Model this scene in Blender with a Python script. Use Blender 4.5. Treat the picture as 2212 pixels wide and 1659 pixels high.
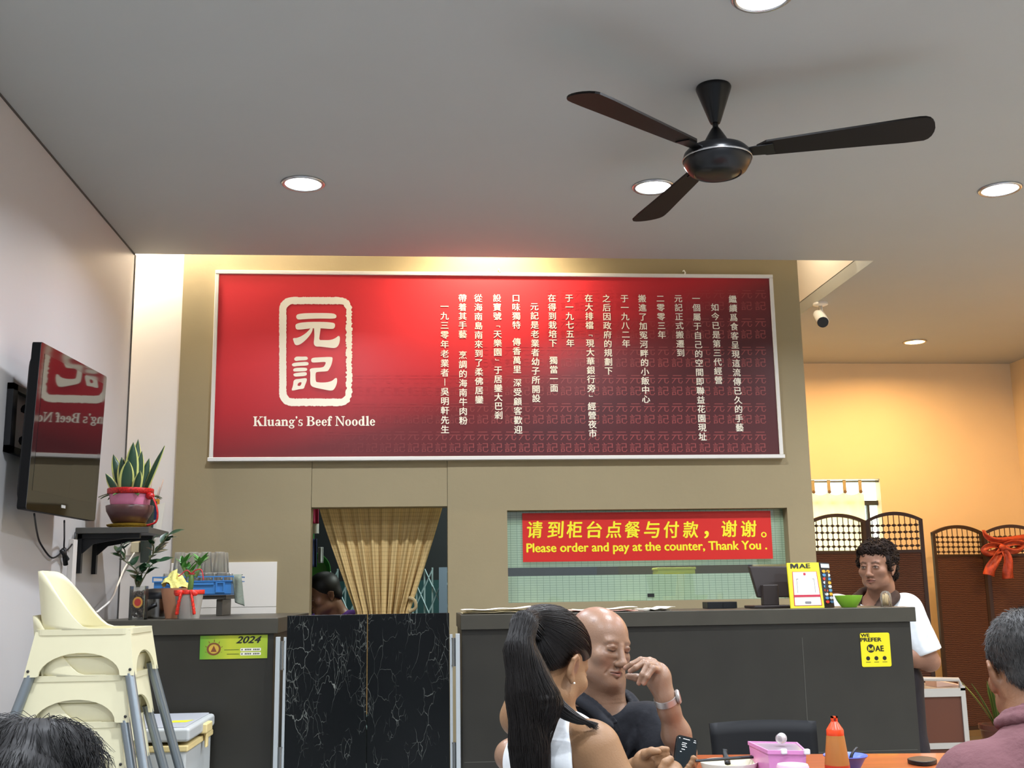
import bpy, bmesh, math, random
import numpy as np
from mathutils import Vector, Matrix, Euler
from mathutils.geometry import tessellate_polygon
for o_ in list(bpy.data.objects): bpy.data.objects.remove(o_)
SC = bpy.context.scene
COL = SC.collection
R = math.radians
rng = random.Random(7)
# ------------------------------------------------------------------ camera, world, big light, exposure
FPX, CX, CY, CAMZ = 2397.0, 1106.0, 829.5, 1.22
def cam_axes(yaw, pitch, roll):
    cy, sy, cp, sp, cr, sr = math.cos(yaw), math.sin(yaw), math.cos(pitch), math.sin(pitch), math.cos(roll), math.sin(roll)
    f = Vector((sy*cp, cy*cp, sp)); r = Vector((cy, -sy, 0)); u = r.cross(f)
    return cr*r + sr*u, -sr*r + cr*u, f
AX_R, AX_U, AX_F = cam_axes(R(4.841), R(10.628), R(-0.900))
cam_d = bpy.data.cameras.new('camera'); cam_d.sensor_width = 36; cam_d.lens = FPX/2212*36
cam_d.clip_start = .05
cam = bpy.data.objects.new('camera', cam_d); COL.objects.link(cam)
mw = Matrix((AX_R, AX_U, -AX_F)).transposed().to_4x4(); mw.translation = (0, 0, CAMZ)
cam.matrix_world = mw
SC.camera = cam
w_ = bpy.data.worlds.new('world'); SC.world = w_; w_.use_nodes = True
w_.node_tree.nodes['Background'].inputs[0].default_value = (.80, .88, 1, 1)
w_.node_tree.nodes['Background'].inputs[1].default_value = .42     # daylight from the open shop front behind the camera
SC.view_settings.view_transform = 'Standard'; SC.view_settings.look = 'None'
SC.view_settings.gamma = 1; SC.view_settings.use_curve_mapping = False
SC.view_settings.exposure = 0.5
SC.cycles.max_bounces = 10; SC.cycles.diffuse_bounces = 6; SC.cycles.transparent_max_bounces = 48
SC.cycles.caustics_reflective = False; SC.cycles.caustics_refractive = False
SC.cycles.sample_clamp_indirect = 6
# how bright each kind of lamp is (W) - the lamps themselves are built further down
P_DOWN, P_WARM, P_SIGN, P_KITCHEN = 22.5, 25.0, 10.0, 60.0

def ray(x, y):
    return AX_R*((x-CX)/FPX) - AX_U*((y-CY)/FPX) + AX_F
def Yp(x, y, Y):
    d = ray(x, y); return Vector((0, 0, CAMZ)) + d*(Y/d.y)
def Zp(x, y, Z):
    d = ray(x, y); return Vector((0, 0, CAMZ)) + d*((Z-CAMZ)/d.z)
def Xp(x, y, X):
    d = ray(x, y); return Vector((0, 0, CAMZ)) + d*(X/d.x)

# ------------------------------------------------------------------ materials
def s2l(c): return c/12.92 if c <= .04045 else ((c+.055)/1.055)**2.4
def rgb(h):
    if isinstance(h, str):
        h = h.lstrip('#'); return tuple(s2l(int(h[i:i+2], 16)/255) for i in (0, 2, 4))+(1,)
    return tuple(h)+(1,) if len(h) == 3 else tuple(h)
MATS = {}
def mat(name, col, rough=.5, metal=0, var=.0, vscale=8, bump=0, bscale=60, emit=None, estr=0, alpha=1, trans=0, spec=.5, coat=0, stretch=None, ior=1.45):
    m = bpy.data.materials.new(name); m.use_nodes = True; MATS[name] = m
    nt = m.node_tree; b = nt.nodes['Principled BSDF']
    b.inputs['Base Color'].default_value = rgb(col); b.inputs['Roughness'].default_value = rough
    b.inputs['Metallic'].default_value = metal; b.inputs['Specular IOR Level'].default_value = spec
    b.inputs['Coat Weight'].default_value = coat; b.inputs['IOR'].default_value = ior
    b.inputs['Alpha'].default_value = alpha; b.inputs['Transmission Weight'].default_value = trans
    if emit is not None:
        b.inputs['Emission Color'].default_value = rgb(emit); b.inputs['Emission Strength'].default_value = estr
    if var or bump:
        tc = nt.nodes.new('ShaderNodeTexCoord'); mp = nt.nodes.new('ShaderNodeMapping')
        nt.links.new(tc.outputs['Object'], mp.inputs[0])
        if stretch: mp.inputs['Scale'].default_value = stretch
    if var:
        n = nt.nodes.new('ShaderNodeTexNoise'); n.inputs['Scale'].default_value = vscale; n.inputs['Detail'].default_value = 6
        nt.links.new(mp.outputs[0], n.inputs['Vector'])
        c = rgb(col); r = nt.nodes.new('ShaderNodeValToRGB')
        r.color_ramp.elements[0].position = .3; r.color_ramp.elements[1].position = .7
        r.color_ramp.elements[0].color = tuple(x*(1-var) for x in c[:3])+(1,)
        r.color_ramp.elements[1].color = tuple(min(1, x*(1+var)) for x in c[:3])+(1,)
        nt.links.new(n.outputs[0], r.inputs[0]); nt.links.new(r.outputs[0], b.inputs['Base Color'])
    if bump:
        n2 = nt.nodes.new('ShaderNodeTexNoise'); n2.inputs['Scale'].default_value = bscale; n2.inputs['Detail'].default_value = 4
        nt.links.new(mp.outputs[0], n2.inputs['Vector'])
        bp = nt.nodes.new('ShaderNodeBump'); bp.inputs['Strength'].default_value = bump; bp.inputs['Distance'].default_value = .01
        nt.links.new(n2.outputs[0], bp.inputs['Height']); nt.links.new(bp.outputs[0], b.inputs['Normal'])
    return m
def N(m, t, **kw):
    n = m.node_tree.nodes.new(t)
    for k, v in kw.items():
        if k.startswith('_'): setattr(n, k[1:], v)
        else: n.inputs[k.replace('0', ' ')].default_value = v
    return n
def L(m, a, b): m.node_tree.links.new(a, b)
def bsdf(m): return m.node_tree.nodes['Principled BSDF']

# ------------------------------------------------------------------ mesh building
WL = {}        # world place of every parent
def tag(o, label=None, cat=None, group=None, kind=None):
    if label: o['label'] = label
    if cat: o['category'] = cat
    if group: o['group'] = group
    if kind: o['kind'] = kind
    return o
def thing(name, label, cat, loc=(0, 0, 0), group=None):
    o = bpy.data.objects.new(name, None); COL.objects.link(o); o.location = loc; o.empty_display_size = .1
    WL[o] = Vector(loc); return tag(o, label, cat, group)
def mesh_obj(name, me, m, parent=None, smooth=False, label=None, origin=None):
    o = bpy.data.objects.new(name, me); COL.objects.link(o)
    if m is not None and not me.materials: me.materials.append(m)
    if smooth:
        for p in me.polygons: p.use_smooth = True
    if parent is not None:
        me.transform(Matrix.Translation(-WL[parent])); o.parent = parent; WL[o] = WL[parent]
    else:
        if origin is None:
            vs = [v.co for v in me.vertices]
            lo = [min(v[i] for v in vs) for i in range(3)]; hi = [max(v[i] for v in vs) for i in range(3)]
            origin = Vector(((lo[0]+hi[0])/2, (lo[1]+hi[1])/2, lo[2]))
        me.transform(Matrix.Translation(-Vector(origin))); o.location = origin; WL[o] = Vector(origin)
    if label: o['label'] = label
    return o
class MB:
    def __init__(s): s.bm = bmesh.new()
    def face(s, pts):
        vs = [s.bm.verts.new(p) for p in pts]
        return s.bm.faces.new(vs)
    def box(s, a, b):
        x0, y0, z0 = a; x1, y1, z1 = b
        return s.hexa([(x0,y0,z0),(x1,y0,z0),(x1,y1,z0),(x0,y1,z0),(x0,y0,z1),(x1,y0,z1),(x1,y1,z1),(x0,y1,z1)])
    def hexa(s, p):
        v = [s.bm.verts.new(q) for q in p]
        for f in ((3,2,1,0),(4,5,6,7),(0,1,5,4),(1,2,6,5),(2,3,7,6),(3,0,4,7)): s.bm.faces.new([v[i] for i in f])
        return s
    def obox(s, c, size, rot=None):
        M = (rot or Matrix.Identity(3)); c = Vector(c); h = [k/2 for k in size]
        return s.hexa([c + M @ Vector(q) for q in ((-h[0],-h[1],-h[2]),(h[0],-h[1],-h[2]),(h[0],h[1],-h[2]),(-h[0],h[1],-h[2]),(-h[0],-h[1],h[2]),(h[0],-h[1],h[2]),(h[0],h[1],h[2]),(-h[0],h[1],h[2]))])
    def tube(s, pts, r, seg=8, cap=True, flat=1.0):
        pts = [Vector(p) for p in pts]; n = len(pts)
        rs = r if isinstance(r, (list, tuple)) else [r]*n
        rings = []; prev = None
        for i, p in enumerate(pts):
            t = (pts[min(i+1, n-1)] - pts[max(i-1, 0)])
            if t.length < 1e-9: t = Vector((0, 0, 1))
            t.normalize()
            if prev is None:
                a = Vector((0, 0, 1)) if abs(t.z) < .9 else Vector((1, 0, 0))
                u = (a - t*a.dot(t)).normalized()
            else:
                u = (prev - t*prev.dot(t))
                u = u.normalized() if u.length > 1e-6 else prev
            prev = u; w = t.cross(u)
            rings.append([s.bm.verts.new(p + (u*math.cos(2*math.pi*k/seg)*flat + w*math.sin(2*math.pi*k/seg))*rs[i]) for k in range(seg)])
        for a, b in zip(rings, rings[1:]):
            for k in range(seg): s.bm.faces.new((a[k], a[(k+1) % seg], b[(k+1) % seg], b[k]))
        if cap:
            s.bm.faces.new(list(reversed(rings[0]))); s.bm.faces.new(rings[-1])
        return s
    def lathe(s, prof, c=(0, 0, 0), seg=32, rot=None, close=False):
        c = Vector(c); M = rot or Matrix.Identity(3); rings = []
        for r, z in prof:
            if r < 1e-6: rings.append([s.bm.verts.new(c + M @ Vector((0, 0, z)))])
            else: rings.append([s.bm.verts.new(c + M @ Vector((r*math.cos(2*math.pi*k/seg), r*math.sin(2*math.pi*k/seg), z))) for k in range(seg)])
        prs = list(zip(rings, rings[1:])) + ([(rings[-1], rings[0])] if close else [])
        for a, b in prs:
            for k in range(seg):
                q = [a[k % len(a)], a[(k+1) % len(a)], b[(k+1) % len(b)], b[k % len(b)]]
                u = []
                for v in q:
                    if v not in u: u.append(v)
                if len(u) > 2: s.bm.faces.new(u)
        return s
    def ell(s, c, r, rot=None, seg=20, rings=12):
        n0 = len(s.bm.verts)
        M = (rot or Matrix.Identity(3)).to_4x4()
        T = Matrix.Translation(Vector(c)) @ M @ Matrix.Diagonal(tuple(r)+(1,))
        bmesh.ops.create_uvsphere(s.bm, u_segments=seg, v_segments=rings, radius=1, matrix=T)
        return s
    def prism(s, loops, fr, d0, d1):
        """loops: [outer, hole, ...] of (u, v); fr(u, v, d) -> point"""
        tris = tessellate_polygon([[Vector((u, v, 0)) for u, v in lp] for lp in loops])
        flat = [q for lp in loops for q in lp]
        A = [s.bm.verts.new(fr(u, v, d1)) for u, v in flat]
        for t in tris:
            try: s.bm.faces.new([A[i] for i in t])
            except ValueError: pass
        if abs(d1-d0) > 1e-9:
            B = [s.bm.verts.new(fr(u, v, d0)) for u, v in flat]
            for t in tris:
                try: s.bm.faces.new([B[i] for i in reversed(t)])
                except ValueError: pass
            k = 0
            for lp in loops:
                n = len(lp)
                for i in range(n):
                    j = (i+1) % n
                    try: s.bm.faces.new((A[k+i], A[k+j], B[k+j], B[k+i]))
                    except ValueError: pass
                k += n
        return s
    def grid(s, f, nu, nv):
        V = [[s.bm.verts.new(f(i/nu, j/nv)) for j in range(nv+1)] for i in range(nu+1)]
        for i in range(nu):
            for j in range(nv): s.bm.faces.new((V[i][j], V[i+1][j], V[i+1][j+1], V[i][j+1]))
        return s
    def build(s, name, m, parent=None, smooth=False, bevel=0, label=None, origin=None, bseg=2, solid=0, recalc=True, sub=0, auto=False):
        if recalc: bmesh.ops.recalc_face_normals(s.bm, faces=s.bm.faces)
        me = bpy.data.meshes.new(name); s.bm.to_mesh(me); s.bm.free()
        o = mesh_obj(name, me, m, parent, smooth, label, origin)
        if solid:
            q = o.modifiers.new('thick', 'SOLIDIFY'); q.thickness = solid; q.offset = 0
        if sub:
            q = o.modifiers.new('sub', 'SUBSURF'); q.levels = sub; q.render_levels = sub
        if bevel:
            q = o.modifiers.new('bevel', 'BEVEL'); q.width = bevel; q.segments = bseg; q.limit_method = 'ANGLE'; q.angle_limit = R(40)
            for p in me.polygons: p.use_smooth = True
            q.harden_normals = True
        if auto:
            for p in me.polygons: p.use_smooth = True
            q = o.modifiers.new('split', 'EDGE_SPLIT'); q.split_angle = R(35)
        return o
def copy_tree(o, parent=None):
    c = o.copy(); COL.objects.link(c)
    if parent is not None: c.parent = parent
    for ch in list(o.children): copy_tree(ch, c)
    return c
def chaikin(p, n=2, closed=True):
    for _ in range(n):
        q = []
        m = len(p)
        for i in range(m if closed else m-1):
            a, b = p[i], p[(i+1) % m]
            q.append(tuple(a[k]*.75+b[k]*.25 for k in range(len(a)))); q.append(tuple(a[k]*.25+b[k]*.75 for k in range(len(a))))
        if not closed: q = [p[0]]+q+[p[-1]]
        p = q
    return p
def spline(P, n=8):
    P = [Vector(p) for p in P]; out = []
    for i in range(len(P)-1):
        a, b, c, d = P[max(i-1, 0)], P[i], P[i+1], P[min(i+2, len(P)-1)]
        for k in range(n):
            t = k/n
            out.append(.5*((2*b)+(c-a)*t+(2*a-5*b+4*c-d)*t*t+(-a+3*b-3*c+d)*t**3))
    out.append(P[-1]); return out
def rrect(x0, y0, x1, y1, r, n=6):
    p = []
    for cx, cy, a in ((x1-r, y1-r, 0), (x0+r, y1-r, 90), (x0+r, y0+r, 180), (x1-r, y0+r, 270)):
        for k in range(n+1): p.append((cx+r*math.cos(R(a+90*k/n)), cy+r*math.sin(R(a+90*k/n))))
    return p
# text: outlines of the built-in font as flat verts / faces, em = 1
_tc = bpy.data.curves.new('text', 'FONT'); _to = bpy.data.objects.new('text', _tc); COL.objects.link(_to)
_tcache = {}
def glyphs(body, off=0.0, shear=0.0, res=3):
    k = (body, off, shear, res)
    if k not in _tcache:
        _tc.body = body; _tc.offset = off; _tc.resolution_u = res; _tc.shear = shear
        dg = bpy.context.evaluated_depsgraph_get(); dg.update()
        me = bpy.data.meshes.new_from_object(_to.evaluated_get(dg))
        _tcache[k] = ([tuple(v.co)[:2] for v in me.vertices], [tuple(p.vertices) for p in me.polygons])
        bpy.data.meshes.remove(me)
    return _tcache[k]
def bold_glyphs(body, d=.02, shear=0.0, res=3):
    vs, fs = glyphs(body, 0, shear, res); V = []; Fs = []
    for dx, dy in ((-d, 0), (d, 0), (0, -d*.6), (0, d*.6)):
        n = len(V); lay = len(V)//len(vs); V += [(x+dx, y+dy, lay) for x, y in vs]; Fs += [tuple(i+n for i in f) for f in fs]
    return V, Fs
def put_text(mb, body, fr, off=0.0, shear=0.0, w=None, h=None, nrm=(0, -1, 0), res=3):
    """draws body; fr(u, v) -> point.  w, h: fit the ink box to that size, centred on (0, 0) (else em units)"""
    vs, fs = bold_glyphs(body, off, shear, res) if off else glyphs(body, 0, shear, res)
    xs = [v[0] for v in vs]; ys = [v[1] for v in vs]
    x0, x1, y0, y1 = min(xs), max(xs), min(ys), max(ys)
    sx = w/(x1-x0) if w else None; sy = h/(y1-y0) if h else None
    sx = sx or sy or 1; sy = sy or sx
    nrm = Vector(nrm)*.0003
    V = [mb.bm.verts.new(Vector(fr((v[0]-(x0+x1)/2)*sx, (v[1]-(y0+y1)/2)*sy)) + nrm*(v[2] if len(v) > 2 else 0)) for v in vs]
    for f in fs:
        try: mb.bm.faces.new([V[i] for i in f])
        except ValueError: pass
# ------------------------------------------------------------------ the setting
HC = 3.123                     # main ceiling
XL, XV, XR = -1.60, 2.69, 5.16   # left wall, right side of the ceiling gap, right wall
YE, YW, YF = 6.15, 6.40, 9.15    # ceiling edge, olive wall, far wall
HT = 4.1
M_ceil = mat('ceiling_paint', '#a7aaa8', .75, var=.015, vscale=2, bump=.04, bscale=25)
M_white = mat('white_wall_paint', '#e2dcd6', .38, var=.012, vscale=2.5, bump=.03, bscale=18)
M_tan = mat('olive_wall_paint', '#958767', .6, var=.03, vscale=3, bump=.05, bscale=40)
M_cream = mat('cream_wall_paint', '#dfcfb2', .7, var=.02, vscale=3, bump=.04, bscale=20)
M_floor = mat('floor_tile', '#a3a5a6', .35, var=.08, vscale=4)
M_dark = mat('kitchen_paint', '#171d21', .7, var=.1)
M_caulk = mat('dark_caulk', '#4a4744', .8)
M_wood_trim = mat('skirting', '#6b6155', .5)
def struct(o, label=None): o['kind'] = 'structure'; return o
m = MB(); m.box((XL-.2, -3, -.1), (XR+.1, YF+.1, 0)); struct(m.build('floor', M_floor))
lshape = [(XL, -3), (XR, -3), (XR, YF), (XV, YF), (XV, YE), (XL, YE)]
m = MB(); m.prism([lshape], lambda u, v, d: (u, v, d), HC, HC+.09); struct(m.build('ceiling', M_ceil))
m = MB(); m.box((XL-.2, YE-.6, HT), (XV+.1, YF, HT+.05)); struct(m.build('ceiling_upper', M_ceil))
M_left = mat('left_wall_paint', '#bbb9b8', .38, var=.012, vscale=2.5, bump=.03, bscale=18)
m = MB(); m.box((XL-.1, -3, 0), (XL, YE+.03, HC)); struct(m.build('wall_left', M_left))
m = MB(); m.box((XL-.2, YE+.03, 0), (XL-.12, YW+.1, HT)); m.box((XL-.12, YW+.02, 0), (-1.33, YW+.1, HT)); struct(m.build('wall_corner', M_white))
m = MB(); m.box((XV, YE-.5, HC+.085), (XV+.06, YF, HT)); struct(m.build('wall_upper_right', M_white))
m = MB(); m.box((XL-.2, YE-.65, HC+.085), (XV, YE-.6, HT)); struct(m.build('wall_upper_front', M_white))
m = MB(); m.box((XR, -3, 0), (XR+.1, YF+.1, HC)); struct(m.build('wall_right', M_cream))
# thin dark joint where the left wall meets ceiling and corner
m = MB(); m.box((XL, -1.5, HC-.007), (XL+.006, YE, HC)); m.box((XL-.004, YE+.012, .1), (XL+.004, YE+.03, HC)); struct(m.build('trim_1', M_caulk))
# olive front wall of the kitchen: doorway notch and serving window
TX0, TX1 = -1.378, 2.312
DX0, DX1, DZ = -.615, .160, 1.712
WX0, WX1, WZ0, WZ1 = .502, 2.155, 1.160, 1.684
out = [(TX0, 0), (DX0, 0), (DX0, 1.99), (DX1, 1.99), (DX1, 0), (TX1, 0), (TX1, HT), (TX0, HT)]
hole = [(WX0, WZ0), (WX1, WZ0), (WX1, WZ1), (WX0, WZ1)]
m = MB(); m.prism([out, hole], lambda u, v, d: (u, d, v), YW+.13, YW); struct(m.build('wall_back', M_tan))
m = MB(); m.box((DX0+.002, YW+.003, DZ), (DX1-.002, YW+.13, 1.99)); struct(m.build('trim_2', M_tan))
m = MB(); m.box((TX1-.12, YW+.13, 0), (TX1, YF, HT)); struct(m.build('wall_kitchen_side', M_tan))
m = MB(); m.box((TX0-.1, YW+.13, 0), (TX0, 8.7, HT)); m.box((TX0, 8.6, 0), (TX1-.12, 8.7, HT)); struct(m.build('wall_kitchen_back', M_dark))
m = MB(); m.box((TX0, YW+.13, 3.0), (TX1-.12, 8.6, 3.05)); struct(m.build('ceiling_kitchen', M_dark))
# far wall with its window
FW = [Yp(1757, 1034, YF), Yp(1900, 1034, YF)]
fx0, fx1, fz1 = FW[0].x-.55, FW[1].x, FW[1].z
fz0 = fz1-1.25
m = MB(); m.prism([[(TX1-.02, 0), (XR, 0), (XR, HT), (TX1-.02, HT)], [(fx0, fz0), (fx1, fz0), (fx1, fz1), (fx0, fz1)]], lambda u, v, d: (u, d, v), YF+.14, YF)
struct(m.build('wall_far', M_cream))
M_sky = mat('daylight_pane', '#dfe8dc', .4, emit='#dcf0e2', estr=2.6)
M_alu = mat('aluminium', '#9aa0a2', .35, metal=.8)
M_darkalu = mat('dark_window_frame', '#3a4043', .45, metal=.4)
m = MB(); m.box((fx0, YF+.10, fz0), (fx1, YF+.105, fz1)); wn = struct(m.build('window_1', M_sky))
m = MB()
for x in (fx0, fx1-.10): m.box((x, YF+.07, fz0), (x+.022, YF+.1, fz1-.2))
m.box((fx0, YF+.065, fz1-.22), (fx1, YF+.1, fz1-.18)); struct(m.build('window_frame', M_darkalu, wn))
# cream tab-top curtain hanging on a rod in that window
cr = thing('window_curtain', 'cream tab-top curtain hanging in the bright far window', 'curtain', ((fx0+fx1)/2, YF+.03, fz1-.05))
M_curt = mat('cream_curtain', '#e6dfc2', .9, trans=0, var=.04, vscale=30)
nt = M_curt.node_tree; tr = N(M_curt, 'ShaderNodeBsdfTranslucent'); tr.inputs[0].default_value = rgb('#efe9cf')
mx = N(M_curt, 'ShaderNodeMixShader'); mx.inputs[0].default_value = .35
L(M_curt, bsdf(M_curt).outputs[0], mx.inputs[1]); L(M_curt, tr.outputs[0], mx.inputs[2]); L(M_curt, mx.outputs[0], nt.nodes['Material Output'].inputs[0])
cw = fx1-.13-fx0
def fcur(u, v):
    x = fx0+u*cw; ph = u*cw/.137
    top = fz1-.105-.028*abs(math.sin(math.pi*ph))
    z = top+(fz0+.1-top)*v
    return (x, YF+.03+.014*math.sin(2*math.pi*ph)*(1-.3*v), z)
m = MB(); m.grid(fcur, 60, 14); m.build('curtain_panel', M_curt, cr, smooth=True, recalc=False)
m = MB(); m.tube([(fx0-.02, YF+.03, fz1-.02), (fx1+.0, YF+.03, fz1-.02)], .009); m.build('curtain_rod', M_alu, cr, smooth=True)
M_tab = mat('curtain_tab', '#a59d80', .9)
M_btn = mat('curtain_button', '#6e5b45', .5)
k = 0
while k*.137 < cw+.01:
    x = fx0+k*.137
    m = MB(); m.box((x-.014, YF+.012, fz1-.115), (x+.014, YF+.018, fz1-.008)); m.build('tab', M_tab, cr)
    m = MB(); m.lathe([(0, -.006), (.014, -.004), (.014, .004), (0, .006)], (x, YF+.006, fz1-.108), 10, Matrix.Rotation(R(90), 3, 'X')); m.build('button', M_btn, cr)
    k += 1

# ------------------------------------------------------------------ lamps
M_lens = mat('lamp_lens', '#ffffff', .5, emit='#f4f8ff', estr=9)
M_lensw = mat('warm_lamp_lens', '#fff2d8', .5, emit='#ffd88a', estr=9)
M_chrome = mat('brushed_trim', '#b9babb', .25, metal=.9)
def downlight(x, y, label, warm=False, r=.083):
    t = thing('downlight', label, 'ceiling light', (x, y, HC), 'recessed downlights in the grey ceiling')
    m = MB(); m.lathe([(r, -.004), (r, 0), (r*1.22, 0), (r*1.24, -.003), (r*1.14, -.010), (r*1.03, -.008)], (x, y, HC), 40, close=True); m.build('trim_ring', M_chrome, t, smooth=True)
    m = MB(); m.lathe([(0, -.006), (r*1.0, -.005), (r*1.0, -.0005)], (x, y, HC), 40); m.build('lens', M_lensw if warm else M_lens, t)
    ld = bpy.data.lights.new('downlight_glow', 'AREA'); ld.shape = 'DISK'; ld.size = .15; ld.energy = P_WARM if warm else P_DOWN
    ld.color = (1, .54, .19) if warm else (.90, .96, 1.05); ld.spread = R(168 if warm else 150)
    lo = bpy.data.objects.new('downlight_glow', ld); COL.objects.link(lo); lo.parent = t; lo.location = (0, 0, -.02)
    lo.visible_camera = False
    return t
g = [Zp(655, 396, HC), Zp(1411, 403, HC), Zp(2160, 408, HC), Zp(1976, 738, HC)]
downlight(g[0].x, g[0].y, 'lit white downlight in the ceiling above the left half of the red banner')
downlight(g[1].x, g[1].y, 'lit white downlight beside the black ceiling fan')
downlight(g[2].x, g[2].y, 'lit white downlight at the right edge of the picture')
downlight(g[3].x, g[3].y, 'warm orange downlight over the folding screens', True, .075)
downlight(2.75, g[3].y, 'unseen warm downlight added over the passage to brighten the back room', True, .075)  # hidden behind the kitchen wall, added to brighten the back room
downlight(4.85, 6.6, 'unseen warm downlight added near the right wall to brighten the back room', True, .075)  # out of view, another lamp added to brighten the back room
for yy in (3.25, 1.5, -.25):
    for xx in (g[0].x, g[1].x, g[2].x, g[2].x+1.65):
        downlight(xx, yy, 'white downlight in the ceiling nearer the camera')
downlight(g[2].x+1.65, g[2].y, 'white downlight in the ceiling near the right wall')
# lamp tucked in the gap behind the ceiling edge, shining down on the banner
def spot(name, loc, target, energy, col, ang, blend, size):
    ld = bpy.data.lights.new(name, 'SPOT'); ld.energy = energy; ld.color = col; ld.spot_size = R(ang); ld.spot_blend = blend; ld.shadow_soft_size = size
    o = bpy.data.objects.new(name, ld); COL.objects.link(o); o.location = loc
    o.rotation_euler = (Vector(target)-Vector(loc)).to_track_quat('-Z', 'Y').to_euler(); return o
spot('banner_lamp', (.42, 6.07, 3.62), (.42, 6.36, 2.75), P_SIGN*13, (1, .83, .58), 120, 1, .05)
for xx, yy, zz, en in ((-1.52, 6.27, 3.75, 120), (2.42, 6.75, 3.85, 24)):  # unseen fill lights added to brighten the corner strip and the gap's right side
    ld = bpy.data.lights.new('gap_fill_light', 'POINT'); ld.energy = en; ld.color = (1, .86, .66); ld.shadow_soft_size = .1
    o = bpy.data.objects.new('gap_fill_light', ld); COL.objects.link(o); o.location = (xx, yy, zz)
for loc, e in (((1.3, 7.6, 2.8), P_KITCHEN), ((-.5, 8.0, 2.8), P_KITCHEN*.06)):
    ld = bpy.data.lights.new('kitchen_lamp', 'AREA'); ld.size = .5; ld.energy = e; ld.color = (.9, 1, .93)
    o = bpy.data.objects.new('kitchen_lamp', ld); COL.objects.link(o); o.location = loc

# ------------------------------------------------------------------ the red banner
bx0, bx1, bz0, bz1 = -1.165, 2.118, 1.995, 3.072
BY = YW-.034
bn = thing('wall_banner', 'long red and maroon banner with Chinese writing in a white frame', 'banner', ((bx0+bx1)/2, YW, bz0))
def banner_mat(name, lift=0.0):
    m = mat(name, '#c02030', .42)
    geo = N(m, 'ShaderNodeNewGeometry'); sp = N(m, 'ShaderNodeSeparateXYZ'); L(m, geo.outputs['Position'], sp.inputs[0])
    def mth(op, a, b):
        n = N(m, 'ShaderNodeMath', _operation=op)
        for i, q in enumerate((a, b)):
            if q is None: continue
            if isinstance(q, (int, float)): n.inputs[i].default_value = q
            else: L(m, q, n.inputs[i])
        return n.outputs[0]
    X, Z = sp.outputs[0], sp.outputs[2]
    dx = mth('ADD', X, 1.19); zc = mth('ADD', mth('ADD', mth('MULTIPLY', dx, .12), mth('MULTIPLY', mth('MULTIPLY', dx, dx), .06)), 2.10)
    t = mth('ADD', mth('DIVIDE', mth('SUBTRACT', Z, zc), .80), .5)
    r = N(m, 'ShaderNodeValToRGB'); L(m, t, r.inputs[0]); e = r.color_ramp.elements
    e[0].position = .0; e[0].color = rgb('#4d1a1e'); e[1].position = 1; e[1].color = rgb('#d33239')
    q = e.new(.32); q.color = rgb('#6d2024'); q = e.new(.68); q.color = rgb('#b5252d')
    src = r.outputs[0]
    if lift:
        # faint repeat of the seal, printed stronger towards the right and the bottom
        k = mth('MULTIPLY', mth('SUBTRACT', .66, t), 1.9)
        kx = mth('MULTIPLY', mth('ADD', X, .62), .9)
        n = N(m, 'ShaderNodeMath', _operation='MULTIPLY', _use_clamp=True)
        c1 = N(m, 'ShaderNodeClamp'); L(m, k, c1.inputs[0]); c2 = N(m, 'ShaderNodeClamp'); L(m, kx, c2.inputs[0])
        L(m, c1.outputs[0], n.inputs[0]); L(m, c2.outputs[0], n.inputs[1])
        n2 = mth('MULTIPLY', n.outputs[0], lift)
        mix = N(m, 'ShaderNodeMixRGB'); L(m, n2, mix.inputs[0]); L(m, src, mix.inputs[1]); mix.inputs[2].default_value = rgb('#ad5452')
        src = mix.outputs[0]
    L(m, src, bsdf(m).inputs['Base Color'])
    return m
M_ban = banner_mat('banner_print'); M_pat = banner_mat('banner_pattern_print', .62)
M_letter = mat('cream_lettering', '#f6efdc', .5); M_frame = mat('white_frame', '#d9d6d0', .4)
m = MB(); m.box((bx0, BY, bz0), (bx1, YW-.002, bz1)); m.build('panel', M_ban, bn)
f = .022
for a, b in (((bx0-f, BY-.012, bz1), (bx1+f, YW-.001, bz1+f)), ((bx0-f-.008, BY-.012, bz0-f), (bx1+f+.008, YW-.001, bz0))):
    m = MB(); m.box(a, b); m.build('frame_rail', M_frame, bn, bevel=.003)
for a, b in (((bx0-f, BY-.010, bz0), (bx0, YW-.001, bz1)), ((bx1, BY-.010, bz0), (bx1+f, YW-.001, bz1))):
    m = MB(); m.box(a, b); m.build('frame_stile', M_frame, bn, bevel=.003)
for px in (1078, 1478):
    p = Yp(px, 590, BY)
    m = MB(); m.tube([(p.x, BY-.005, bz1+.01), (p.x+.004, BY-.014, bz1+.03), (p.x-.003, BY-.01, bz1+.043), (p.x, YW-.004, bz1+.05)], .004, 6); m.build('hanging_hook', M_frame, bn, smooth=True)
TP = .0015
def onban(px, py): 
    p = Yp(px, py, BY-TP); return p.x, p.z
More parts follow.
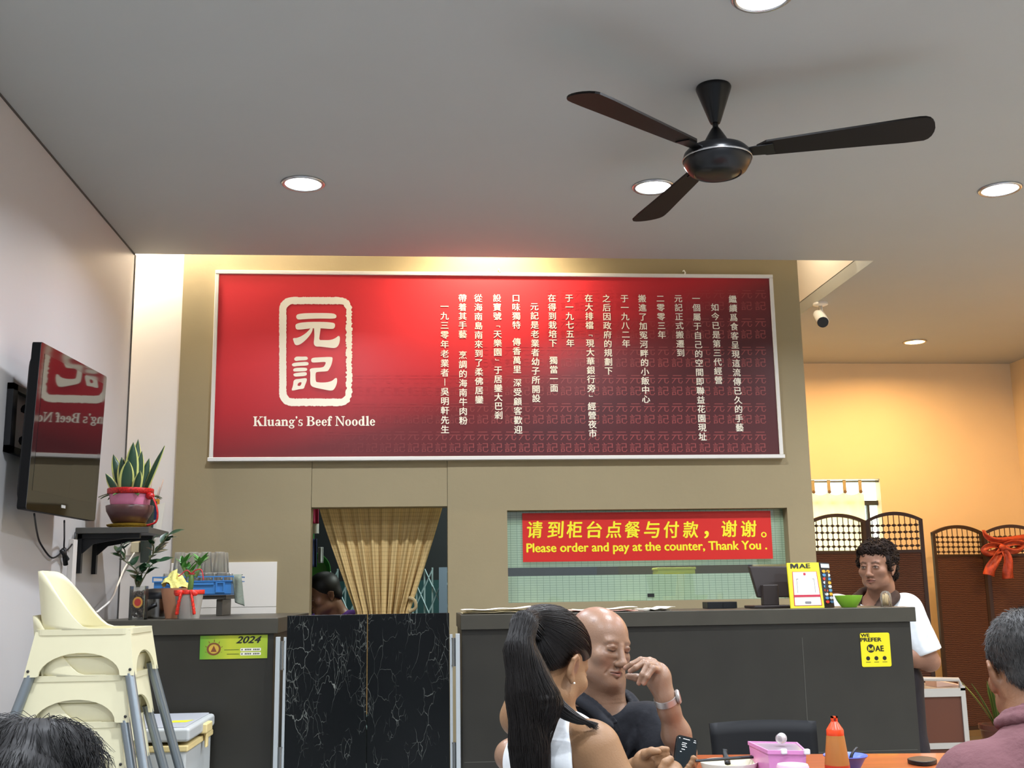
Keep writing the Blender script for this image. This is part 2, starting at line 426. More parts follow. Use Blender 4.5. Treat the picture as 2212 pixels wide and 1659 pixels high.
colsT = [("一九三零年老業者︱吳明軒先生", 960.5, 662, 961, 927.5), ("帶着其手藝", 999.2, 644, 999.3, 722), ("烹調的海南牛肉粉", 999.6, 767, 1001, 908.5),
 ("從海南島南來到了柔佛居鑾", 1033.3, 644, 1035, 863), ("設寶號﹁天樂園﹂于居鑾大巴剎", 1074, 644, 1076.8, 896.5), ("口味獨特", 1114.8, 644, 1115.5, 702),
 ("傳香萬里", 1116, 738.7, 1117, 797.8), ("深受顧客歡迎", 1117.6, 826.7, 1119.4, 928), ("元記是老業者幼子所開設", 1154.9, 662.3, 1157.8, 860.4),
 ("在得到栽培下", 1192.2, 644, 1194.7, 741), ("獨當一面", 1195.3, 778.4, 1197.4, 838), ("于一九七五年", 1229.5, 644, 1231.9, 741),
 ("在大排檔﹁現大華銀行旁﹂經營夜市", 1271.7, 644, 1280.4, 936), ("之后因政府的規劃下", 1310, 644.8, 1314.8, 801), ("于一九八二年", 1348.6, 644.8, 1352.8, 741.9),
 ("搬進了加冤河畔的小飯中心", 1386.5, 644.8, 1396, 862), ("二零零三年", 1426.2, 644.8, 1429.8, 722.9), ("元記正式搬遷到", 1465, 644.8, 1470.3, 762),
 ("一個屬于自己的空間即聯益花園現址", 1502.6, 644.8, 1518.8, 943.3), ("如今已是第三代經營", 1543.7, 663.8, 1552.6, 821), ("繼續爲食客呈現這流傳已久的手藝", 1581.7, 646, 1598.6, 923.3)]
EM = .0505
for txt, xa, ya, xb, yb in colsT:
    m = MB(); n = len(txt)
    xw = (onban(xa, ya)[0]+onban(xb, yb)[0])/2
    for i, ch in enumerate(txt):
        if ch == '　': continue
        cz = onban(xa, ya+(yb-ya)*i/(n-1))[1]
        s = EM*(.62 if ch in '﹁﹂' else 1)
        vs, fs = bold_glyphs(ch, .017)
        V = [m.bm.verts.new((xw+(v[0]-.5)*s, BY-TP-v[2]*.0003, cz+(v[1]-.38)*s)) for v in vs]
        for q in fs:
            try: m.bm.faces.new([V[j] for j in q])
            except ValueError: pass
    m.build('writing', M_letter, bn, recalc=False)
# seal: rounded rough rectangle and the two large characters, plus the line of Latin letters
def Z2(p): return onban(440+p[0]/3.568, 580+p[1]/3.568)
lg = MB()
r2 = random.Random(3)
def rough(lp, amt, side):
    o = []
    for i in range(len(lp)):
        a, b = lp[i], lp[(i+1) % len(lp)]
        n = max(1, int(math.hypot(b[0]-a[0], b[1]-a[1])/9))
        for k in range(n):
            x = a[0]+(b[0]-a[0])*k/n; y = a[1]+(b[1]-a[1])*k/n
            s = amt*(1 if x < 1000 else 3.2 if side else 1)
            o.append((x+r2.uniform(-s, s), y+r2.uniform(-amt, amt)))
    return o
lo = rough(rrect(582, 220, 1142, 1060, 95), 2.2, True); li = rough(rrect(637, 275, 1098, 1003, 50), 2.2, True)
fr = lambda u, v, d: (lambda q: (q[0], d, q[1]))(Z2((u, v)))
lg.prism([lo, li], fr, BY-TP, BY-TP)
S = [[(712,365),(725,350),(800,343),(990,343),(1020,355),(1025,372),(1012,388),(900,385),(780,390),(730,395),(715,385)],
 [(705,440),(715,425),(760,415),(860,410),(1000,415),(1015,432),(1008,460),(990,468),(900,460),(820,462),(740,472),(712,470)],
 [(838,440),(842,480),(800,540),(745,587),(706,594),(692,560),(686,535),(720,537),(775,510),(815,473)],
 [(848,436),(905,436),(893,520),(890,552),(920,552),(980,552),(1020,535),(1037,518),(1052,525),(1047,580),(1022,614),(975,612),(900,602),(862,602),(846,580),(855,520)],
 [(700,690),(715,678),(760,680),(795,678),(805,692),(797,707),(740,709),(708,714),(697,702)],
 [(677,742),(690,728),(740,722),(802,719),(811,735),(802,749),(730,751),(690,757)],
 [(689,780),(700,767),(760,764),(797,767),(799,782),(787,793),(710,795),(692,794)],
 [(689,818),(700,807),(760,800),(792,799),(797,815),(787,829),(730,833),(700,834)],
 [(828,700),(840,688),(900,685),(985,681),(996,690),(987,740),(962,787),(950,794),(880,797),(864,802),(862,830),(864,868),(872,878),(940,880),(990,868),(1015,843),(1030,846),(1027,890),(1007,932),(985,944),(920,932),(850,917),(828,905),(820,880),(823,800),(816,785),(823,772),(850,767),(920,764),(935,745),(943,724),(928,720),(850,727),(830,722)]]
for i, s in enumerate(S): lg.prism([chaikin(s, 2)], fr, BY-TP-.0003*i, BY-TP-.0003*i)
lg.prism([chaikin([(693,855),(745,850),(792,843),(797,860),(777,910),(772,927),(735,930),(688,942),(676,937),(690,900)], 2), chaikin([(730,880),(757,874),(747,906),(720,904)], 1)], fr, BY-TP, BY-TP)
lg.build('seal_emblem', M_letter, bn, recalc=False)
# serif Latin letters, drawn as strokes: cap height 100
def ring(cx, cy, rx, ry, th, tv, a0=0, a1=360, n=26):
    o = []; i_ = []
    for k in range(n+1):
        a = R(a0+(a1-a0)*k/n)
        o.append((cx+rx*math.cos(a), cy+ry*math.sin(a))); i_.append((cx+(rx-th)*math.cos(a), cy+(ry-tv)*math.sin(a)))
    if a1-a0 >= 360: return [o[:-1], i_[:-1]]
    return [o+i_[::-1]]
def box_(x0, y0, x1, y1): return [[(x0, y0), (x1, y0), (x1, y1), (x0, y1)]]
def serif(x0, x1, y, up): 
    d = 5 if up else -5
    return [[(x0, y), (x1, y), (x1, y+d*.8), (x1-7, y+d*2), (x0+7, y+d*2), (x0, y+d*.8)]]
def flag(x, y, w=20): return [[(x-10, y-6), (x+w, y+3), (x+w, y-12), (x, y-12)]]
G = {
 'K': (98, [box_(10,0,30,100), serif(0,40,0,1), serif(0,40,100,0), [[(72,96),(82,96),(38,52),(30,48),(30,40)]], [[(36,56),(52,68),(88,0),(62,0)]], serif(56,98,0,1), serif(58,94,100,0)]),
 'l': (36, [box_(8,0,27,100), serif(0,35,0,1), flag(8,100,19)]),
 'u': (72, [box_(8,14,26,66), flag(8,66,18), [[(8,20),(10,8),(18,0),(30,-1),(44,6),(46,14),(34,10),(27,14),(26,22)]], box_(44,2,62,66), flag(44,66,18), [[(44,0),(62,0),(71,2),(71,8),(44,10)]]]),
 'a': (62, [box_(36,8,54,46), ring(32,44,22,24,18,9,10,165), [[(10,48),(26,50),(26,58),(12,58)]], ring(24,17,20,18,13,8), [[(36,14),(38,2),(46,-1),(62,4),(62,9),(54,10)]]]),
 'n': (72, [box_(8,0,26,66), flag(8,66,18), serif(1,34,0,1), ring(42,42,21,26,18,10,0,150), box_(45,0,63,42), serif(38,71,0,1)]),
 'g': (64, [ring(28,45,23,22,14,8), [[(40,62),(62,66),(62,56),(46,54)]], [[(10,30),(22,26),(14,16),(44,12),(56,2),(46,14),(24,20)]], ring(29,-8,27,18,12,8), [[(10,12),(40,10),(52,4),(44,-4),(12,2)]]]),
 "’": (26, [ring(12,92,9,9,8.9,8.9), [[(14,100),(21,92),(18,80),(8,72),(6,75),(13,84)]]]),
 's': (52, [ring(24,49,19,19,12,9,40,270), ring(26,18,20,20,13,9,-140,90), [[(36,54),(42,50),(44,66),(38,66)]], [[(4,0),(10,0),(10,22),(4,22)]]]),
 'B': (84, [box_(10,0,30,100), serif(0,34,0,1), serif(0,34,100,0), ring(40,75,34,25,19,6,-90,90), box_(28,94,42,100), box_(28,50,42,56), ring(42,27,38,27,20,6,-90,90), box_(28,0,44,6), box_(28,48,44,54)]),
 'e': (58, [ring(30,33,26,34,17,7,20,330), box_(16,32,54,40), [[(39,38),(55,40),(54,46),(39,46)]]]),
 'f': (44, [box_(10,0,28,78), serif(2,38,0,1), box_(0,58,42,66), ring(32,76,22,26,17,9,50,180), ring(40,86,8,8,7.9,7.9)]),
 'N': (96, [box_(14,0,21,96), serif(2,34,0,1), [[(2,100),(28,100),(84,10),(84,-2),(76,-2),(14,92),(2,96)]], box_(76,0,84,100), serif(62,97,100,0)]),
 'o': (64, [ring(31,33,28,34,18,6)]),
 'd': (72, [ring(29,33,26,34,17,7), box_(40,2,58,100), flag(40,100,18), [[(40,0),(58,0),(68,2),(68,8),(40,10)]]]),
 ' ': (30, []),
}
txt = "Kluang’s Beef Noodle"
tot = sum(G[c][0] for c in txt)
lt = MB(); x = 0
for c in txt:
    for gi, loops in enumerate(G[c][1]):
        lt.prism(loops, lambda u, v, d, x=x: (lambda q: (q[0], d, q[1]))(Z2((382+(x+u)/tot*942, 1213-v*.74-(x/tot-.5)*3))), BY-TP-.0003*gi, BY-TP-.0003*gi)
    x += G[c][0]
lt.build('latin_lettering', M_letter, bn, recalc=False)
# faint repeat pattern
pt = MB()
for r_ in range(6):
    for c_ in range(34):
        px = 683+c_*30
        for ch, y0 in (('元', 941-61.2*r_), ('記', 966.5-61.2*r_)):
            if y0 < 625 or (px < 1040 and r_ > 2) or (px < 1180 and r_ > 3): continue
            if px > 1676: continue
            q = onban(px, y0)
            if q[0] > bx1-.03 or q[1] < bz0+.01: continue
            vs, fs = glyphs(ch, 0, 0, 1)
            V = [pt.bm.verts.new((q[0]+(v[0]-.5)*.074, BY-.0007, q[1]+(v[1]-.38)*.060)) for v in vs]
            for k in fs:
                try: pt.bm.faces.new([V[j] for j in k])
                except ValueError: pass
pt.build('printed_pattern', M_pat, bn, recalc=False)
# ------------------------------------------------------------------ ceiling fan
def face_fr(P, eu, ev, nrm):
    P, eu, ev, nrm = Vector(P), Vector(eu), Vector(ev), Vector(nrm)
    return lambda u, v, d=0: P + eu*u + ev*v + nrm*d
M_black = mat('black_enamel', '#0d0e10', .3, spec=.4)
M_blade = mat('dark_brown_blade', '#120f0d', .55, spec=.25)
M_bplast = mat('black_plastic', '#101114', .4)
fc = Zp(1541, 188, HC); fx, fy = fc.x, fc.y
FZ = Yp(1545, 330, fy).z
fan = thing('ceiling_fan', 'black three-blade ceiling fan on a short rod', 'ceiling fan', (fx, fy, HC))
m = MB(); m.lathe([(0, HC), (.066, HC), (.068, HC-.006), (.066, HC-.014), (.022, HC-.142), (.018, HC-.15), (0, HC-.15)], (fx, fy, 0), 32); m.build('canopy', M_black, fan, auto=True)
m = MB(); m.lathe([(.011, HC-.14), (.011, FZ+.075)], (fx, fy, 0), 16); m.build('rod', M_black, fan, smooth=True)
m = MB(); m.lathe([(0, FZ+.10), (.014, FZ+.10), (.022, FZ+.088), (.060, FZ+.022), (.064, FZ+.016), (.11, FZ+.012), (.125, FZ-.004), (.130, FZ-.022), (.127, FZ-.044), (.108, FZ-.074), (.09, FZ-.086), (.086, FZ-.082), (.077, FZ-.088), (.04, FZ-.094), (0, FZ-.096)], (fx, fy, 0), 48); m.build('motor_housing', M_black, fan, auto=True)
m = MB(); m.lathe([(.131, FZ-.024), (.1325, FZ-.028), (.1315, FZ-.032), (.129, FZ-.03)], (fx, fy, 0), 48, close=True); m.build('chrome_ring', M_chrome, fan, smooth=True)
tipA = Zp(2018, 275, FZ-.004)
a0 = math.atan2(tipA.y-fy, tipA.x-fx); rb = (tipA-Vector((fx, fy, FZ))).length
for k in range(3):
    a = a0+2*math.pi*k/3
    Rz = Matrix.Rotation(a, 3, 'Z') @ Matrix.Rotation(R(-11), 3, 'X')
    fr = lambda u, v, d: Vector((fx, fy, FZ-.004)) + Rz @ Vector((u, v, d))
    shape = [(.15, -.045), (.30, -.055), (.55, -.068), (rb-.06, -.078), (rb-.02, -.072), (rb, -.04), (rb+.005, .01), (rb-.01, .06), (rb-.04, .078), (.5, .062), (.28, .05), (.15, .042)]
    m = MB(); m.prism([chaikin(shape, 1)], fr, -.004, .004); b = m.build('blade', M_blade, fan, smooth=False)
    m = MB(); m.prism([[(.09, -.022), (.15, -.03), (.21, -.034), (.215, .034), (.15, .03), (.09, .022)]], fr, -.009, -.0045); m.build('blade_bracket', M_black, fan)
# ------------------------------------------------------------------ security camera
p = Zp(1772, 655, HC)
t = thing('security_camera', 'small white security camera with a black front hanging from the far ceiling', 'security camera', (p.x, p.y, HC))
M_wplast = mat('white_plastic', '#dddddb', .4)
m = MB(); m.lathe([(0, HC), (.05, HC), (.05, HC-.012), (.03, HC-.02), (0, HC-.02)], (p.x, p.y, 0), 24); m.build('mount', M_wplast, t, auto=True)
m = MB(); m.tube([(p.x, p.y, HC-.018), (p.x, p.y-.005, HC-.05), (p.x-.008, p.y-.03, HC-.075)], .014, 10); m.build('neck', M_wplast, t, smooth=True)
d = Vector((-.16, -.78, -.50)).normalized(); c0 = Vector((p.x-.005, p.y+.03, HC-.07)); Q = d.to_track_quat('Z', 'Y').to_matrix()
m = MB(); m.lathe([(0, 0), (.034, 0), (.04, .01), (.042, .16), (.038, .17), (0, .165)], c0, 24, Q); m.build('housing', M_wplast, t, auto=True)
m = MB(); m.lathe([(0, .1655), (.037, .1705), (.037, .174), (0, .174)], c0, 24, Q); m.build('lens_face', M_bplast, t, auto=True)

# ------------------------------------------------------------------ television on the left wall
M_screen = mat('television_screen', '#050506', .03, spec=.9, ior=1.9)
M_gloss = mat('gloss_black', '#0a0a0b', .06, spec=.9, ior=1.8)
tvt = [Xp(93.9, 739.8, -1.458), Xp(235.3, 831.7, -1.402)]; tvb = [Xp(205, 1135.5, -1.422), Xp(55.7, 1100, -1.478)]
BL, BR = tvb[1], tvb[0]; BR.z = BL.z; eu = (BR-BL); TW = eu.length; eu.normalize()
tl = tvt[0]; ev = (tl-BL); ev = (ev-eu*ev.dot(eu)); TH = ev.length; ev.normalize(); nr = eu.cross(ev).normalized()
if nr.x < 0: nr = -nr
tv = thing('television', 'black flat television mounted on the white left wall reflecting the red banner', 'television', tuple(BL))
F = face_fr(BL, eu, ev, nr)
M_rim = mat('matt_black_rim', '#0b0b0d', .55, spec=.2)
m = MB(); m.prism([rrect(0, 0, TW, TH, .012, 4)], F, -.035, -.002); m.build('casing', M_rim, tv, auto=True)
m = MB(); m.prism([rrect(.001, .001, TW-.001, TH-.001, .012, 4)], F, -.0019, 0); m.build('bezel', M_gloss, tv, auto=True)
m = MB(); m.prism([[(.04, .075), (TW-.04, .075), (TW-.04, TH-.04), (.04, TH-.04)]], F, .0004, .0008); m.build('screen', M_screen, tv)
m = MB(); m.prism([rrect(.05, .02, TW-.05, TH-.03, .06, 5)], F, -.062, -.036); m.build('back_cover', M_bplast, tv, auto=True)
M_lbl = mat('pale_label', '#a8a8a4', .5)
m = MB(); m.prism([[(TW*.46, .03), (TW*.52, .03), (TW*.52, .042), (TW*.46, .042)]], F, .0004, .001); m.build('maker_badge', M_lbl, tv)
wb = F(TW*.42, TH*.55, -.062)
m = MB()
m.box((XL+.001, wb.y-.24, wb.z-.13), (XL+.025, wb.y-.19, wb.z+.14)); m.box((XL+.001, wb.y-.24, wb.z+.115), (XL+.025, wb.y+.06, wb.z+.14)); m.box((XL+.001, wb.y-.24, wb.z-.13), (XL+.025, wb.y+.06, wb.z-.105))
m.build('wall_plate', M_bplast, tv)
m = MB(); m.tube([(XL+.02, wb.y-.1, wb.z+.06), (wb.x-.02, wb.y, wb.z+.04)], .018, 8); m.tube([(XL+.02, wb.y-.1, wb.z-.07), (wb.x-.02, wb.y, wb.z-.05)], .018, 8)
m.box((wb.x-.03, wb.y-.11, wb.z-.12), (wb.x+.004, wb.y+.11, wb.z+.12)); m.build('mount_arm', M_bplast, tv, auto=True)
ca = Yp(74, 1112, 4.5); 
m = MB()
m.tube(spline([Xp(74, 1110, -1.52), Xp(80, 1150, -1.57), Xp(88, 1175, -1.585), Xp(112, 1205, -1.585), Xp(135, 1192, -1.585)], 6), .004, 6)
m.tube(spline([Xp(139, 1125, -1.49), Xp(139, 1160, -1.57), Xp(140, 1190, -1.585), Xp(158, 1172, -1.585), Xp(163, 1150, -1.59)], 6), .004, 6)
m.build('power_cord', M_bplast, tv, smooth=True)
m = MB(); m.tube([Xp(138, 1185, -1.582), Xp(142, 1220, -1.582)], .011, 8); m.tube([Xp(133, 1190, -1.582), Xp(146, 1208, -1.578)], .009, 8); m.build('cord_bundle', M_bplast, tv, smooth=True)

# ------------------------------------------------------------------ wall shelf with the snake plant
M_shelf = mat('grey_shelf_laminate', '#4c4a46', .45)
SX0, SX1, SY0, SY1, SZ = XL+.001, -1.265, 5.36, 5.78, 1.548
sh = thing('wall_shelf', 'small grey shelf on black brackets on the left wall', 'shelf', (SX0, SY0, SZ))
m = MB(); m.box((SX0, SY0, SZ-.028), (SX1, SY1, SZ)); m.build('board', M_shelf, sh, bevel=.002)
for y in (SY0+.05, SY1-.12):
    m = MB()
    m.box((SX0, y-.014, SZ-.21), (SX0+.02, y+.014, SZ-.029)); m.box((SX0, y-.014, SZ-.05), (SX1-.05, y+.014, SZ-.029))
    m.prism([[(SX0+.02, SZ-.12), (SX0+.02, SZ-.05), (SX1-.12, SZ-.05), (SX0+.07, SZ-.075)]], lambda u, v, d, y=y: (u, y+d, v), -.004, .004)
    m.build('bracket', M_bplast, sh)
def colmat(name, rough=.45, spec=.5, trans=0, bump=0, bscale=60, stretch=None, sss=0):
    m = mat(name, '#808080', rough, spec=spec, bump=bump, bscale=bscale, stretch=stretch)
    a = N(m, 'ShaderNodeAttribute'); a.attribute_name = 'Col'; L(m, a.outputs['Color'], bsdf(m).inputs['Base Color'])
    if sss:
        b = bsdf(m); b.inputs['Subsurface Weight'].default_value = sss; b.inputs['Subsurface Radius'].default_value = (.012, .005, .003); b.inputs['Subsurface Scale'].default_value = .5
    return m
M_leafc = colmat('variegated_leaf', .4)
def blade_leaf(mb, base, d, side, ln, wd, bend=(0, 0, 0), n=10, c0='#23402b', c1='#b9bd6c', curl=.25):
    lay = mb.bm.loops.layers.float_color.get('Col') or mb.bm.loops.layers.float_color.new('Col')
    base, d, side, bend = Vector(base), Vector(d).normalized(), Vector(side), Vector(bend)
    side = (side-d*side.dot(d)).normalized(); nrm = d.cross(side); rows = []
    for i in range(n+1):
        t = i/n; w = wd*(.55+.9*t)*(1-t**2.6)*1.0 if t < 1 else .0
        c = base+d*ln*t+bend*ln*t*t
        rows.append([mb.bm.verts.new(c+side*w*s*.5+nrm*wd*curl*s*s*.5) for s in (-1, -.72, 0, .72, 1)])
    A, B = rgb(c0), rgb(c1)
    for a, b in zip(rows, rows[1:]):
        for k in range(4):
            f = mb.bm.faces.new((a[k], a[k+1], b[k+1], b[k])); f.smooth = True
            col = B if k in (0, 3) else A
            for l in f.loops: l[lay] = col
M_pink = mat('pink_pot_plastic', '#d77fa0', .35); M_redrib = mat('red_gold_ribbon', '#b51c1c', .35, var=.6, vscale=120)
M_gold = mat('gold_foil', '#c9a23a', .3, metal=.8, bump=.6, bscale=120); M_soil = mat('soil', '#3a2c20', .9, bump=.5)
px_, py_, pz_ = -1.40, 5.53, SZ
sp_ = thing('snake_plant', 'snake plant with yellow-edged leaves in a pink pot on the wall shelf', 'potted plant', (px_, py_, pz_))
m = MB(); m.lathe([(0, 0), (.085, 0), (.085, .008), (.10, .012), (.105, .02), (.07, .028), (0, .028)], (px_, py_, pz_), 24); m.build('gold_tray', M_gold, sp_, auto=True)
M_brownpot = mat('brown_glaze', '#5a3c3a', .3)
m = MB(); m.lathe([(.065, .028), (.078, .03), (.108, .085), (.112, .11), (.108, .113), (.10, .105)], (px_, py_, pz_), 32); m.build('planter_bowl', M_brownpot, sp_, smooth=True)
m = MB(); m.lathe([(.06, .05), (.088, .10), (.100, .175), (.106, .178), (.106, .186), (.096, .186), (.09, .16), (0, .158)], (px_, py_, pz_), 32); m.build('pot', M_pink, sp_, auto=True)
m = MB(); m.lathe([(.1005, .165), (.108, .168), (.109, .192), (.1075, .194), (.1005, .19)], (px_, py_, pz_), 32, close=True)
m.tube(spline([(px_+.10, py_-.04, pz_+.17), (px_+.125, py_-.06, pz_+.14), (px_+.145, py_-.06, pz_+.08), (px_+.14, py_-.06, pz_+.03), (px_+.10, py_-.07, pz_+.012)], 6), .006, 6, flat=.4)
m.ell((px_+.105, py_-.05, pz_+.155), (.022, .014, .018), seg=8, rings=6)
m.build('ribbon', M_redrib, sp_, smooth=True)
m = MB(); r3 = random.Random(5)
for dx, dy, ln, wd, tx, ty in ((-.02,-.02,.20,.075,-.1,0),(.005,-.03,.27,.08,.02,-.03),(-.035,.01,.225,.07,-.22,.05),(.03,-.01,.23,.06,.06,0),(.045,.01,.20,.06,.12,.05),(.01,.03,.30,.065,.0,.08),(.055,.0,.265,.045,.30,-.05),(-.055,-.01,.13,.05,-.42,0),(-.01,-.045,.18,.085,.05,-.12),(.03,-.04,.13,.05,.15,-.1)):
    a = r3.uniform(-.5, .5)
    blade_leaf(m, (px_+dx, py_+dy, pz_+.15), (tx, ty, 1), (math.cos(a), math.sin(a), 0), ln, wd, (tx*.3, ty*.3, 0))
for a in (-.3, .1, .5, 2.6, 3.0, 3.6, 4.4, 5.2): blade_leaf(m, (px_+.06*math.cos(a), py_+.06*math.sin(a), pz_+.165), (math.cos(a), math.sin(a), .15), (-math.sin(a), math.cos(a), 0), .09, .035, (0, 0, -.35), c0='#3c5a34', c1='#5f7a45')
m.build('leaves', M_leafc, sp_, recalc=False)

# ------------------------------------------------------------------ things on the corner wall
M_socket = mat('socket_plate', '#e9e4da', .4)
p = Yp(287, 1183, YW+.02)
t = thing('wall_socket', 'white wall socket with a plug in the corner below the shelf', 'socket', tuple(p))
m = MB(); m.box((p.x-.075, YW+.012, p.z-.045), (p.x+.075, YW+.019, p.z+.045)); m.build('plate', M_socket, t, bevel=.003)
m = MB(); m.box((p.x+.0, YW-.025, p.z-.03), (p.x+.045, YW+.011, p.z+.03)); m.build('plug', mat('plug_cream', '#cfc3a2', .5), t, bevel=.005)
m = MB(); m.tube(spline([(p.x+.02, YW-.02, p.z-.03), Yp(268, 1230, 6.3), Yp(255, 1262, 6.0), Yp(240, 1295, 5.5), Yp(215, 1318, 5.2), Yp(202, 1328, 5.02), Yp(192, 1345, 4.93), Yp(189, 1372, 4.93)], 6), .005, 6); m.build('cord', M_socket, t, smooth=True)
p0 = Yp(309, 1075, YW); p1 = Yp(330, 1208, YW)
M_dgreen = mat('dark_green_card', '#18302c', .4); M_navy = mat('navy_card', '#2a3358', .5); M_paper = mat('paper', '#e6e0d2', .7); M_orange = mat('orange_card', '#c98a2c', .6)
t = thing('hanging_calendar', 'narrow dark green hanging calendar with loose papers beside the snake plant', 'calendar', (p0.x, YW, p1.z))
m = MB(); m.hexa([(p0.x+.01, 6.36, p1.z-.02), (p1.x+.0, 6.30, p1.z-.02), (p1.x+.01, 6.31, p1.z-.02), (p0.x+.01, 6.41, p1.z-.02), (p0.x, 6.36, p0.z+.005), (p1.x+.01, 6.30, p0.z-.02), (p1.x+.02, 6.31, p0.z-.02), (p0.x, 6.41, p0.z+.005)]); m.build('cover', M_dgreen, t)
a = Yp(321, 1083, 6.33); b = Yp(337, 1122, 6.33)
m = MB(); m.box((a.x, 6.335, b.z), (b.x, 6.338, a.z)); m.build('navy_page', M_navy, t)
a = Yp(323, 1122, 6.34); b = Yp(337, 1165, 6.34)
m = MB(); m.box((a.x, 6.34, b.z), (b.x, 6.343, a.z)); m.build('page', M_paper, t)
a = Yp(338, 1080, 6.35); b = Yp(352, 1095, 6.35)
m = MB(); m.box((a.x-.01, 6.35, b.z-.01), (b.x-.02, 6.353, a.z+.005)); m.build('orange_page', M_orange, t)
a = Yp(340, 1086, 6.345); b = Yp(354, 1155, 6.345)
m = MB(); m.hexa([(a.x-.01, 6.344, b.z), (b.x-.02, 6.344, b.z), (b.x-.02, 6.347, b.z), (a.x-.01, 6.347, b.z), (a.x+.0, 6.344, a.z-.01), (b.x, 6.344, a.z+.0), (b.x, 6.347, a.z), (a.x, 6.347, a.z-.01)]); m.build('page', M_paper, t)
t2 = thing('paper_straw', 'thin pinkish stalks sticking up above the hanging calendar', 'dried stalk', tuple(Yp(322, 1078, 6.38)))
m = MB()
for x0, x1, y1 in ((320, 316, 1042), (322, 324, 1030), (323, 329, 1033), (338, 344, 1052), (339, 353, 1036)): m.tube([Yp(x0, 1085, 6.38), Yp((x0+x1)/2-.5, (1085+y1)/2, 6.375), Yp(x1, y1, 6.38)], .0022, 5)
m.build('stalks', mat('dried_stalk', '#b99a8c', .7), t2, smooth=True)
m = MB(); m.box((XL+.001, 5.27, 1.0), (XL+.022, 5.33, 1.49)); m = m.build('cable_trunking', M_white); tag(m, 'white vertical cable trunking on the left wall below the television', 'cable trunking')

# ------------------------------------------------------------------ counters
M_ctr = mat('dark_stone_counter', '#2a2822', .42, var=.14, vscale=5, bump=.03)
M_ctop = mat('stone_slab', '#403d34', .4, var=.10, vscale=6)
M_joint = mat('joint', '#4c4a43', .7)
CT, CB, CF = 1.127, 1.062, 4.95
def counter(name, label, x0, x1, depth, seams, body1=None):
    t = thing(name, label, 'counter', ((x0+x1)/2, CF, 0))
    m = MB(); m.box((x0, CF, CB), (x1, CF+depth, CT)); m.build('slab', M_ctop, t, bevel=.003)
    m = MB(); m.box((x0+.005, CF+.022, 0), (body1 or x1-.02, CF+depth-.02, CB-.0005)); m.build('body', M_ctr, t, bevel=.002)
    for s in seams:
        m = MB(); m.box((s[0], CF+.0208, s[2]), (s[1], CF+.0218, s[3])); m.build('joint_line', M_joint, t)
    return t
s1 = Yp(1737, 1400, CF).x
counter('serving_counter', 'long dark stone serving counter under the serving window', .178, 2.233, .60, [(.19, 2.2, .505, .508), (s1, s1+.003, .02, 1.0)])
LCx0 = Yp(193, 1342, CF).x
counter('side_counter', 'short dark stone counter in the left corner holding plants and a crate', LCx0, -.607, 1.35, [])
M_tile = mat('white_wall_tile', '#e8e2d8', .18)
st = thing('tile_splashback', 'white tiled splashback behind the plants in the left corner', 'splashback', (-1.0, YW, 1.0))
sx1 = -.797; z1 = 1.409
for i in range(2):
    xa = XL+.02; za = CT-.14 if i == 0 else CT+.035
    zb = CT+.033 if i == 0 else z1
    for k in range(3):
        x0 = sx1-(k+1)*.29+.0015; x1 = sx1-k*.29
        if x0 < -1.37 : x0 = max(x0, -1.374)
        m = MB(); m.box((x0, YW-.012, za), (x1, YW-.0005, zb)); m.build('tile', M_tile, st, bevel=.001)
# ------------------------------------------------------------------ marble gate
M_marble = mat('black_marble', '#070a0b', .22, spec=.3)
mm = M_marble; tc = N(mm, 'ShaderNodeNewGeometry')
cur = None
for sc, rotx, dist, wid in ((4.5, .5, 1.6, .018), (9, -.3, 1.3, .022), (2.6, .3, 1.8, .010)):
    mp = N(mm, 'ShaderNodeMapping'); mp.inputs['Rotation'].default_value = (0, rotx, 0); mp.inputs['Scale'].default_value = (sc, sc, sc*.42); mp.inputs['Location'].default_value = (sc*.37, 0, sc*.11)
    L(mm, tc.outputs['Position'], mp.inputs[0])
    ns = N(mm, 'ShaderNodeTexNoise'); ns.inputs['Scale'].default_value = 1.3; ns.inputs['Detail'].default_value = 5; L(mm, mp.outputs[0], ns.inputs['Vector'])
    ad = N(mm, 'ShaderNodeVectorMath', _operation='MULTIPLY_ADD'); L(mm, ns.outputs['Color'], ad.inputs[0]); ad.inputs[1].default_value = (dist*.5,)*3; L(mm, mp.outputs[0], ad.inputs[2])
    vo = N(mm, 'ShaderNodeTexVoronoi', _feature='DISTANCE_TO_EDGE'); L(mm, ad.outputs[0], vo.inputs['Vector'])
    cr_ = N(mm, 'ShaderNodeMapRange'); cr_.inputs['From Min'].default_value = 0; cr_.inputs['From Max'].default_value = wid; cr_.inputs['To Min'].default_value = 1; cr_.inputs['To Max'].default_value = 0; L(mm, vo.outputs[0], cr_.inputs[0])
    n3 = N(mm, 'ShaderNodeTexNoise'); n3.inputs['Scale'].default_value = 1.7; n3.inputs['Detail'].default_value = 3; L(mm, mp.outputs[0], n3.inputs['Vector'])
    c3 = N(mm, 'ShaderNodeMapRange'); c3.inputs['From Min'].default_value = .53; c3.inputs['From Max'].default_value = .70; L(mm, n3.outputs[0], c3.inputs[0])
    mu = N(mm, 'ShaderNodeMath', _operation='MULTIPLY'); L(mm, cr_.outputs[0], mu.inputs[0]); L(mm, c3.outputs[0], mu.inputs[1])
    if cur is None: cur = mu
    else:
        mx_ = N(mm, 'ShaderNodeMath', _operation='MAXIMUM'); L(mm, cur.outputs[0], mx_.inputs[0]); L(mm, mu.outputs[0], mx_.inputs[1]); cur = mx_
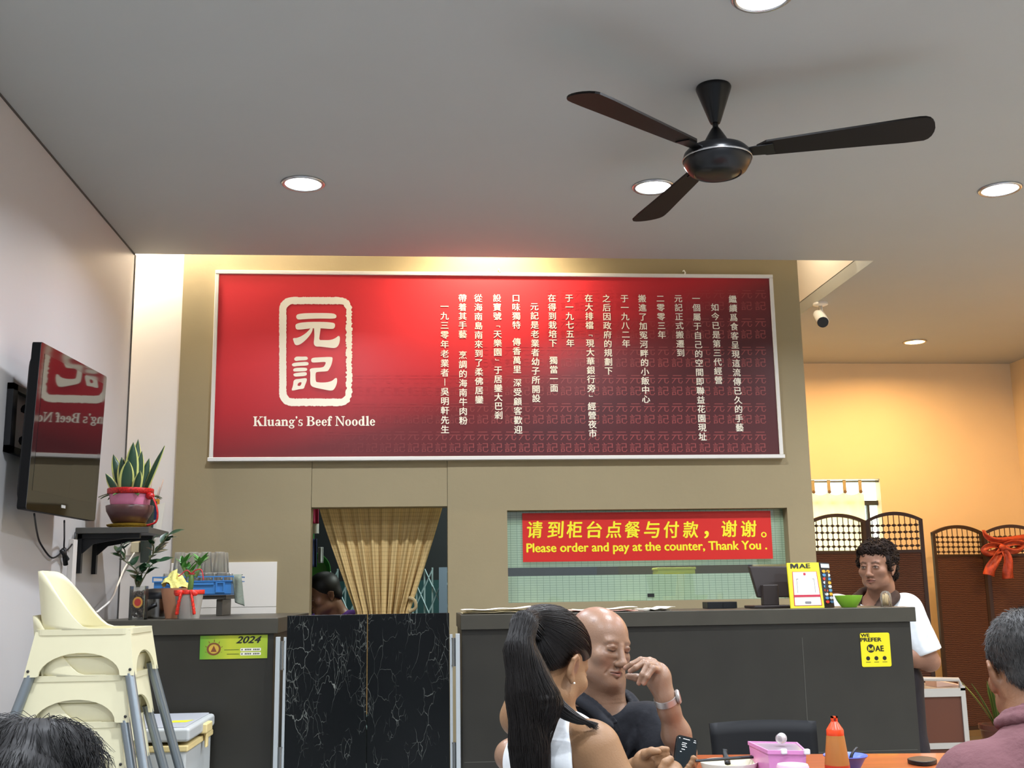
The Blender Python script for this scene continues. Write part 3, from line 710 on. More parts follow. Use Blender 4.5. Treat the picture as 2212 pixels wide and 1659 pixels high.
mixc = N(mm, 'ShaderNodeMixRGB'); L(mm, cur.outputs[0], mixc.inputs[0]); mixc.inputs[1].default_value = rgb('#070a0b'); mixc.inputs[2].default_value = rgb('#80837d'); L(mm, mixc.outputs[0], bsdf(mm).inputs['Base Color'])
M_post = mat('pale_grey_post', '#b9bfc1', .4, metal=.3); M_steel = mat('hinge_steel', '#8b8d8c', .25, metal=.9)
gx0 = Yp(620, 1400, CF).x; gxm = Yp(793.5, 1400, CF).x; gx1 = Yp(970.5, 1400, CF).x; gz = 1.136
for name, lab, x0, x1, hx, sgn in (('gate_leaf', 'left black marble leaf of the low kitchen gate', gx0, gxm-.002, gx0, -1), ('gate_leaf', 'right black marble leaf of the low kitchen gate', gxm+.002, gx1, gx1, 1)):
    t = thing(name, lab, 'gate', ((x0+x1)/2, CF, .06))
    m = MB(); m.box((x0, CF-.012, .06), (x1, CF+.012, gz)); m.build('marble_panel', M_marble, t, bevel=.0015)
    m = MB(); m.box((hx+sgn*.002, CF-.010, .1), (hx+sgn*.014, CF+.010, 1.045)); m.build('edge_strip', M_post, t, bevel=.001)
    px_h = hx+sgn*.020
    for z in (.18, .535, .97):
        m = MB(); m.tube([(px_h, CF-.012, z-.055), (px_h, CF-.012, z+.055)], .0085, 12); m.tube([(px_h, CF-.012, z+.055), (px_h, CF-.012, z+.06)], .0105, 12); m.tube([(px_h, CF-.012, z-.06), (px_h, CF-.012, z-.055)], .0105, 12)
        m.build('hinge', M_steel, t, smooth=False, auto=True)
    tp = thing('gate_post', ('left' if sgn < 0 else 'right')+' pale grey post of the low black gate', 'post', (hx+sgn*.04, CF, 0))
    m = MB(); m.box((min(hx+sgn*.027, hx+sgn*.045), CF-.030, 0), (max(hx+sgn*.027, hx+sgn*.045), CF-.004, 1.047)); m.build('upright', M_post, tp, bevel=.001)
    m = MB(); m.box((hx+sgn*.036-.03*(sgn < 0)-.008, CF-.06, 0), (hx+sgn*.036+.03*(sgn > 0)+.008, CF-.003, .012)); m.build('foot_plate', M_steel, tp)
# licence plate on the side counter
def on_counter(px, py): return Yp(px, py, CF+.020)
a = on_counter(433, 1373.5); b = on_counter(578.5, 1371); c = on_counter(432, 1424.5)
PW, PH = b.x-a.x, a.z-c.z
F = face_fr((a.x, CF+.020, c.z), (1, 0, 0), (0, 0, 1), (0, -1, 0))
lp = thing('licence_plate', 'green and yellow licence plate reading 2024 on the side counter', 'sign', (a.x+PW/2, CF+.02, c.z))
M_plate = mat('plate_print', '#a8b42c', .45)
tcx = N(M_plate, 'ShaderNodeTexCoord'); sx = N(M_plate, 'ShaderNodeSeparateXYZ'); L(M_plate, tcx.outputs['Generated'], sx.inputs[0])
rp = N(M_plate, 'ShaderNodeValToRGB'); L(M_plate, sx.outputs[0], rp.inputs[0]); e = rp.color_ramp.elements
e[0].color = rgb('#5f9a2e'); e[1].color = rgb('#9db531'); q = e.new(.45); q.color = rgb('#b9c033'); L(M_plate, rp.outputs[0], bsdf(M_plate).inputs['Base Color'])
m = MB(); m.prism([[(0, 0), (PW, 0), (PW, PH), (0, PH)]], F, 0, .0025); m.build('board', M_plate, lp)
M_ink = mat('black_ink', '#17181a', .5); M_inkg = mat('dark_green_ink', '#2a3a22', .5)
m = MB(); put_text(m, '2024', lambda u, v: F(PW*.72+u, PH*.80+v, .0034), .03, .35, w=PW*.38, h=PH*.30); m.build('year', M_ink, lp, recalc=False)
m = MB()
for y, h in ((.38, .13), (.20, .13)): m.prism([rrect(PW*.60, PH*(y-h/2), PW*.905, PH*(y+h/2), PH*.03, 3)], lambda u, v, d: F(u, v, d), .0026, .0031)
m.build('name_field', M_paper, lp, recalc=False)
m = MB()
for y in (.38, .20):
    for k in range(11): 
        if k % 5 != 1: m.prism([[(PW*(.615+k*.025), PH*(y-.03)), (PW*(.632+k*.025), PH*(y-.03)), (PW*(.634+k*.025), PH*(y+.03)), (PW*(.617+k*.025), PH*(y+.03))]], F, .0032, .0034)
    m.prism([[(PW*(.36 if y > .3 else .40), PH*(y-.008)), (PW*.58, PH*(y-.008)), (PW*.58, PH*(y+.012)), (PW*(.36 if y > .3 else .40), PH*(y+.012))]], F, .0032, .0034)
m.build('small_print', M_inkg, lp, recalc=False)
M_emb = mat('emblem_brown', '#7a4526', .5); M_embg = mat('emblem_gold', '#c9a23e', .5)
cx_, cy_ = PW*.205, PH*.43
m = MB(); m.prism([[(cx_+PH*.30*math.cos(R(k*15)), cy_+PH*.27*math.sin(R(k*15))) for k in range(24)], [(cx_+PH*.22*math.cos(R(k*15)), cy_+PH*.20*math.sin(R(k*15))) for k in range(24)]], F, .0026, .0031)
for k in range(9):
    a_ = R(-60+k*37); m.prism([[(cx_+PH*.33*math.cos(a_)-.002, cy_+PH*.33*math.sin(a_)-.002), (cx_+PH*.33*math.cos(a_)+.003, cy_+PH*.33*math.sin(a_)-.002), (cx_+PH*.40*math.cos(a_), cy_+PH*.40*math.sin(a_)+.003)]], F, .0026, .0031)
m.build('emblem_ring', M_emb, lp, recalc=False)
m = MB(); m.prism([[(cx_+PH*.21*math.cos(R(k*15)), cy_+PH*.19*math.sin(R(k*15))) for k in range(24)]], F, .0026, .003); m.build('emblem_disc', M_embg, lp, recalc=False)
m = MB(); m.prism([[(cx_-PH*.13, cy_-PH*.12), (cx_+PH*.13, cy_-PH*.12), (cx_+PH*.06, cy_+.002), (cx_, cy_+PH*.15), (cx_-PH*.06, cy_+.002)]], F, .003, .0034); m.build('emblem_figure', M_emb, lp, recalc=False)

# yellow sticker on the serving counter
a = Yp(1857, 1367.5, CF+.02); c = Yp(1926, 1439.5, CF+.02)
PW, PH = c.x-a.x, a.z-c.z
F = face_fr((a.x, CF+.0200, c.z), (1, 0, 0), (0, 0, 1), (0, -1, 0))
ys = thing('payment_sticker', 'square yellow WE PREFER sticker on the front of the serving counter', 'sticker', (a.x+PW/2, CF+.02, c.z))
M_yel = mat('yellow_print', '#e3d51c', .4); M_brand = mat('warm_black_print', '#1a1812', .5)
def mae_logo(m, fr, w, h, d):
    """three capitals, the first set in a disc"""
    rr = h*.62
    circ = [(-w/2+rr+rr*math.cos(R(k*12)), rr*math.sin(R(k*12))) for k in range(30)]
    mm_ = [(-w/2+rr*.35, -rr*.55), (-w/2+rr*.35, rr*.6), (-w/2+rr, -rr*.1), (-w/2+rr*1.65, rr*.6), (-w/2+rr*1.65, -rr*.55), (-w/2+rr*1.35, -rr*.55), (-w/2+rr*1.35, rr*.0), (-w/2+rr, -rr*.62), (-w/2+rr*.65, rr*.0), (-w/2+rr*.65, -rr*.55)]
    m.prism([circ, mm_], lambda u, v, q: fr(u, v, d), 0, 0)
    put_text(m, 'AE', lambda u, v: fr(-w/2+rr*2.05+(w-rr*2.05)/2+u, v-rr*.03, d), .035, w=w-rr*2.1, h=h*.86)
m = MB(); m.prism([rrect(0, 0, PW, PH, .008, 4)], F, 0, .0015); m.build('card', M_yel, ys)
m = MB(); put_text(m, 'WE', lambda u, v: F(PW*.17+u, PH*.93+v, .0022), .035, w=PW*.30, h=PH*.10); put_text(m, 'PREFER', lambda u, v: F(PW*.36+u, PH*.80+v, .0022), .035, w=PW*.72, h=PH*.115)
m.build('slogan', M_brand, ys, recalc=False)
m = MB(); mae_logo(m, lambda u, v, d: F(PW*.49+u, PH*.54+v, d), PW*.58, PH*.20, .0022); m.build('emblem', M_brand, ys, recalc=False)
for k in range(3):
    m = MB(); cx_ = PW*(.22+.28*k); m.prism([[(cx_+PH*.062*math.cos(R(j*20)), PH*.25+PH*.062*math.sin(R(j*20))) for j in range(18)]], F, .0016, .002)
    m.prism([[(cx_-PW*.08, PH*.13), (cx_+PW*.08, PH*.13), (cx_+PW*.08, PH*.145), (cx_-PW*.08, PH*.145)]], F, .0016, .002); m.build('icon', M_brand, ys, recalc=False)
# ------------------------------------------------------------------ serving window: pane, frosted film, red notice
GY = YW+.075
sw = thing('serving_window', 'long serving window glazed with greenish grid film', 'window', ((WX0+WX1)/2, GY, WZ0))
M_pane = mat('clear_glass', '#ffffff', .02, trans=1, ior=1.45)
nt = M_pane.node_tree; g_ = N(M_pane, 'ShaderNodeBsdfGlossy'); g_.inputs['Roughness'].default_value = .02; tp_ = N(M_pane, 'ShaderNodeBsdfTransparent')
mx = N(M_pane, 'ShaderNodeMixShader'); mx.inputs[0].default_value = .07
L(M_pane, tp_.outputs[0], mx.inputs[1]); L(M_pane, g_.outputs[0], mx.inputs[2]); L(M_pane, mx.outputs[0], nt.nodes['Material Output'].inputs[0])
m = MB(); m.box((WX0, GY, WZ0), (WX1, GY+.004, WZ1)); m.build('pane', M_pane, sw)
M_film = mat('frosted_grid_film', '#bcd0bb', .6)
nt = M_film.node_tree; geo = N(M_film, 'ShaderNodeNewGeometry'); sp = N(M_film, 'ShaderNodeSeparateXYZ'); L(M_film, geo.outputs['Position'], sp.inputs[0])
def lines(axis, period, width):
    a = N(M_film, 'ShaderNodeMath', _operation='DIVIDE'); L(M_film, sp.outputs[axis], a.inputs[0]); a.inputs[1].default_value = period
    b = N(M_film, 'ShaderNodeMath', _operation='FRACT'); L(M_film, a.outputs[0], b.inputs[0])
    c = N(M_film, 'ShaderNodeMath', _operation='LESS_THAN'); L(M_film, b.outputs[0], c.inputs[0]); c.inputs[1].default_value = width; return c
la, lb = lines(0, .0375, .05), lines(2, .0135, .13)
mxl = N(M_film, 'ShaderNodeMath', _operation='MAXIMUM'); L(M_film, la.outputs[0], mxl.inputs[0]); L(M_film, lb.outputs[0], mxl.inputs[1])
mc = N(M_film, 'ShaderNodeMixRGB'); L(M_film, mxl.outputs[0], mc.inputs[0]); mc.inputs[1].default_value = rgb('#bcd0bb'); mc.inputs[2].default_value = rgb('#7f9685'); L(M_film, mc.outputs[0], bsdf(M_film).inputs['Base Color'])
tl_ = N(M_film, 'ShaderNodeBsdfTranslucent'); L(M_film, mc.outputs[0], tl_.inputs[0]); tp_ = N(M_film, 'ShaderNodeBsdfTransparent')
m1 = N(M_film, 'ShaderNodeMixShader'); m1.inputs[0].default_value = .5; L(M_film, bsdf(M_film).outputs[0], m1.inputs[1]); L(M_film, tl_.outputs[0], m1.inputs[2])
m2 = N(M_film, 'ShaderNodeMixShader'); m2.inputs[0].default_value = .24; L(M_film, m1.outputs[0], m2.inputs[1]); L(M_film, tp_.outputs[0], m2.inputs[2]); L(M_film, m2.outputs[0], nt.nodes['Material Output'].inputs[0])
z_u = Yp(1400, 1222.5, GY).z; z_l = Yp(1400, 1240.5, GY).z
m = MB(); m.box((WX0+.001, GY+.005, z_u), (WX1-.001, GY+.006, WZ1)); m.build('film', M_film, sw, label='upper strip of greenish grid film')
m = MB(); m.box((WX0+.001, GY+.005, WZ0), (WX1-.001, GY+.006, z_l)); m.build('film', M_film, sw, label='lower strip of greenish grid film')
p = Yp(1406, 1286, GY)
m = MB(); m.box((p.x-.02, GY-.002, p.z-.01), (p.x+.02, GY-.0005, p.z+.01)); m.build('tape_patch', M_ink, sw, label='small black patch')
NY = GY-.02
a = Yp(1128, 1107, NY); b = Yp(1663, 1105, NY); c = Yp(1130, 1213, NY); d = Yp(1671, 1208, NY)
nx0, nx1, nz0, nz1 = (a.x+c.x)/2, (b.x+d.x)/2, (c.z+d.z)/2, min((a.z+b.z)/2, WZ1-.002)
rs = thing('order_notice', 'red notice with yellow writing about ordering, hung in the serving window', 'sign', ((nx0+nx1)/2, NY, nz0))
M_rsign = mat('red_notice_print', '#cd231c', .45); M_ytext = mat('yellow_lettering', '#f4e52a', .5)
m = MB(); m.box((nx0, NY, nz0), (nx1, NY+.003, nz1)); m.build('board', M_rsign, rs)
w = nx1-nx0
def onn(px, py): q = Yp(px, py, NY-.001); return q
for ch, px in zip('请到柜台点餐与付款', (1155, 1200, 1241, 1284, 1326, 1366, 1408, 1450, 1492)):
    m = MB(); q = onn(px, 1144); put_text(m, ch, lambda u, v: (q.x+u+v*.08, NY-.001, q.z+v), .024, w=.092, h=.098); m.build('character', M_ytext, rs, recalc=False)
for ch, px in (('谢', 1575), ('谢', 1617)):
    m = MB(); q = onn(px, 1142); put_text(m, ch, lambda u, v: (q.x+u+v*.08, NY-.001, q.z+v), .024, w=.094, h=.098); m.build('character', M_ytext, rs, recalc=False)
m = MB(); q = onn(1526, 1155); put_text(m, '，', lambda u, v: (q.x+u, NY-.001, q.z+v), .03, h=.045)
q = onn(1650, 1155); put_text(m, '。', lambda u, v: (q.x+u, NY-.001, q.z+v), .012, h=.033); m.build('punctuation', M_ytext, rs, recalc=False)
m = MB(); q0, q1 = onn(1137, 1183), onn(1657, 1181)
put_text(m, 'Please order and pay at the counter, Thank You .', lambda u, v: ((q0.x+q1.x)/2+u, NY-.001, (q0.z+q1.z)/2-.004+v), .03, w=q1.x-q0.x, h=.069); m.build('english_writing', M_ytext, rs, recalc=False)
# kitchen worktop with pale boxes seen through the film
m = MB(); m.box((.25, YW+.16, 0), (2.17, YW+.62, 1.10)); m.box((.25, YW+.15, 1.10), (2.17, YW+.63, 1.14)); o = m.build('kitchen_worktop', M_steel); tag(o, 'steel kitchen worktop behind the serving window', 'worktop')
M_ybox = mat('pale_yellow_plastic', '#dfe06a', .5)
for px0, px1, py0, lab, y in ((1332, 1394, 1252, 'low pale yellow box behind the film of the serving window', 6.62), (1421, 1502, 1226, 'tall pale yellow box behind the film of the serving window', 6.66), (1113, 1165, 1268, 'shallow pale box at the left end of the serving window', 6.64)):
    a = Yp(px0, py0, y); b = Yp(px1, py0, y)
    t = thing('storage_box', lab, 'box', (a.x, y, 1.14), 'boxes on the kitchen worktop')
    m = MB(); m.box((a.x, y, 1.1405), (b.x, y+.16, a.z-.014)); m.build('tub', M_ybox, t, bevel=.006)
    m = MB(); m.box((a.x-.004, y-.004, a.z-.014), (b.x+.004, y+.164, a.z)); m.build('lid', M_ybox, t, bevel=.004)
m = MB(); m.box((1.30, 7.3, 0), (2.17, 8.2, 1.5)); o = m.build('filler_cupboard', mat('filler_cupboard_front', '#6f6a52', .5)); tag(o, 'dim made-up cupboard added to darken the clear band of the serving window', 'cupboard')  # made up, tall enough to cover the lit side wall and keep the band dark

# ------------------------------------------------------------------ doorway curtain
CY0 = YW+.20
M_plaid = mat('plaid_curtain_cloth', '#c2a66a', .95)
nt = M_plaid.node_tree; uvn = N(M_plaid, 'ShaderNodeUVMap'); spu = N(M_plaid, 'ShaderNodeSeparateXYZ'); L(M_plaid, uvn.outputs[0], spu.inputs[0])
def pl(axis, n_, w_):
    a = N(M_plaid, 'ShaderNodeMath', _operation='MULTIPLY'); L(M_plaid, spu.outputs[axis], a.inputs[0]); a.inputs[1].default_value = n_
    b = N(M_plaid, 'ShaderNodeMath', _operation='FRACT'); L(M_plaid, a.outputs[0], b.inputs[0])
    c = N(M_plaid, 'ShaderNodeMath', _operation='LESS_THAN'); L(M_plaid, b.outputs[0], c.inputs[0]); c.inputs[1].default_value = w_; return c.outputs[0]
sa = N(M_plaid, 'ShaderNodeMath', _operation='ADD'); L(M_plaid, pl(0, 56, .30), sa.inputs[0]); L(M_plaid, pl(1, 52, .24), sa.inputs[1])
s2 = N(M_plaid, 'ShaderNodeMath', _operation='MULTIPLY'); L(M_plaid, sa.outputs[0], s2.inputs[0]); s2.inputs[1].default_value = .27
mc = N(M_plaid, 'ShaderNodeMixRGB'); L(M_plaid, s2.outputs[0], mc.inputs[0]); mc.inputs[1].default_value = rgb('#d0b47c'); mc.inputs[2].default_value = rgb('#8c7344'); L(M_plaid, mc.outputs[0], bsdf(M_plaid).inputs['Base Color'])
tA, tB = Yp(688, 1100, CY0).x, Yp(957, 1100, CY0).x
bA, bB = Yp(766, 1322, CY0).x, Yp(884, 1322, CY0).x
ZT, ZB = 1.735, .55
zt_ = Yp(820, 1322, CY0).z
dc = thing('door_curtain', 'cream plaid curtain gathered at its foot in the kitchen doorway', 'curtain', ((tA+tB)/2, CY0, ZB))
def fdc(u, v):
    z = ZT+(ZB-ZT)*v; k = min(1, (ZT-z)/(ZT-zt_))
    kk = k**1.08
    x0 = tA+(bA-tA)*kk; x1 = tB+(bB-tB)*kk
    g = (.006+.022*k)
    ph = u*9.0*2*math.pi
    y = CY0+g*(math.sin(ph)+.45*math.sin(2.3*ph+1.1))
    x = x0+(x1-x0)*u+.006*k*math.sin(ph*1.0+.8)
    return (x, y, z)
NU, NV = 180, 50
mbm = MB(); mbm.grid(fdc, NU, NV)
uvl = mbm.bm.loops.layers.uv.new('UVMap'); mbm.bm.verts.index_update()
for f in mbm.bm.faces:
    for l in f.loops: i = l.vert.index; l[uvl].uv = ((i//(NV+1))/NU, 1-(i % (NV+1))/NV)
mbm.build('cloth', M_plaid, dc, smooth=True, recalc=False)
m = MB(); m.tube([(DX0-.03, CY0-.002, ZT+.012), (DX1+.03, CY0-.002, ZT+.012)], .009, 10); m.build('rod', M_steel, dc, smooth=True)
p = Yp(890, 1302, CY0-.03)
m = MB(); m.tube(spline([(p.x-.02, p.y, p.z+.03), (p.x+.015, p.y-.01, p.z+.012), (p.x+.02, p.y-.01, p.z-.03), (p.x-.015, p.y, p.z-.05)], 5), [.010]*15+[.014], 8); m.build('tie_back', mat('tie_cloth', '#a8946c', .9), dc, smooth=True)

# ------------------------------------------------------------------ dim kitchen seen past the curtain
M_gr = mat('teal_white_grille', '#9fb8bd', .5, metal=.2)
gl = thing('folding_grille', 'pale folding lattice grille in the dark kitchen behind the doorway', 'grille', (0, 8.3, 0))
gxa, gxb = Yp(712, 1250, 8.3).x, Yp(968, 1250, 8.3).x
nb = 15; zt = Yp(930, 1226, 8.3).z
for k in range(nb+1):
    x = gxa+(gxb-gxa)*k/nb
    m = MB(); m.box((x-.006, 8.295, .05), (x+.006, 8.305, zt if k % 2 else zt-.02)); m.build('upright', M_gr, gl)
m = MB()
dx = (gxb-gxa)/nb
for k in range(nb):
    x = gxa+dx*k
    for j in range(5):
        z0 = zt-.14-.25*j
        for s in (0, 1):
            a, b = ((x, z0-.0), (x+dx, z0+.13)) if s else ((x, z0+.13), (x+dx, z0))
            if k % 2: a, b = (a[0], a[1]-.12), (b[0], b[1]-.12)
            m.tube([(a[0], 8.29, a[1]), (b[0], 8.29, b[1])], .005, 4)
m.build('lattice', M_gr, gl)
a = Yp(948, 1226, 8.28)
m = MB(); m.box((a.x, 8.27, 0), (a.x+.06, 8.30, zt)); m.build('frame_post', mat('slate_blue_post', '#75879a', .5), gl)
M_teal = mat('teal_shutter', '#1f4648', .6)
m = MB(); m.box((-.62, 8.50, .6), (.16, 8.53, 1.32)); o = m.build('teal_shutter', M_teal); tag(o, 'dark teal shutter behind the folding grille', 'shutter')
M_crim = mat('crimson_cloth', '#a31c4e', .8); M_navyc = mat('navy_cloth', '#1e2a55', .8); M_lime = mat('green_basin_plastic', '#4f9a52', .4)
def hang(name, lab, cat, px0, py0, px1, py1, y, M, bend=.012):
    a = Yp(px0, py0, y); b = Yp(px1, py1, y)
    m = MB(); m.grid(lambda u, v: (a.x+(b.x-a.x)*u, y+bend*math.sin(u*9)*(.3+v), a.z+(b.z-a.z)*v), 12, 8); return tag(m.build(name, M, smooth=True, solid=.006, recalc=False), lab, cat)
m = MB(); m.tube([(Yp(655, 1090, 7.0).x, 7.0, Yp(680, 1086, 7.0).z), (Yp(720, 1090, 7.0).x, 7.0, Yp(680, 1086, 7.0).z)], .008, 8)
for px in (660, 715): q = Yp(px, 1090, 7.0); m.tube([(q.x, 7.0, 3.0), (q.x, 7.0, Yp(680, 1086, 7.0).z)], .004, 6)
tag(m.build('hanging_rail', M_steel), 'steel rail hanging in the kitchen over the crimson cloth', 'rail')
hang('hanging_cloth', 'crimson cloth hanging at the top left of the kitchen doorway', 'cloth', 664, 1087, 687, 1131, 7.0, M_crim)
hang('hanging_cloth', 'navy cloth hanging below the paper roll in the kitchen doorway', 'cloth', 664, 1164, 683, 1225, 7.16, M_navyc)
q = Yp(679, 1142, 7.03); m = MB(); m.lathe([(0, -.03), (.028, -.03), (.028, .03), (0, .03)], q, 16); m.tube([(q.x, q.y, q.z+.03), (q.x, q.y, Yp(679, 1086, 7.03).z)], .002, 5); tag(m.build('paper_roll', mat('grey_white_roll', '#c8c8c6', .6), auto=True), 'pale roll hanging between the crimson and the navy cloth', 'roll')
q = Yp(675, 1236, 7.9); m = MB(); m.lathe([(.0, 0), (.10, .0), (.125, .05), (.13, .05), (.10, -.008), (0, -.008)], (q.x, 7.9, q.z), 28, Matrix.Rotation(R(80), 3, 'X')); m.tube([(q.x, 7.93, q.z+.11), (q.x, 7.93, 3.0)], .004, 5)
tag(m.build('green_basin', M_lime, auto=True), 'green plastic basin hanging above the dark-haired head in the kitchen', 'basin')
hang('white_towel', 'pale strip of cloth hanging in the kitchen left of the curtain', 'cloth', 688, 1182, 697, 1216, 7.4, mat('pale_cloth', '#aab0b0', .9))

# ------------------------------------------------------------------ things on the side counter
M_glass = mat('clear_plastic', '#ffffff', .06, trans=1, ior=1.3)
nt = M_glass.node_tree; tpg = N(M_glass, 'ShaderNodeBsdfTransparent'); tpg.inputs[0].default_value = (.97, .98, .97, 1); gg = N(M_glass, 'ShaderNodeBsdfGlossy'); gg.inputs['Roughness'].default_value = .08
fz = N(M_glass, 'ShaderNodeFresnel'); fz.inputs[0].default_value = 1.35; dfz = N(M_glass, 'ShaderNodeBsdfTranslucent'); dfz.inputs[0].default_value = (.95, .96, .94, 1)
ms = N(M_glass, 'ShaderNodeMixShader'); L(M_glass, fz.outputs[0], ms.inputs[0]); L(M_glass, tpg.outputs[0], ms.inputs[1]); L(M_glass, gg.outputs[0], ms.inputs[2])
ms2 = N(M_glass, 'ShaderNodeMixShader'); ms2.inputs[0].default_value = .26; L(M_glass, ms.outputs[0], ms2.inputs[1]); L(M_glass, dfz.outputs[0], ms2.inputs[2]); L(M_glass, ms2.outputs[0], nt.nodes['Material Output'].inputs[0])
def oval_leaf(mb, base, d, up, ln, wd, fold=.18, n=6):
    base, d = Vector(base), Vector(d).normalized(); up = Vector(up); side = d.cross(up)
    side = side.normalized() if side.length > .05 else Vector((1, 0, 0)); nrm = side.cross(d).normalized(); rows = []
    for i in range(n+1):
        t = i/n; w = wd*.5*math.sin(math.pi*min(1, .06+.94*t)**.85)
        c = base+d*ln*t-nrm*ln*.18*t*t
        rows.append([mb.bm.verts.new(c+side*w*s+nrm*w*fold*abs(s)) for s in (-1, 0, 1)])
    for a, b in zip(rows, rows[1:]):
        for k in range(2): mb.bm.faces.new((a[k], a[k+1], b[k+1], b[k])).smooth = True
M_jar = M_glass.copy(); [setattr(n.inputs[0], 'default_value', .04) for n in M_jar.node_tree.nodes if n.type == 'MIX_SHADER' and not n.inputs[0].is_linked]
# glass jar with the dark glossy cutting
M_dleaf = mat('dark_glossy_leaf', '#1d3a22', .3, var=.25, vscale=40); M_stem = mat('brown_green_stem', '#4a4a2c', .6)
q = Yp(298, 1337, 5.06); jx, jy, jz = q.x, q.y, CT
gp = thing('leafy_cutting', 'dark-leaved plant cutting standing in a square glass jar of pebbles', 'potted plant', (jx, jy, jz))
m = MB(); rw = .034
m.prism([rrect(jx-rw, jy-rw, jx+rw, jy+rw, .006, 2), rrect(jx-rw+.003, jy-rw+.003, jx+rw-.003, jy+rw-.003, .004, 2)], lambda u, v, d: (u, v, d), jz+.001, jz+.145)
m.prism([rrect(jx-rw, jy-rw, jx+rw, jy+rw, .006, 2)], lambda u, v, d: (u, v, d), jz+.0008, jz+.008); m.build('jar', M_jar, gp)
M_pebble = mat('pebbles', '#54483f', .5, var=.5, vscale=60, bump=.5)
m = MB(); rr = random.Random(2)
for k in range(110): m.ell((jx+rr.uniform(-.022, .022), jy+rr.uniform(-.022, .022), jz+.016+rr.random()*.105), (rr.uniform(.005, .009),)*3, seg=6, rings=4)
m.build('pebbles', M_pebble, gp, smooth=True); 
m = MB(); m.prism([[(jx+.004+.021*math.cos(R(k*15)), jz+.075+.024*math.sin(R(k*15))) for k in range(24)]], lambda u, v, d: (u, jy-rw-.0008-d, v), 0, .0006); m.build('round_label', mat('gold_label', '#b8863a', .4), gp)
m = MB(); m.prism([[(jx+.004+.014*math.cos(R(k*15)), jz+.075+.016*math.sin(R(k*15))) for k in range(24)]], lambda u, v, d: (u, jy-rw-.0008-d, v), .0008, .0012); m.build('label_centre', mat('red_label', '#a8322c', .4), gp)
ms_, ml_ = MB(), MB(); rr = random.Random(11)
def br(pts, nl, sz):
    P = [Yp(x, y, jy+dy) for x, y, dy in pts]; S_ = spline(P, 6)
    ms_.tube(S_, [.0035-.0018*i/len(S_) for i in range(len(S_))], 6)
    for k in range(nl):
        i = int((.22+.78*k/(nl-1))*(len(S_)-1)); c = S_[i]
        a = rr.uniform(0, 6.28) if k < nl-1 else 0; t_ = (S_[i]-S_[max(0, i-1)]).normalized()
        d = Vector((math.cos(a)*.9, math.sin(a)*.6, rr.uniform(-.15, .5)))+t_*.5
        oval_leaf(ml_, c, d, (rr.uniform(-.4, .4), rr.uniform(-.9, -.2), 1), sz*rr.uniform(.75, 1.2), sz*.58)
br([(298, 1268, 0), (296, 1235, 0), (268, 1210, -.01), (252, 1190, -.01)], 9, .052)
br([(298, 1268, 0), (310, 1230, .01), (332, 1195, .02), (352, 1170, .02), (365, 1155, .02)], 12, .060)
br([(300, 1268, 0), (315, 1240, -.02), (328, 1220, -.03), (345, 1212, -.02)], 7, .055)
br([(296, 1268, 0), (292, 1250, -.02), (300, 1235, -.03)], 5, .05)
br([(268, 1212, -.01), (270, 1190, 0), (262, 1180, 0)], 4, .046)
br([(330, 1196, .02), (332, 1180, .01), (326, 1168, 0)], 4, .05)
ms_.build('stems', M_stem, gp, smooth=True); ml_.build('leaves', M_dleaf, gp, recalc=False)
# rice warmer
M_cook = mat('polished_steel', '#b9b7b4', .15, metal=1)
q = Yp(339, 1336, 5.2); kx, ky = Yp(337, 1336, 5.37).x, 5.38
kt = thing('rice_cooker', 'round steel cooker with black lid behind the glass jar', 'cooker', (kx, ky, CT))
m = MB(); m.lathe([(0, .0008), (.082, .0008), (.088, .012), (.088, .085), (.09, .09)], (kx, ky, CT), 40); m.build('body', M_cook, kt, auto=True)
m = MB(); m.lathe([(.092, .088), (.094, .10), (.088, .118), (.06, .132), (.02, .136), (0, .136)], (kx, ky, CT), 40); m.build('lid', M_bplast, kt, auto=True)
m = MB(); m.tube([(kx-.03, ky-.088, CT+.038), (kx-.005, ky-.10, CT+.052), (kx+.02, ky-.098, CT+.062)], [.008, .010, .008], 8); m.build('handle', M_bplast, kt, smooth=True)
m = MB(); m.box((kx-.12, ky-.03, CT+.04), (kx-.085, ky+.03, CT+.10)); m.build('side_grip', M_bplast, kt, bevel=.008)
# grey pot with the lucky bamboo
M_greypot = mat('grey_pot', '#a9a59c', .5); M_bleaf = mat('fresh_green_leaf', '#3f7a2e', .4, var=.25, vscale=50); M_bstem = mat('bamboo_stalk', '#5e7d3c', .4)
M_ribb = mat('red_gauze_ribbon', '#cf2a1c', .4, var=.45, vscale=160)
q = Yp(406, 1334, 5.06); bx, by = q.x, 5.07
bt = thing('lucky_bamboo', 'small bamboo plant with a red bow on its grey pot on the side counter', 'potted plant', (bx, by, CT))
m = MB(); m.lathe([(0, .001), (.046, .001), (.060, .105), (.064, .107), (.064, .122), (.058, .122), (.056, .10), (0, .098)], (bx, by, CT), 32); m.build('pot', M_greypot, bt, auto=True)
m = MB(); m.lathe([(.0645, .106), (.0655, .108), (.0655, .124), (.0645, .125)], (bx, by, CT), 32, close=True)
for s, dx in ((-1, -.018), (1, .02)):
    P = [Vector((bx+dx, by-.066, CT+.118)), Vector((bx+dx+s*.008, by-.075, CT+.085)), Vector((bx+dx+s*.014, by-.072, CT+.05)), Vector((bx+dx+s*.018, by-.07, CT+.02))]
    S_ = spline(P, 5); m.tube(S_, [.011+.006*math.sin(i*1.3)**2+.004*i/len(S_) for i in range(len(S_))], 8, flat=.4)
    m.ell((bx+dx+s*.012, by-.073, CT+.112), (.02, .010, .012), Matrix.Rotation(s*.5, 3, 'Y'), 10, 6)
m.build('bow', M_ribb, bt, smooth=True)
m = MB(); P = [(bx+.0, by, CT+.09), (bx+.006, by, CT+.16), (bx+.008, by, CT+.21)]; m.tube(P, .012, 12)
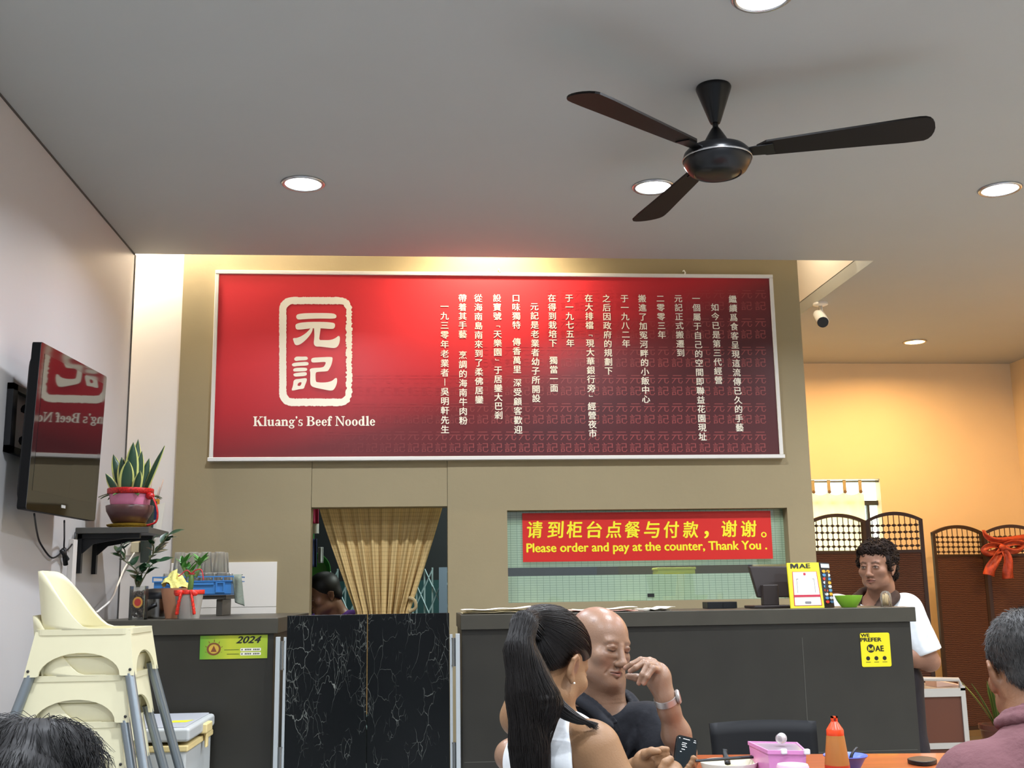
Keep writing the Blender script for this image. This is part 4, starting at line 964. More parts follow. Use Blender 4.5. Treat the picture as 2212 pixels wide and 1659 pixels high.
for x0, x1 in ((414, 395), (414, 432)): m.tube([(bx+.008, by, CT+.20), Yp((x0+x1)/2, 1245, by), Yp(x1, 1222, by)], [.011, .009, .007], 8)
m.build('stalk', M_bstem, bt, smooth=True)
m = MB(); rr = random.Random(4)
for cx_, cy_, n_ in ((395, 1225, 9), (432, 1218, 10), (408, 1235, 4)):
    for k in range(n_):
        a = rr.uniform(0, 6.28); oval_leaf(m, Yp(cx_, cy_+rr.uniform(-8, 8), by), (math.cos(a)*.7, math.sin(a)*.5, rr.uniform(.4, 1.2)), (math.cos(a+3), math.sin(a+3), .6), rr.uniform(.045, .075), .02)
m.build('leaves', M_bleaf, bt, recalc=False)
M_redtie = mat('red_tie', '#c1343c', .5)
c0 = Vector((bx+.008, by, CT+.195)); m = MB()
m.lathe([(.0125, -.004), (.015, 0), (.0125, .004)], c0, 16); 
for s in (-1, 1): m.tube(spline([c0+Vector((0, -.014, 0)), c0+Vector((s*.02, -.02, .015)), c0+Vector((s*.045, -.02, .005+.01*s)), c0+Vector((s*.055, -.02, -.03+.02*(s < 0)))], 5), .0025, 6)
m.build('tie', M_redtie, bt, smooth=True)
# orange paper pot with yellow wrapping behind it
q = Yp(368, 1288, 5.25); ox, oy = Yp(381, 1300, 5.22).x, 5.215
t = thing('paper_cup', 'orange paper pot holding crumpled yellow tissue behind the bow', 'pot', (ox, oy, CT))
m = MB(); m.lathe([(0, .001), (.045, .001), (.066, .118), (.07, .135), (.066, .135), (.06, .12), (0, .11)], (ox, oy, CT), 28); m.build('pot', mat('orange_paper', '#cf9370', .6), t, auto=True)
m = MB(); rr = random.Random(8)
def ft(u, v): 
    a = u*2*math.pi; r = .062*(1-v)**.6; return (ox+r*math.cos(a)*(1+.2*math.sin(7*a)), oy+r*math.sin(a), CT+.13+.06*v+.012*math.sin(a*5+v*7)+(.02 if math.cos(a) < -.3 else 0))
m.grid(ft, 40, 6); m.build('tissue', mat('yellow_tissue', '#d6cd78', .8, bump=.8, bscale=50), t, smooth=True, recalc=False)
# crate on a stand with glasses
M_blue = mat('blue_crate_plastic', '#3f7fc0', .45)
cY0, cY1 = 5.72, 6.08
a = Yp(329, 1246, cY0); b = Yp(505, 1246, cY0); cb = Yp(420, 1286, cY0)
X0, X1, ZB_, ZT_ = a.x, b.x, cb.z, a.z
t = thing('crate_stand', 'low dark grey stand under the blue crate', 'stand', ((X0+X1)/2, (cY0+cY1)/2, CT))
M_gstand = mat('grey_stand_metal', '#5d5952', .5, metal=.3)
for x in (X0+.06, X1-.09): m = MB(); m.box((x, cY0+.05, CT+.0008), (x+.03, cY1-.05, ZB_-.021)); m.build('leg_frame', M_gstand, t, bevel=.002)
m = MB(); m.box((X0+.02, cY0+.03, ZB_-.0205), (X1-.04, cY1-.03, ZB_-.001)); m.build('tray', M_gstand, t, bevel=.002)
t = thing('plastic_crate', 'shallow blue plastic crate full of clear cups on the side counter', 'crate', ((X0+X1)/2, cY0, ZB_))
m = MB()
m.box((X0+.01, cY0+.01, ZB_), (X1-.015, cY1-.01, ZB_+.006))
for (p0, p1) in (((X0+.008, cY0+.006), (X1-.012, cY0+.012)), ((X0+.008, cY1-.012), (X1-.012, cY1-.006)), ((X0+.008, cY0+.012), (X0+.014, cY1-.012)), ((X1-.018, cY0+.012), (X1-.012, cY1-.012))): m.box((p0[0], p0[1], ZB_+.006), (p1[0], p1[1], ZT_-.022))
m.build('basin', M_blue, t)
m = MB(); m.prism([[(X0, cY0), (X1, cY0), (X1, cY1), (X0, cY1)], [(X0+.014, cY0+.012), (X1-.018, cY0+.012), (X1-.018, cY1-.012), (X0+.014, cY1-.012)]], lambda u, v, d: (u, v, d), ZT_-.006, ZT_)
m.prism([[(X0, cY0), (X1, cY0), (X1, cY1), (X0, cY1)], [(X0+.014, cY0+.012), (X1-.018, cY0+.012), (X1-.018, cY1-.012), (X0+.014, cY1-.012)]], lambda u, v, d: (u, v, d), ZT_-.028, ZT_-.023)
for k in range(9): x = X0+.0+(X1-X0-.004)*k/8; m.box((x, cY0, ZT_-.023), (x+.004, cY0+.011, ZT_-.006))
m.build('rim', M_blue, t)
m = MB()
for x in (X0+.055, X0+.31): m.prism([[(x, ZB_+.012), (x+.045, ZB_+.012), (x+.045, ZT_-.03), (x, ZT_-.03)], [(x+.008, ZB_+.018), (x+.037, ZB_+.018), (x+.037, ZT_-.036), (x+.008, ZT_-.036)]], lambda u, v, d: (u, cY0+.006-d, v), .0, .006)
m.box((X0+.06, cY0+.001, ZB_+.05), (X0+.30, cY0+.0055, ZB_+.062)); m.build('clip', M_blue, t)
proto = None; cups = []
spots = []
for j in range(3):
    for i in range(5): spots.append((X0+.062+i*.066, cY0+.075+j*.10))
lvl2 = [(X0+.11+i*.066, cY0+.10+j*.10) for j in range(2) for i in range(4)]
allc = [(x, y, ZB_+.007) for x, y in spots]+[(x, y, ZB_+.007+.106) for x, y in lvl2]
for k, (x, y, z) in enumerate(allc):
    if k == 0:
        m = MB(); m.lathe([(.031, 0), (.033, .001), (.026, .098), (.024, .103), (0, .103), (0, .1), (.022, .1), (.030, .002)], (0, 0, 0), 20); proto = m.build('clear_cup', M_glass, smooth=False, auto=True, origin=(0, 0, 0)); o = proto
    else: o = proto.copy(); COL.objects.link(o)
    o.location = (x, y, z)
    tag(o, 'clear plastic cup upside down in the upper layer in the blue crate' if k >= len(spots) else 'clear plastic cup upside down in the bottom layer in the blue crate', 'cup', 'clear cups stacked in the upper layer' if k >= len(spots) else 'clear cups in the bottom layer of the crate')
a = Yp(507, 1243, cY0-.01); 
def fcl(u, v):
    x = a.x-.015+.045*u+.022*v; z = a.z+.004-.155*v*(1-.12*(1-u)); y = cY0-.004-.01*v+.008*math.sin(u*6+v*3)
    if v < .12: y = cY0+.05-(v/.12)*.054; z = a.z+.004
    return (x, y, z)
m = MB(); m.grid(fcl, 10, 20); tag(m.build('dish_cloth', mat('grey_green_cloth', '#7d8578', .95, bump=.3, bscale=80), smooth=True, solid=.004, recalc=False), 'grey-green dish cloth hanging over the right end of the blue crate', 'cloth')

# ------------------------------------------------------------------ things on the serving counter
M_pos = mat('dark_brown_plastic', '#2c2422', .45)
mY = 5.22
P = {k: Yp(*v, mY) for k, v in dict(tl=(1621, 1223), tr=(1716, 1223), bl=(1641, 1308), br=(1716, 1308)).items()}
t = thing('till_monitor', 'dark till monitor seen from behind on the serving counter', 'monitor', (P['bl'].x+.06, mY, CT))
def hx(m, q, y0, y1, tilt=0): m.hexa([(q[0].x, y0, q[0].z), (q[1].x, y0, q[1].z), (q[1].x, y1, q[1].z), (q[0].x, y1, q[0].z), (q[3].x, y0+tilt, q[3].z), (q[2].x, y0+tilt, q[2].z), (q[2].x, y1+tilt, q[2].z), (q[3].x, y1+tilt, q[3].z)])
zb = CT+.05
lowl = Vector((P['bl'].x-.004, mY, zb)); lowr = Vector((P['br'].x, mY, zb))
m = MB(); hx(m, (lowl, lowr, P['tr'], P['tl']), mY, mY+.035, .02); m.build('back_cover', M_pos, t, bevel=.006)
a = Yp(1647, 1263, mY-.03); b = Yp(1681, 1263, mY-.03)
m = MB(); m.box((a.x, mY-.035, CT+.012), (b.x, mY+.012, a.z)); m.build('stand', M_pos, t, bevel=.006)
m = MB(); m.box((a.x-.05, mY-.05, CT+.0006), (b.x+.08, mY+.12, CT+.014)); m.build('foot', M_pos, t, bevel=.004)
q = Yp(1560, 1300, 5.35); q2 = Yp(1592, 1300, 5.35)
m = MB(); m.box((Yp(1528, 1300, 5.35).x, 5.35, CT+.0008), (q2.x, 5.45, q.z)); m.box((q2.x-.07, 5.347, CT+.005), (q2.x-.066, 5.352, q.z-.003)); tag(m.build('low_black_box', M_bplast, bevel=.003), 'low black box on the counter left of the till monitor', 'box')  # plain dark box with a divider, put in for a dark spot below the window
# yellow display stand with code card (code itself left out)
dY = 5.08
q = {k: v for k, v in dict(bl=Yp(1709, 1313, dY), br=Yp(1781, 1312, dY), tl=Yp(1700, 1216, dY+.05), tr=Yp(1768, 1215, dY+.05), sr=Yp(1803, 1312, dY+.07), st=Yp(1790, 1216, dY+.07)).items()}
for k in ('bl', 'br', 'sr'): q[k].z = CT+.0012
ds = thing('payment_display', 'yellow and black payment display stand beside the till monitor', 'display stand', (q['bl'].x, dY, CT))
def panel(m, A, B, C_, D_, th):
    n = (B-A).cross(D_-A).normalized()*th; m.hexa([A, B, B-n, A-n, D_, C_, C_-n, D_-n]); return n
m = MB(); nf = panel(m, q['bl'], q['br'], q['tr'], q['tl'], .012); m.build('front_panel', M_yel, ds)
m = MB(); ns_ = panel(m, q['br'], q['sr'], q['st'], q['tr'], .008); m.build('side_panel', M_ink, ds)
nf = ((q['br']-q['bl']).cross(q['tl']-q['bl'])).normalized()
if nf.y > 0: nf = -nf
def FP(u, v, d=0): 
    lo_ = q['bl'].lerp(q['br'], u); hi_ = q['tl'].lerp(q['tr'], u); return lo_.lerp(hi_, v)+nf*(d)
M_redline = mat('crimson_line', '#b3203c', .5)
m = MB(); m.prism([[(.10, .045), (.94, .045), (.90, .80), (.13, .80)]], FP, .0006, .0010); m.build('red_outline', M_redline, ds)
m = MB(); m.prism([[(.125, .055), (.915, .055), (.88, .79), (.15, .79)]], FP, .0014, .0018); m.build('white_card', M_paper, ds)
m = MB(); m.prism([[(.115, .235), (.925, .235), (.925, .285), (.12, .285)]], FP, .0022, .0026); m.build('red_band', M_redline, ds)
m = MB(); put_text(m, 'AE', lambda u, v: FP(.54+u, .925+v, .0018), .03, w=.36, h=.105)
m.prism([[(.09, .87), (.09, .98), (.16, .98), (.215, .93), (.27, .98), (.34, .98), (.34, .87), (.29, .87), (.29, .925), (.215, .865), (.14, .925), (.14, .87)]], FP, .0016, .0018); m.build('wordmark', M_brand, ds, recalc=False)
m = MB(); m.prism([rrect(.47, .715, .545, .77, .02, 3)], FP, .0022, .0026); m.build('red_dot', M_redline, ds)
m = MB()
for u0, u1, v0, v1 in ((.24, .25, .33, .64), (.78, .79, .33, .64), (.24, .30, .63, .64), (.73, .79, .63, .64)): m.prism([[(u0, v0), (u1, v0), (u1, v1), (u0, v1)]], FP, .0022, .0026)
m.prism([rrect(.43, .09, .62, .14, .02, 2)], FP, .0022, .0026); m.build('card_marks', mat('grey_print', '#77757a', .5), ds, recalc=False)
nsd = ((q['sr']-q['br']).cross(q['tr']-q['br'])).normalized()
if nsd.y > 0: nsd = -nsd
def SP(u, v, d=0): return q['br'].lerp(q['sr'], u).lerp(q['tr'].lerp(q['st'], u), v)+nsd*d
cols = [('#c9cdd2', 'silver'), ('#d8392f', 'red'), ('#e6a52e', 'amber'), ('#4f86b5', 'blue'), ('#e8e4e0', 'white')]
CM = [mat(n+'_badge', h, .5) for h, n in cols]
for k in range(9):
    for j in range(2):
        v = .80-.085*k; u = .30+.42*j
        m = MB(); m.prism([[(u+.17*math.cos(R(a_*30)), v+.034*math.sin(R(a_*30))) for a_ in range(12)]], SP, .004, .0055); m.build('badge', CM[2] if k == 0 else CM[(k*3+j*2+k//3) % 5], ds)
m = MB(); m.prism([[(.1, .88), (.9, .88), (.9, .97), (.1, .97)]], SP, .004, .0055); m.build('badge', CM[0], ds)
# bowl, toothpicks, papers
q = Yp(1836, 1310, 5.06); bxx, byy = q.x+.004, 5.08
M_gbowl = mat('lime_green_plastic', '#8cc63a', .35)
sb = .127/2*1.0; hh = Yp(1834, 1286, byy).z-CT
m = MB(); m.lathe([(0, .001), (sb*.52, .001), (sb*.58, .006), (sb*.86, hh*.6), (sb, hh), (sb*.97, hh), (sb*.82, hh*.6), (sb*.5, .01), (0, .008)], (bxx, byy, CT), 36); tag(m.build('bowl', M_gbowl, auto=True), 'lime green plastic bowl on the serving counter', 'bowl')
q = Yp(1913, 1312, 5.05); tx, ty = q.x, 5.04; r_ = .026; ht_ = Yp(1913, 1276, ty).z-CT
M_holder = M_glass.copy(); [setattr(n.inputs[0], 'default_value', .10) for n in M_holder.node_tree.nodes if n.type == 'MIX_SHADER' and not n.inputs[0].is_linked]
t = thing('toothpick_holder', 'clear domed holder full of toothpicks at the right end of the counter', 'toothpick holder', (tx, ty, CT))
m = MB(); m.lathe([(0, .001), (r_, .001), (r_*.95, ht_*.6), (r_*.86, ht_*.82), (r_*.5, ht_*.96), (0, ht_)], (tx, ty, CT), 24); m.build('dome', M_holder, t, smooth=True)
M_pick = mat('toothpick_wood', '#d9c39a', .8); m = MB(); rr = random.Random(9)
for k in range(60):
    a_ = rr.uniform(0, 6.28); r0 = rr.uniform(0, r_*.75); m.tube([(tx+r0*math.cos(a_), ty+r0*math.sin(a_), CT+.006), (tx+r0*.8*math.cos(a_+.3), ty+r0*.8*math.sin(a_+.3), CT+ht_*rr.uniform(.70, .84))], .0012, 4)
m.build('toothpicks', M_pick, t)
def paper(lab, x0, x1, y, zl, M, rz, seed, w=.22, n=3):
    a = Yp(x0, 1318, y); b = Yp(x1, 1318, y); rr = random.Random(seed)
    t = thing('paper_sheets', lab, 'papers', (a.x, y, CT), 'loose papers on the serving counter')
    for k in range(n):
        z0 = CT+.0012+k*zl/n
        m = MB(); o1, o2 = rr.uniform(-.02, .02), rr.uniform(-.02, .02)
        m.grid(lambda u, v: (a.x+(b.x-a.x)*u+o1+rz*v*w, y+v*w+o2, z0+.012*u*u*(k == n-1)+.004*math.sin(u*7+k)**2+zl/n*(1-u)*.8), 16, 6)
        m.build('sheet', M if k < n-1 else M_paper, t, smooth=True, solid=.0015, recalc=False)
M_ppk = mat('printed_pink_paper', '#e2b3a4', .7); M_pyel = mat('cream_paper', '#ecdfb4', .7)
paper('sheaf of cream papers at the left end of the serving counter', 1006, 1160, 5.02, .016, M_pyel, .0, 1, n=5)
paper('pinkish papers on the counter behind the bald man', 1232, 1372, 5.02, .008, M_ppk, .1, 2)
paper('thin white sheets on the counter right of the bald head', 1402, 1455, 5.03, .006, M_paper, -.1, 3)
# ------------------------------------------------------------------ stacked high chairs
M_cream_pl = mat('cream_plastic', '#d8d2b0', .35, var=.03, vscale=6); M_greyleg = mat('grey_tube', '#7f878c', .3, metal=.55); M_dk = mat('screw', '#2a2826', .5)
def high_chair():
    s = .92
    t = bpy.data.objects.new('high_chair', None); COL.objects.link(t); WL[t] = Vector((0, 0, 0))
    def sc(p): return (p[0]*s, p[1]*s, p[2])
    m = MB()
    arch = [(.142*math.cos(R(a)), .505+.073*math.sin(R(a))) for a in range(0, 181, 12)]
    side = [(-.192, .503), (-.167, .648), (.167, .648), (.192, .503), (.150, .503)]+arch+[(-.150, .503)]
    def fl(sgn, axis):
        def f(u, v, d):
            off = sgn*(.167+(.648-v)*.17-d)
            return Vector(sc((u, off, v) if axis == 'x' else (off, u, v)))
        return f
    for sgn in (-1, 1): m.prism([side], fl(sgn, 'x'), 0, .010)
    for sgn in (-1, 1): m.prism([side], fl(sgn, 'y'), 0, .010)
    ro = [sc((x, y, 0))[:2] for x, y in rrect(-.172, -.172, .172, .172, .03, 5)]; ri = [sc((x, y, 0))[:2] for x, y in rrect(-.150, -.150, .150, .150, .025, 5)]
    m.prism([ro, ri], lambda u, v, d: (u, v, d), .636, .655)
    m.build('seat_shell', M_cream_pl, t)
    m = MB(); m.box(sc((-.158, -.158, .565)), sc((.158, .158, .58))); m.hexa([sc((-.145, -.155, .50)), sc((.145, -.155, .50)), sc((.145, .155, .50)), sc((-.145, .155, .50)), sc((-.156, -.156, .565)), sc((.156, -.156, .565)), sc((.156, .156, .565)), sc((-.156, .156, .565))]); m.build('seat', M_cream_pl, t, bevel=.006)
    path = [p for p in rrect(-.166, -.166, .166, .166, .06, 8)]
    # walk round the rear half
    pts = spline([(.10, -.164, 0), (-.02, -.165, 0), (-.10, -.160, 0), (-.150, -.12, 0), (-.166, -.05, 0), (-.168, 0, 0), (-.166, .05, 0), (-.150, .12, 0), (-.10, .160, 0), (-.02, .165, 0), (.10, .164, 0)], 6)
    n = len(pts)-1
    def fb(u, v):
        p = pts[min(n, int(round(u*n)))]
        k = max(0, min(1, (.02-p.x)/.185)); h = .004+.195*(k*k*(3-2*k))
        lean = -.035*v*(h/.2)
        return Vector(sc((p.x+lean, p.y*(1-.20*v*k), .652+h*v)))
    m = MB(); m.grid(fb, n, 8); m.build('backrest', M_cream_pl, t, smooth=True, solid=.014, recalc=True)
    for a in (-1, 1):
        for b in (-1, 1):
            m = MB(); m.tube([sc((a*.168, b*.168, .528)), sc((a*.315, b*.30, .0))], .0165, 14); m.build('leg', M_greyleg, t, auto=True)
    m = MB()
    for a in (-1, 1):
        for b in (-1, 1): m.ell(sc((a*.178, b*.190, .522)), (.005, .004, .005), seg=8, rings=6)
    m.build('screws', M_dk, t)
    return t
hc0 = high_chair()
hY = 4.05; qa = Yp(78, 1362, hY-.155); qb = Yp(280, 1362, hY-.155)
hx0 = (qa.x+qb.x)/2; rail = qa.z
for k in range(4):
    o = hc0 if k == 0 else copy_tree(hc0)
    o.location = (hx0+.008*(k-3), hY, rail-.653-.150*(3-k)-.0)
    tag(o, ['bottom cream high chair of the stack', 'second cream high chair from the bottom of the stack', 'second cream high chair from the top of the stack', 'topmost cream high chair with its backrest rising above the stack'][k], 'high chair', 'stacked cream high chairs')
# ------------------------------------------------------------------ cool box
M_cool = mat('pale_grey_plastic', '#b3b6b4', .45, var=.04, vscale=5); M_lidg = mat('grey_lid', '#a9abb0', .4); M_yelc = mat('yellowed_plastic', '#d9c48a', .5); M_ytape = mat('yellow_tape', '#cfd02a', .5)
lz = .745
A = Zp(360, 1594, lz); B = Zp(458, 1545, lz)
cY0_, cY1_ = max(A.y, 4.40), 4.93; cX1 = (A.x+B.x)/2; cX0 = cX1-.52
t = thing('cool_box', 'pale grey cool box with a latched lid on the floor by the side counter', 'cool box', ((cX0+cX1)/2, cY0_, 0))
m = MB(); m.box((cX0+.01, cY0_+.01, 0), (cX1-.012, cY1_-.01, lz-.075)); m.build('body', M_cool, t, bevel=.012)
m = MB(); m.box((cX0+.004, cY0_+.004, lz-.092), (cX1-.004, cY1_-.004, lz-.068)); m.build('rim', M_yelc, t, bevel=.006)
m = MB(); m.box((cX0, cY0_, lz-.056), (cX1, cY1_, lz-.006)); m.build('lid', M_cool, t, bevel=.012)
m = MB(); m.box((cX0+.02, cY0_+.02, lz-.012), (cX1-.02, cY1_-.02, lz)); m.build('lid_panel', M_lidg, t, bevel=.004)
ly = cY0_+(cY1_-cY0_)*.62
m = MB(); m.box((cX1-.016, ly-.06, lz-.058), (cX1+.016, ly+.06, lz-.02)); m.box((cX1+.001, ly-.03, lz-.115), (cX1+.013, ly+.0, lz-.055)); m.build('latch', M_yelc, t, bevel=.006)
q = Zp(388, 1559, lz)
m = MB(); m.hexa([(q.x-.045, q.y-.03, lz+.0003), (q.x+.03, q.y-.025, lz+.0003), (q.x+.045, q.y+.045, lz+.0003), (q.x-.03, q.y+.04, lz+.0003), (q.x-.045, q.y-.03, lz+.001), (q.x+.03, q.y-.025, lz+.001), (q.x+.045, q.y+.045, lz+.001), (q.x-.03, q.y+.04, lz+.001)]); m.build('tape', M_ytape, t)

# ------------------------------------------------------------------ folding screens
M_fr = mat('dark_brown_wood', '#2e1c14', .5); M_weave = mat('woven_brown', '#5b3320', .7)
wv = N(M_weave, 'ShaderNodeTexWave'); wv.bands_direction = 'Z'; wv.inputs['Scale'].default_value = 22; wv.inputs['Distortion'].default_value = 3; wv.inputs['Detail Scale'].default_value = 2
tcw = N(M_weave, 'ShaderNodeTexCoord'); L(M_weave, tcw.outputs['Object'], wv.inputs['Vector'])
rw_ = N(M_weave, 'ShaderNodeValToRGB'); rw_.color_ramp.elements[0].color = rgb('#3b2015'); rw_.color_ramp.elements[1].color = rgb('#54301f'); L(M_weave, wv.outputs[0], rw_.inputs[0]); L(M_weave, rw_.outputs[0], bsdf(M_weave).inputs['Base Color'])
bw = N(M_weave, 'ShaderNodeBump'); bw.inputs['Strength'].default_value = .5; bw.inputs['Distance'].default_value = .006; L(M_weave, wv.outputs[0], bw.inputs['Height']); L(M_weave, bw.outputs[0], bsdf(M_weave).inputs['Normal'])
def screen_panel(root, P0, P1, zs, zpk, zl):
    """one leaf between the foot points P0 and P1: side height zs, peak zpk, foot of the lattice zl"""
    P0, P1 = Vector((P0[0], P0[1], 0)), Vector((P1[0], P1[1], 0)); W = (P1-P0).length; e = (P1-P0).normalized(); nn = Vector((e.y, -e.x, 0))
    fr = lambda u, v, d: P0+e*u+Vector((0, 0, v))+nn*d
    pan = bpy.data.objects.new('screen_leaf', None); COL.objects.link(pan); pan.parent = root; pan.location = P0-WL[root]; WL[pan] = P0
    sw_ = .028; top = lambda u: zs+(zpk-zs)*(1-(2*u/W-1)**2)
    for x0 in (0, W-sw_):
        m = MB(); m.prism([[(x0, .02), (x0+sw_, .02), (x0+sw_, top(x0+sw_)), (x0, top(x0))]], fr, -.012, .012); m.build('stile', M_fr, pan)
    us = [W*k/16 for k in range(17)]
    m = MB(); m.prism([[(u, top(u)) for u in us]+[(u, top(u)-.026) for u in us[::-1]]], fr, -.013, .013); m.build('arched_rail', M_fr, pan)
    m = MB(); m.prism([[(sw_, zl-.012), (W-sw_, zl-.012), (W-sw_, zl+.010), (sw_, zl+.010)]], fr, -.011, .011); m.build('cross_rail', M_fr, pan)
    m = MB(); m.prism([[(sw_, .10), (W-sw_, .10), (W-sw_, .13), (sw_, .13)]], fr, -.011, .011); m.build('cross_rail', M_fr, pan)
    m = MB(); m.prism([[(sw_, .13), (W-sw_, .13), (W-sw_, zl-.012), (sw_, zl-.012)]], fr, -.007, .007); m.build('woven_infill', M_weave, pan)
    m = MB(); nr = 9; rows = 4
    for k in range(nr):
        u = sw_+(W-2*sw_)*(k+.5)/nr; m.tube([fr(u, zl, 0), fr(u, top(u)-.01, 0)], .0035, 6)
        for j in range(rows):
            zr = zl+(zs-.03-zl)*(j+.78)/rows
            m.ell(fr(u, zr, 0), (.016, .008, .011), Matrix.Rotation(math.atan2(e.y, e.x), 3, 'Z'), 8, 6)
    for j in range(rows):
        zr = zl+(zs-.03-zl)*(j+.78)/rows; m.tube([fr(sw_, zr, 0), fr(W-sw_, zr, 0)], .003, 6)
    m.build('lattice', M_fr, pan)
s1 = [Yp(1752, 1120, 8.15), Yp(1868, 1120, 8.22), Yp(1992, 1120, 8.12)]
z_s = Yp(1868, 1124, 8.2).z; z_p = Yp(1815, 1110, 8.2).z; z_l = Yp(1868, 1192, 8.2).z
t = thing('folding_screen', 'tall dark woven folding screen behind the woman at the counter', 'folding screen', (s1[1].x, 8.2, 0), 'dark woven folding screens')
screen_panel(t, (s1[0].x-.02, 8.12), (s1[1].x, 8.23), z_s, z_p, z_l); screen_panel(t, (s1[1].x+.006, 8.23), (s1[2].x, 8.12), z_s, z_p+.01, z_l)
s2 = [Yp(2012, 1150, 8.7), Yp(2122, 1150, 8.82), Yp(2240, 1150, 8.70)]
z_s = Yp(2122, 1150, 8.8).z; z_p = Yp(2070, 1135, 8.8).z; z_l = Yp(2110, 1200, 8.8).z
t = thing('folding_screen', 'dark woven folding screen wearing a red bow at the right', 'folding screen', (s2[1].x, 8.8, 0), 'dark woven folding screens')
screen_panel(t, (s2[0].x, 8.70), (s2[1].x, 8.82), z_s, z_p, z_l); screen_panel(t, (s2[1].x+.006, 8.82), (s2[2].x, 8.70), z_s, z_p, z_l)
M_bow = mat('red_organza', '#a8432a', .45, var=.25, vscale=40)
by_ = 8.66; t = thing('ribbon_bow', 'large red gauze bow tied to the right folding screen', 'bow', tuple(Yp(2165, 1190, by_)))
def strip(m, P, w0, w1, tw=.3):
    S_ = spline([Yp(x, y, by_+dy) for x, y, dy in P], 6); n = len(S_)-1
    rows = []
    for i, c in enumerate(S_):
        tg = (S_[min(i+1, n)]-S_[max(i-1, 0)]).normalized(); sd = tg.cross(Vector((0, 1, 0))).normalized(); w = w0+(w1-w0)*i/n
        rows.append([m.bm.verts.new(c+sd*w*s*.5+Vector((0, .02*math.sin(i*tw+s*3), 0))) for s in (-1, -.5, 0, .5, 1)])
    for a, b in zip(rows, rows[1:]):
        for k in range(4): m.bm.faces.new((a[k], a[k+1], b[k+1], b[k]))
m = MB(); strip(m, [(2124, 1145, 0), (2130, 1160, -.01), (2160, 1168, -.02), (2230, 1160, 0)], .03, .06); m.build('band', M_bow, t, smooth=True, solid=.003, recalc=False)
m = MB(); strip(m, [(2165, 1180, -.02), (2140, 1178, -.05), (2126, 1188, -.05), (2140, 1196, -.05), (2165, 1186, -.03)], .04, .05); strip(m, [(2165, 1180, -.02), (2190, 1172, -.05), (2212, 1176, -.05), (2195, 1190, -.05), (2165, 1186, -.03)], .04, .05); m.build('loop', M_bow, t, smooth=True, solid=.003, recalc=False)
for P in ([(2163, 1185, -.03), (2152, 1205, -.05), (2142, 1225, -.05), (2138, 1243, -.04)], [(2165, 1185, -.03), (2175, 1205, -.05), (2178, 1230, -.05), (2180, 1250, -.04)]):
    m = MB(); strip(m, P, .05, .10); m.build('tail', M_bow, t, smooth=True, solid=.003, recalc=False)
m = MB(); m.ell(Yp(2165, 1182, by_-.05), (.03, .02, .025), seg=12, rings=8); m.build('knot', M_bow, t, smooth=True)
# ------------------------------------------------------------------ trolley cabinet and spiky plant
tY = 6.9; a = Yp(2012, 1495, tY); b = Yp(2079, 1495, tY); zt = a.z
M_brp = mat('brown_panel', '#5a3426', .5); M_al = mat('pale_aluminium', '#b9bcbd', .35, metal=.5)
t = thing('serving_trolley', 'aluminium framed trolley with brown panels behind the woman at the counter', 'trolley', (b.x-.3, tY, 0))
tx0, tx1 = b.x-.62, b.x+.02
m = MB(); m.box((tx0+.02, tY+.01, .12), (tx1-.02, tY+.42, zt-.02)); m.build('cabinet', M_brp, t)
for x in (tx0, tx1-.03):
    for y in (tY, tY+.40): m = MB(); m.box((x, y, 0), (x+.03, y+.03, zt+.03)); m.build('post', M_al, t)
for z in (zt-.03, .10, zt-.34):
    m = MB(); m.box((tx0+.03, tY-.002, z), (tx1-.03, tY+.028, z+.035)); m.build('rail', M_al, t)
m = MB(); m.box((tx0, tY, zt+.005), (tx1, tY+.43, zt+.02)); m.build('top_tray', M_al, t)
hz = Yp(2045, 1462, tY).z
m = MB(); m.tube([(tx0+.1, tY+.02, zt+.02), (tx0+.1, tY+.02, hz), (tx1-.03, tY+.02, hz-.02), (tx1-.015, tY+.02, hz-.06), (tx1-.015, tY+.02, zt+.02)], .013, 8); m.build('handle_bar', M_al, t, auto=True)
q = Yp(2040, 1476, tY+.12)
m = MB(); m.hexa([(q.x-.07, tY+.08, zt+.0205), (q.x+.10, tY+.06, zt+.0205), (q.x+.10, tY+.22, zt+.0205), (q.x-.07, tY+.24, zt+.0205), (q.x-.07, tY+.08, zt+.06), (q.x+.10, tY+.06, zt+.03), (q.x+.10, tY+.22, zt+.035), (q.x-.07, tY+.24, zt+.065)]); tag(m.build('napkin_bundle', mat('pinkish_paper', '#d9b8a8', .8)), 'pinkish bundle of paper lying on the serving trolley', 'papers')
q = Yp(2168, 1575, 7.6); t = thing('spiky_plant', 'green spiky pot plant on the floor behind the grey-haired man', 'potted plant', (q.x, 7.6, 0))
m = MB(); m.lathe([(0, 0), (.12, 0), (.15, .24), (.16, .25), (.16, .28), (.14, .28), (.13, .25), (0, .25)], (q.x, 7.6, 0), 28); m.build('pot', M_brownpot, t, auto=True)
m = MB(); rr = random.Random(6)
for k in range(22):
    a = rr.uniform(0, 6.28); sp = rr.uniform(.05, .55); blade_leaf(m, (q.x+.05*math.cos(a), 7.6+.05*math.sin(a), .24), (sp*math.cos(a), sp*math.sin(a), 1), (-math.sin(a), math.cos(a), 0), rr.uniform(.25, .40), .035, (sp*.3*math.cos(a), sp*.3*math.sin(a), -.05), c0='#3d5a2c', c1='#7d8a48')
m.build('leaves', M_leafc, t, recalc=False)

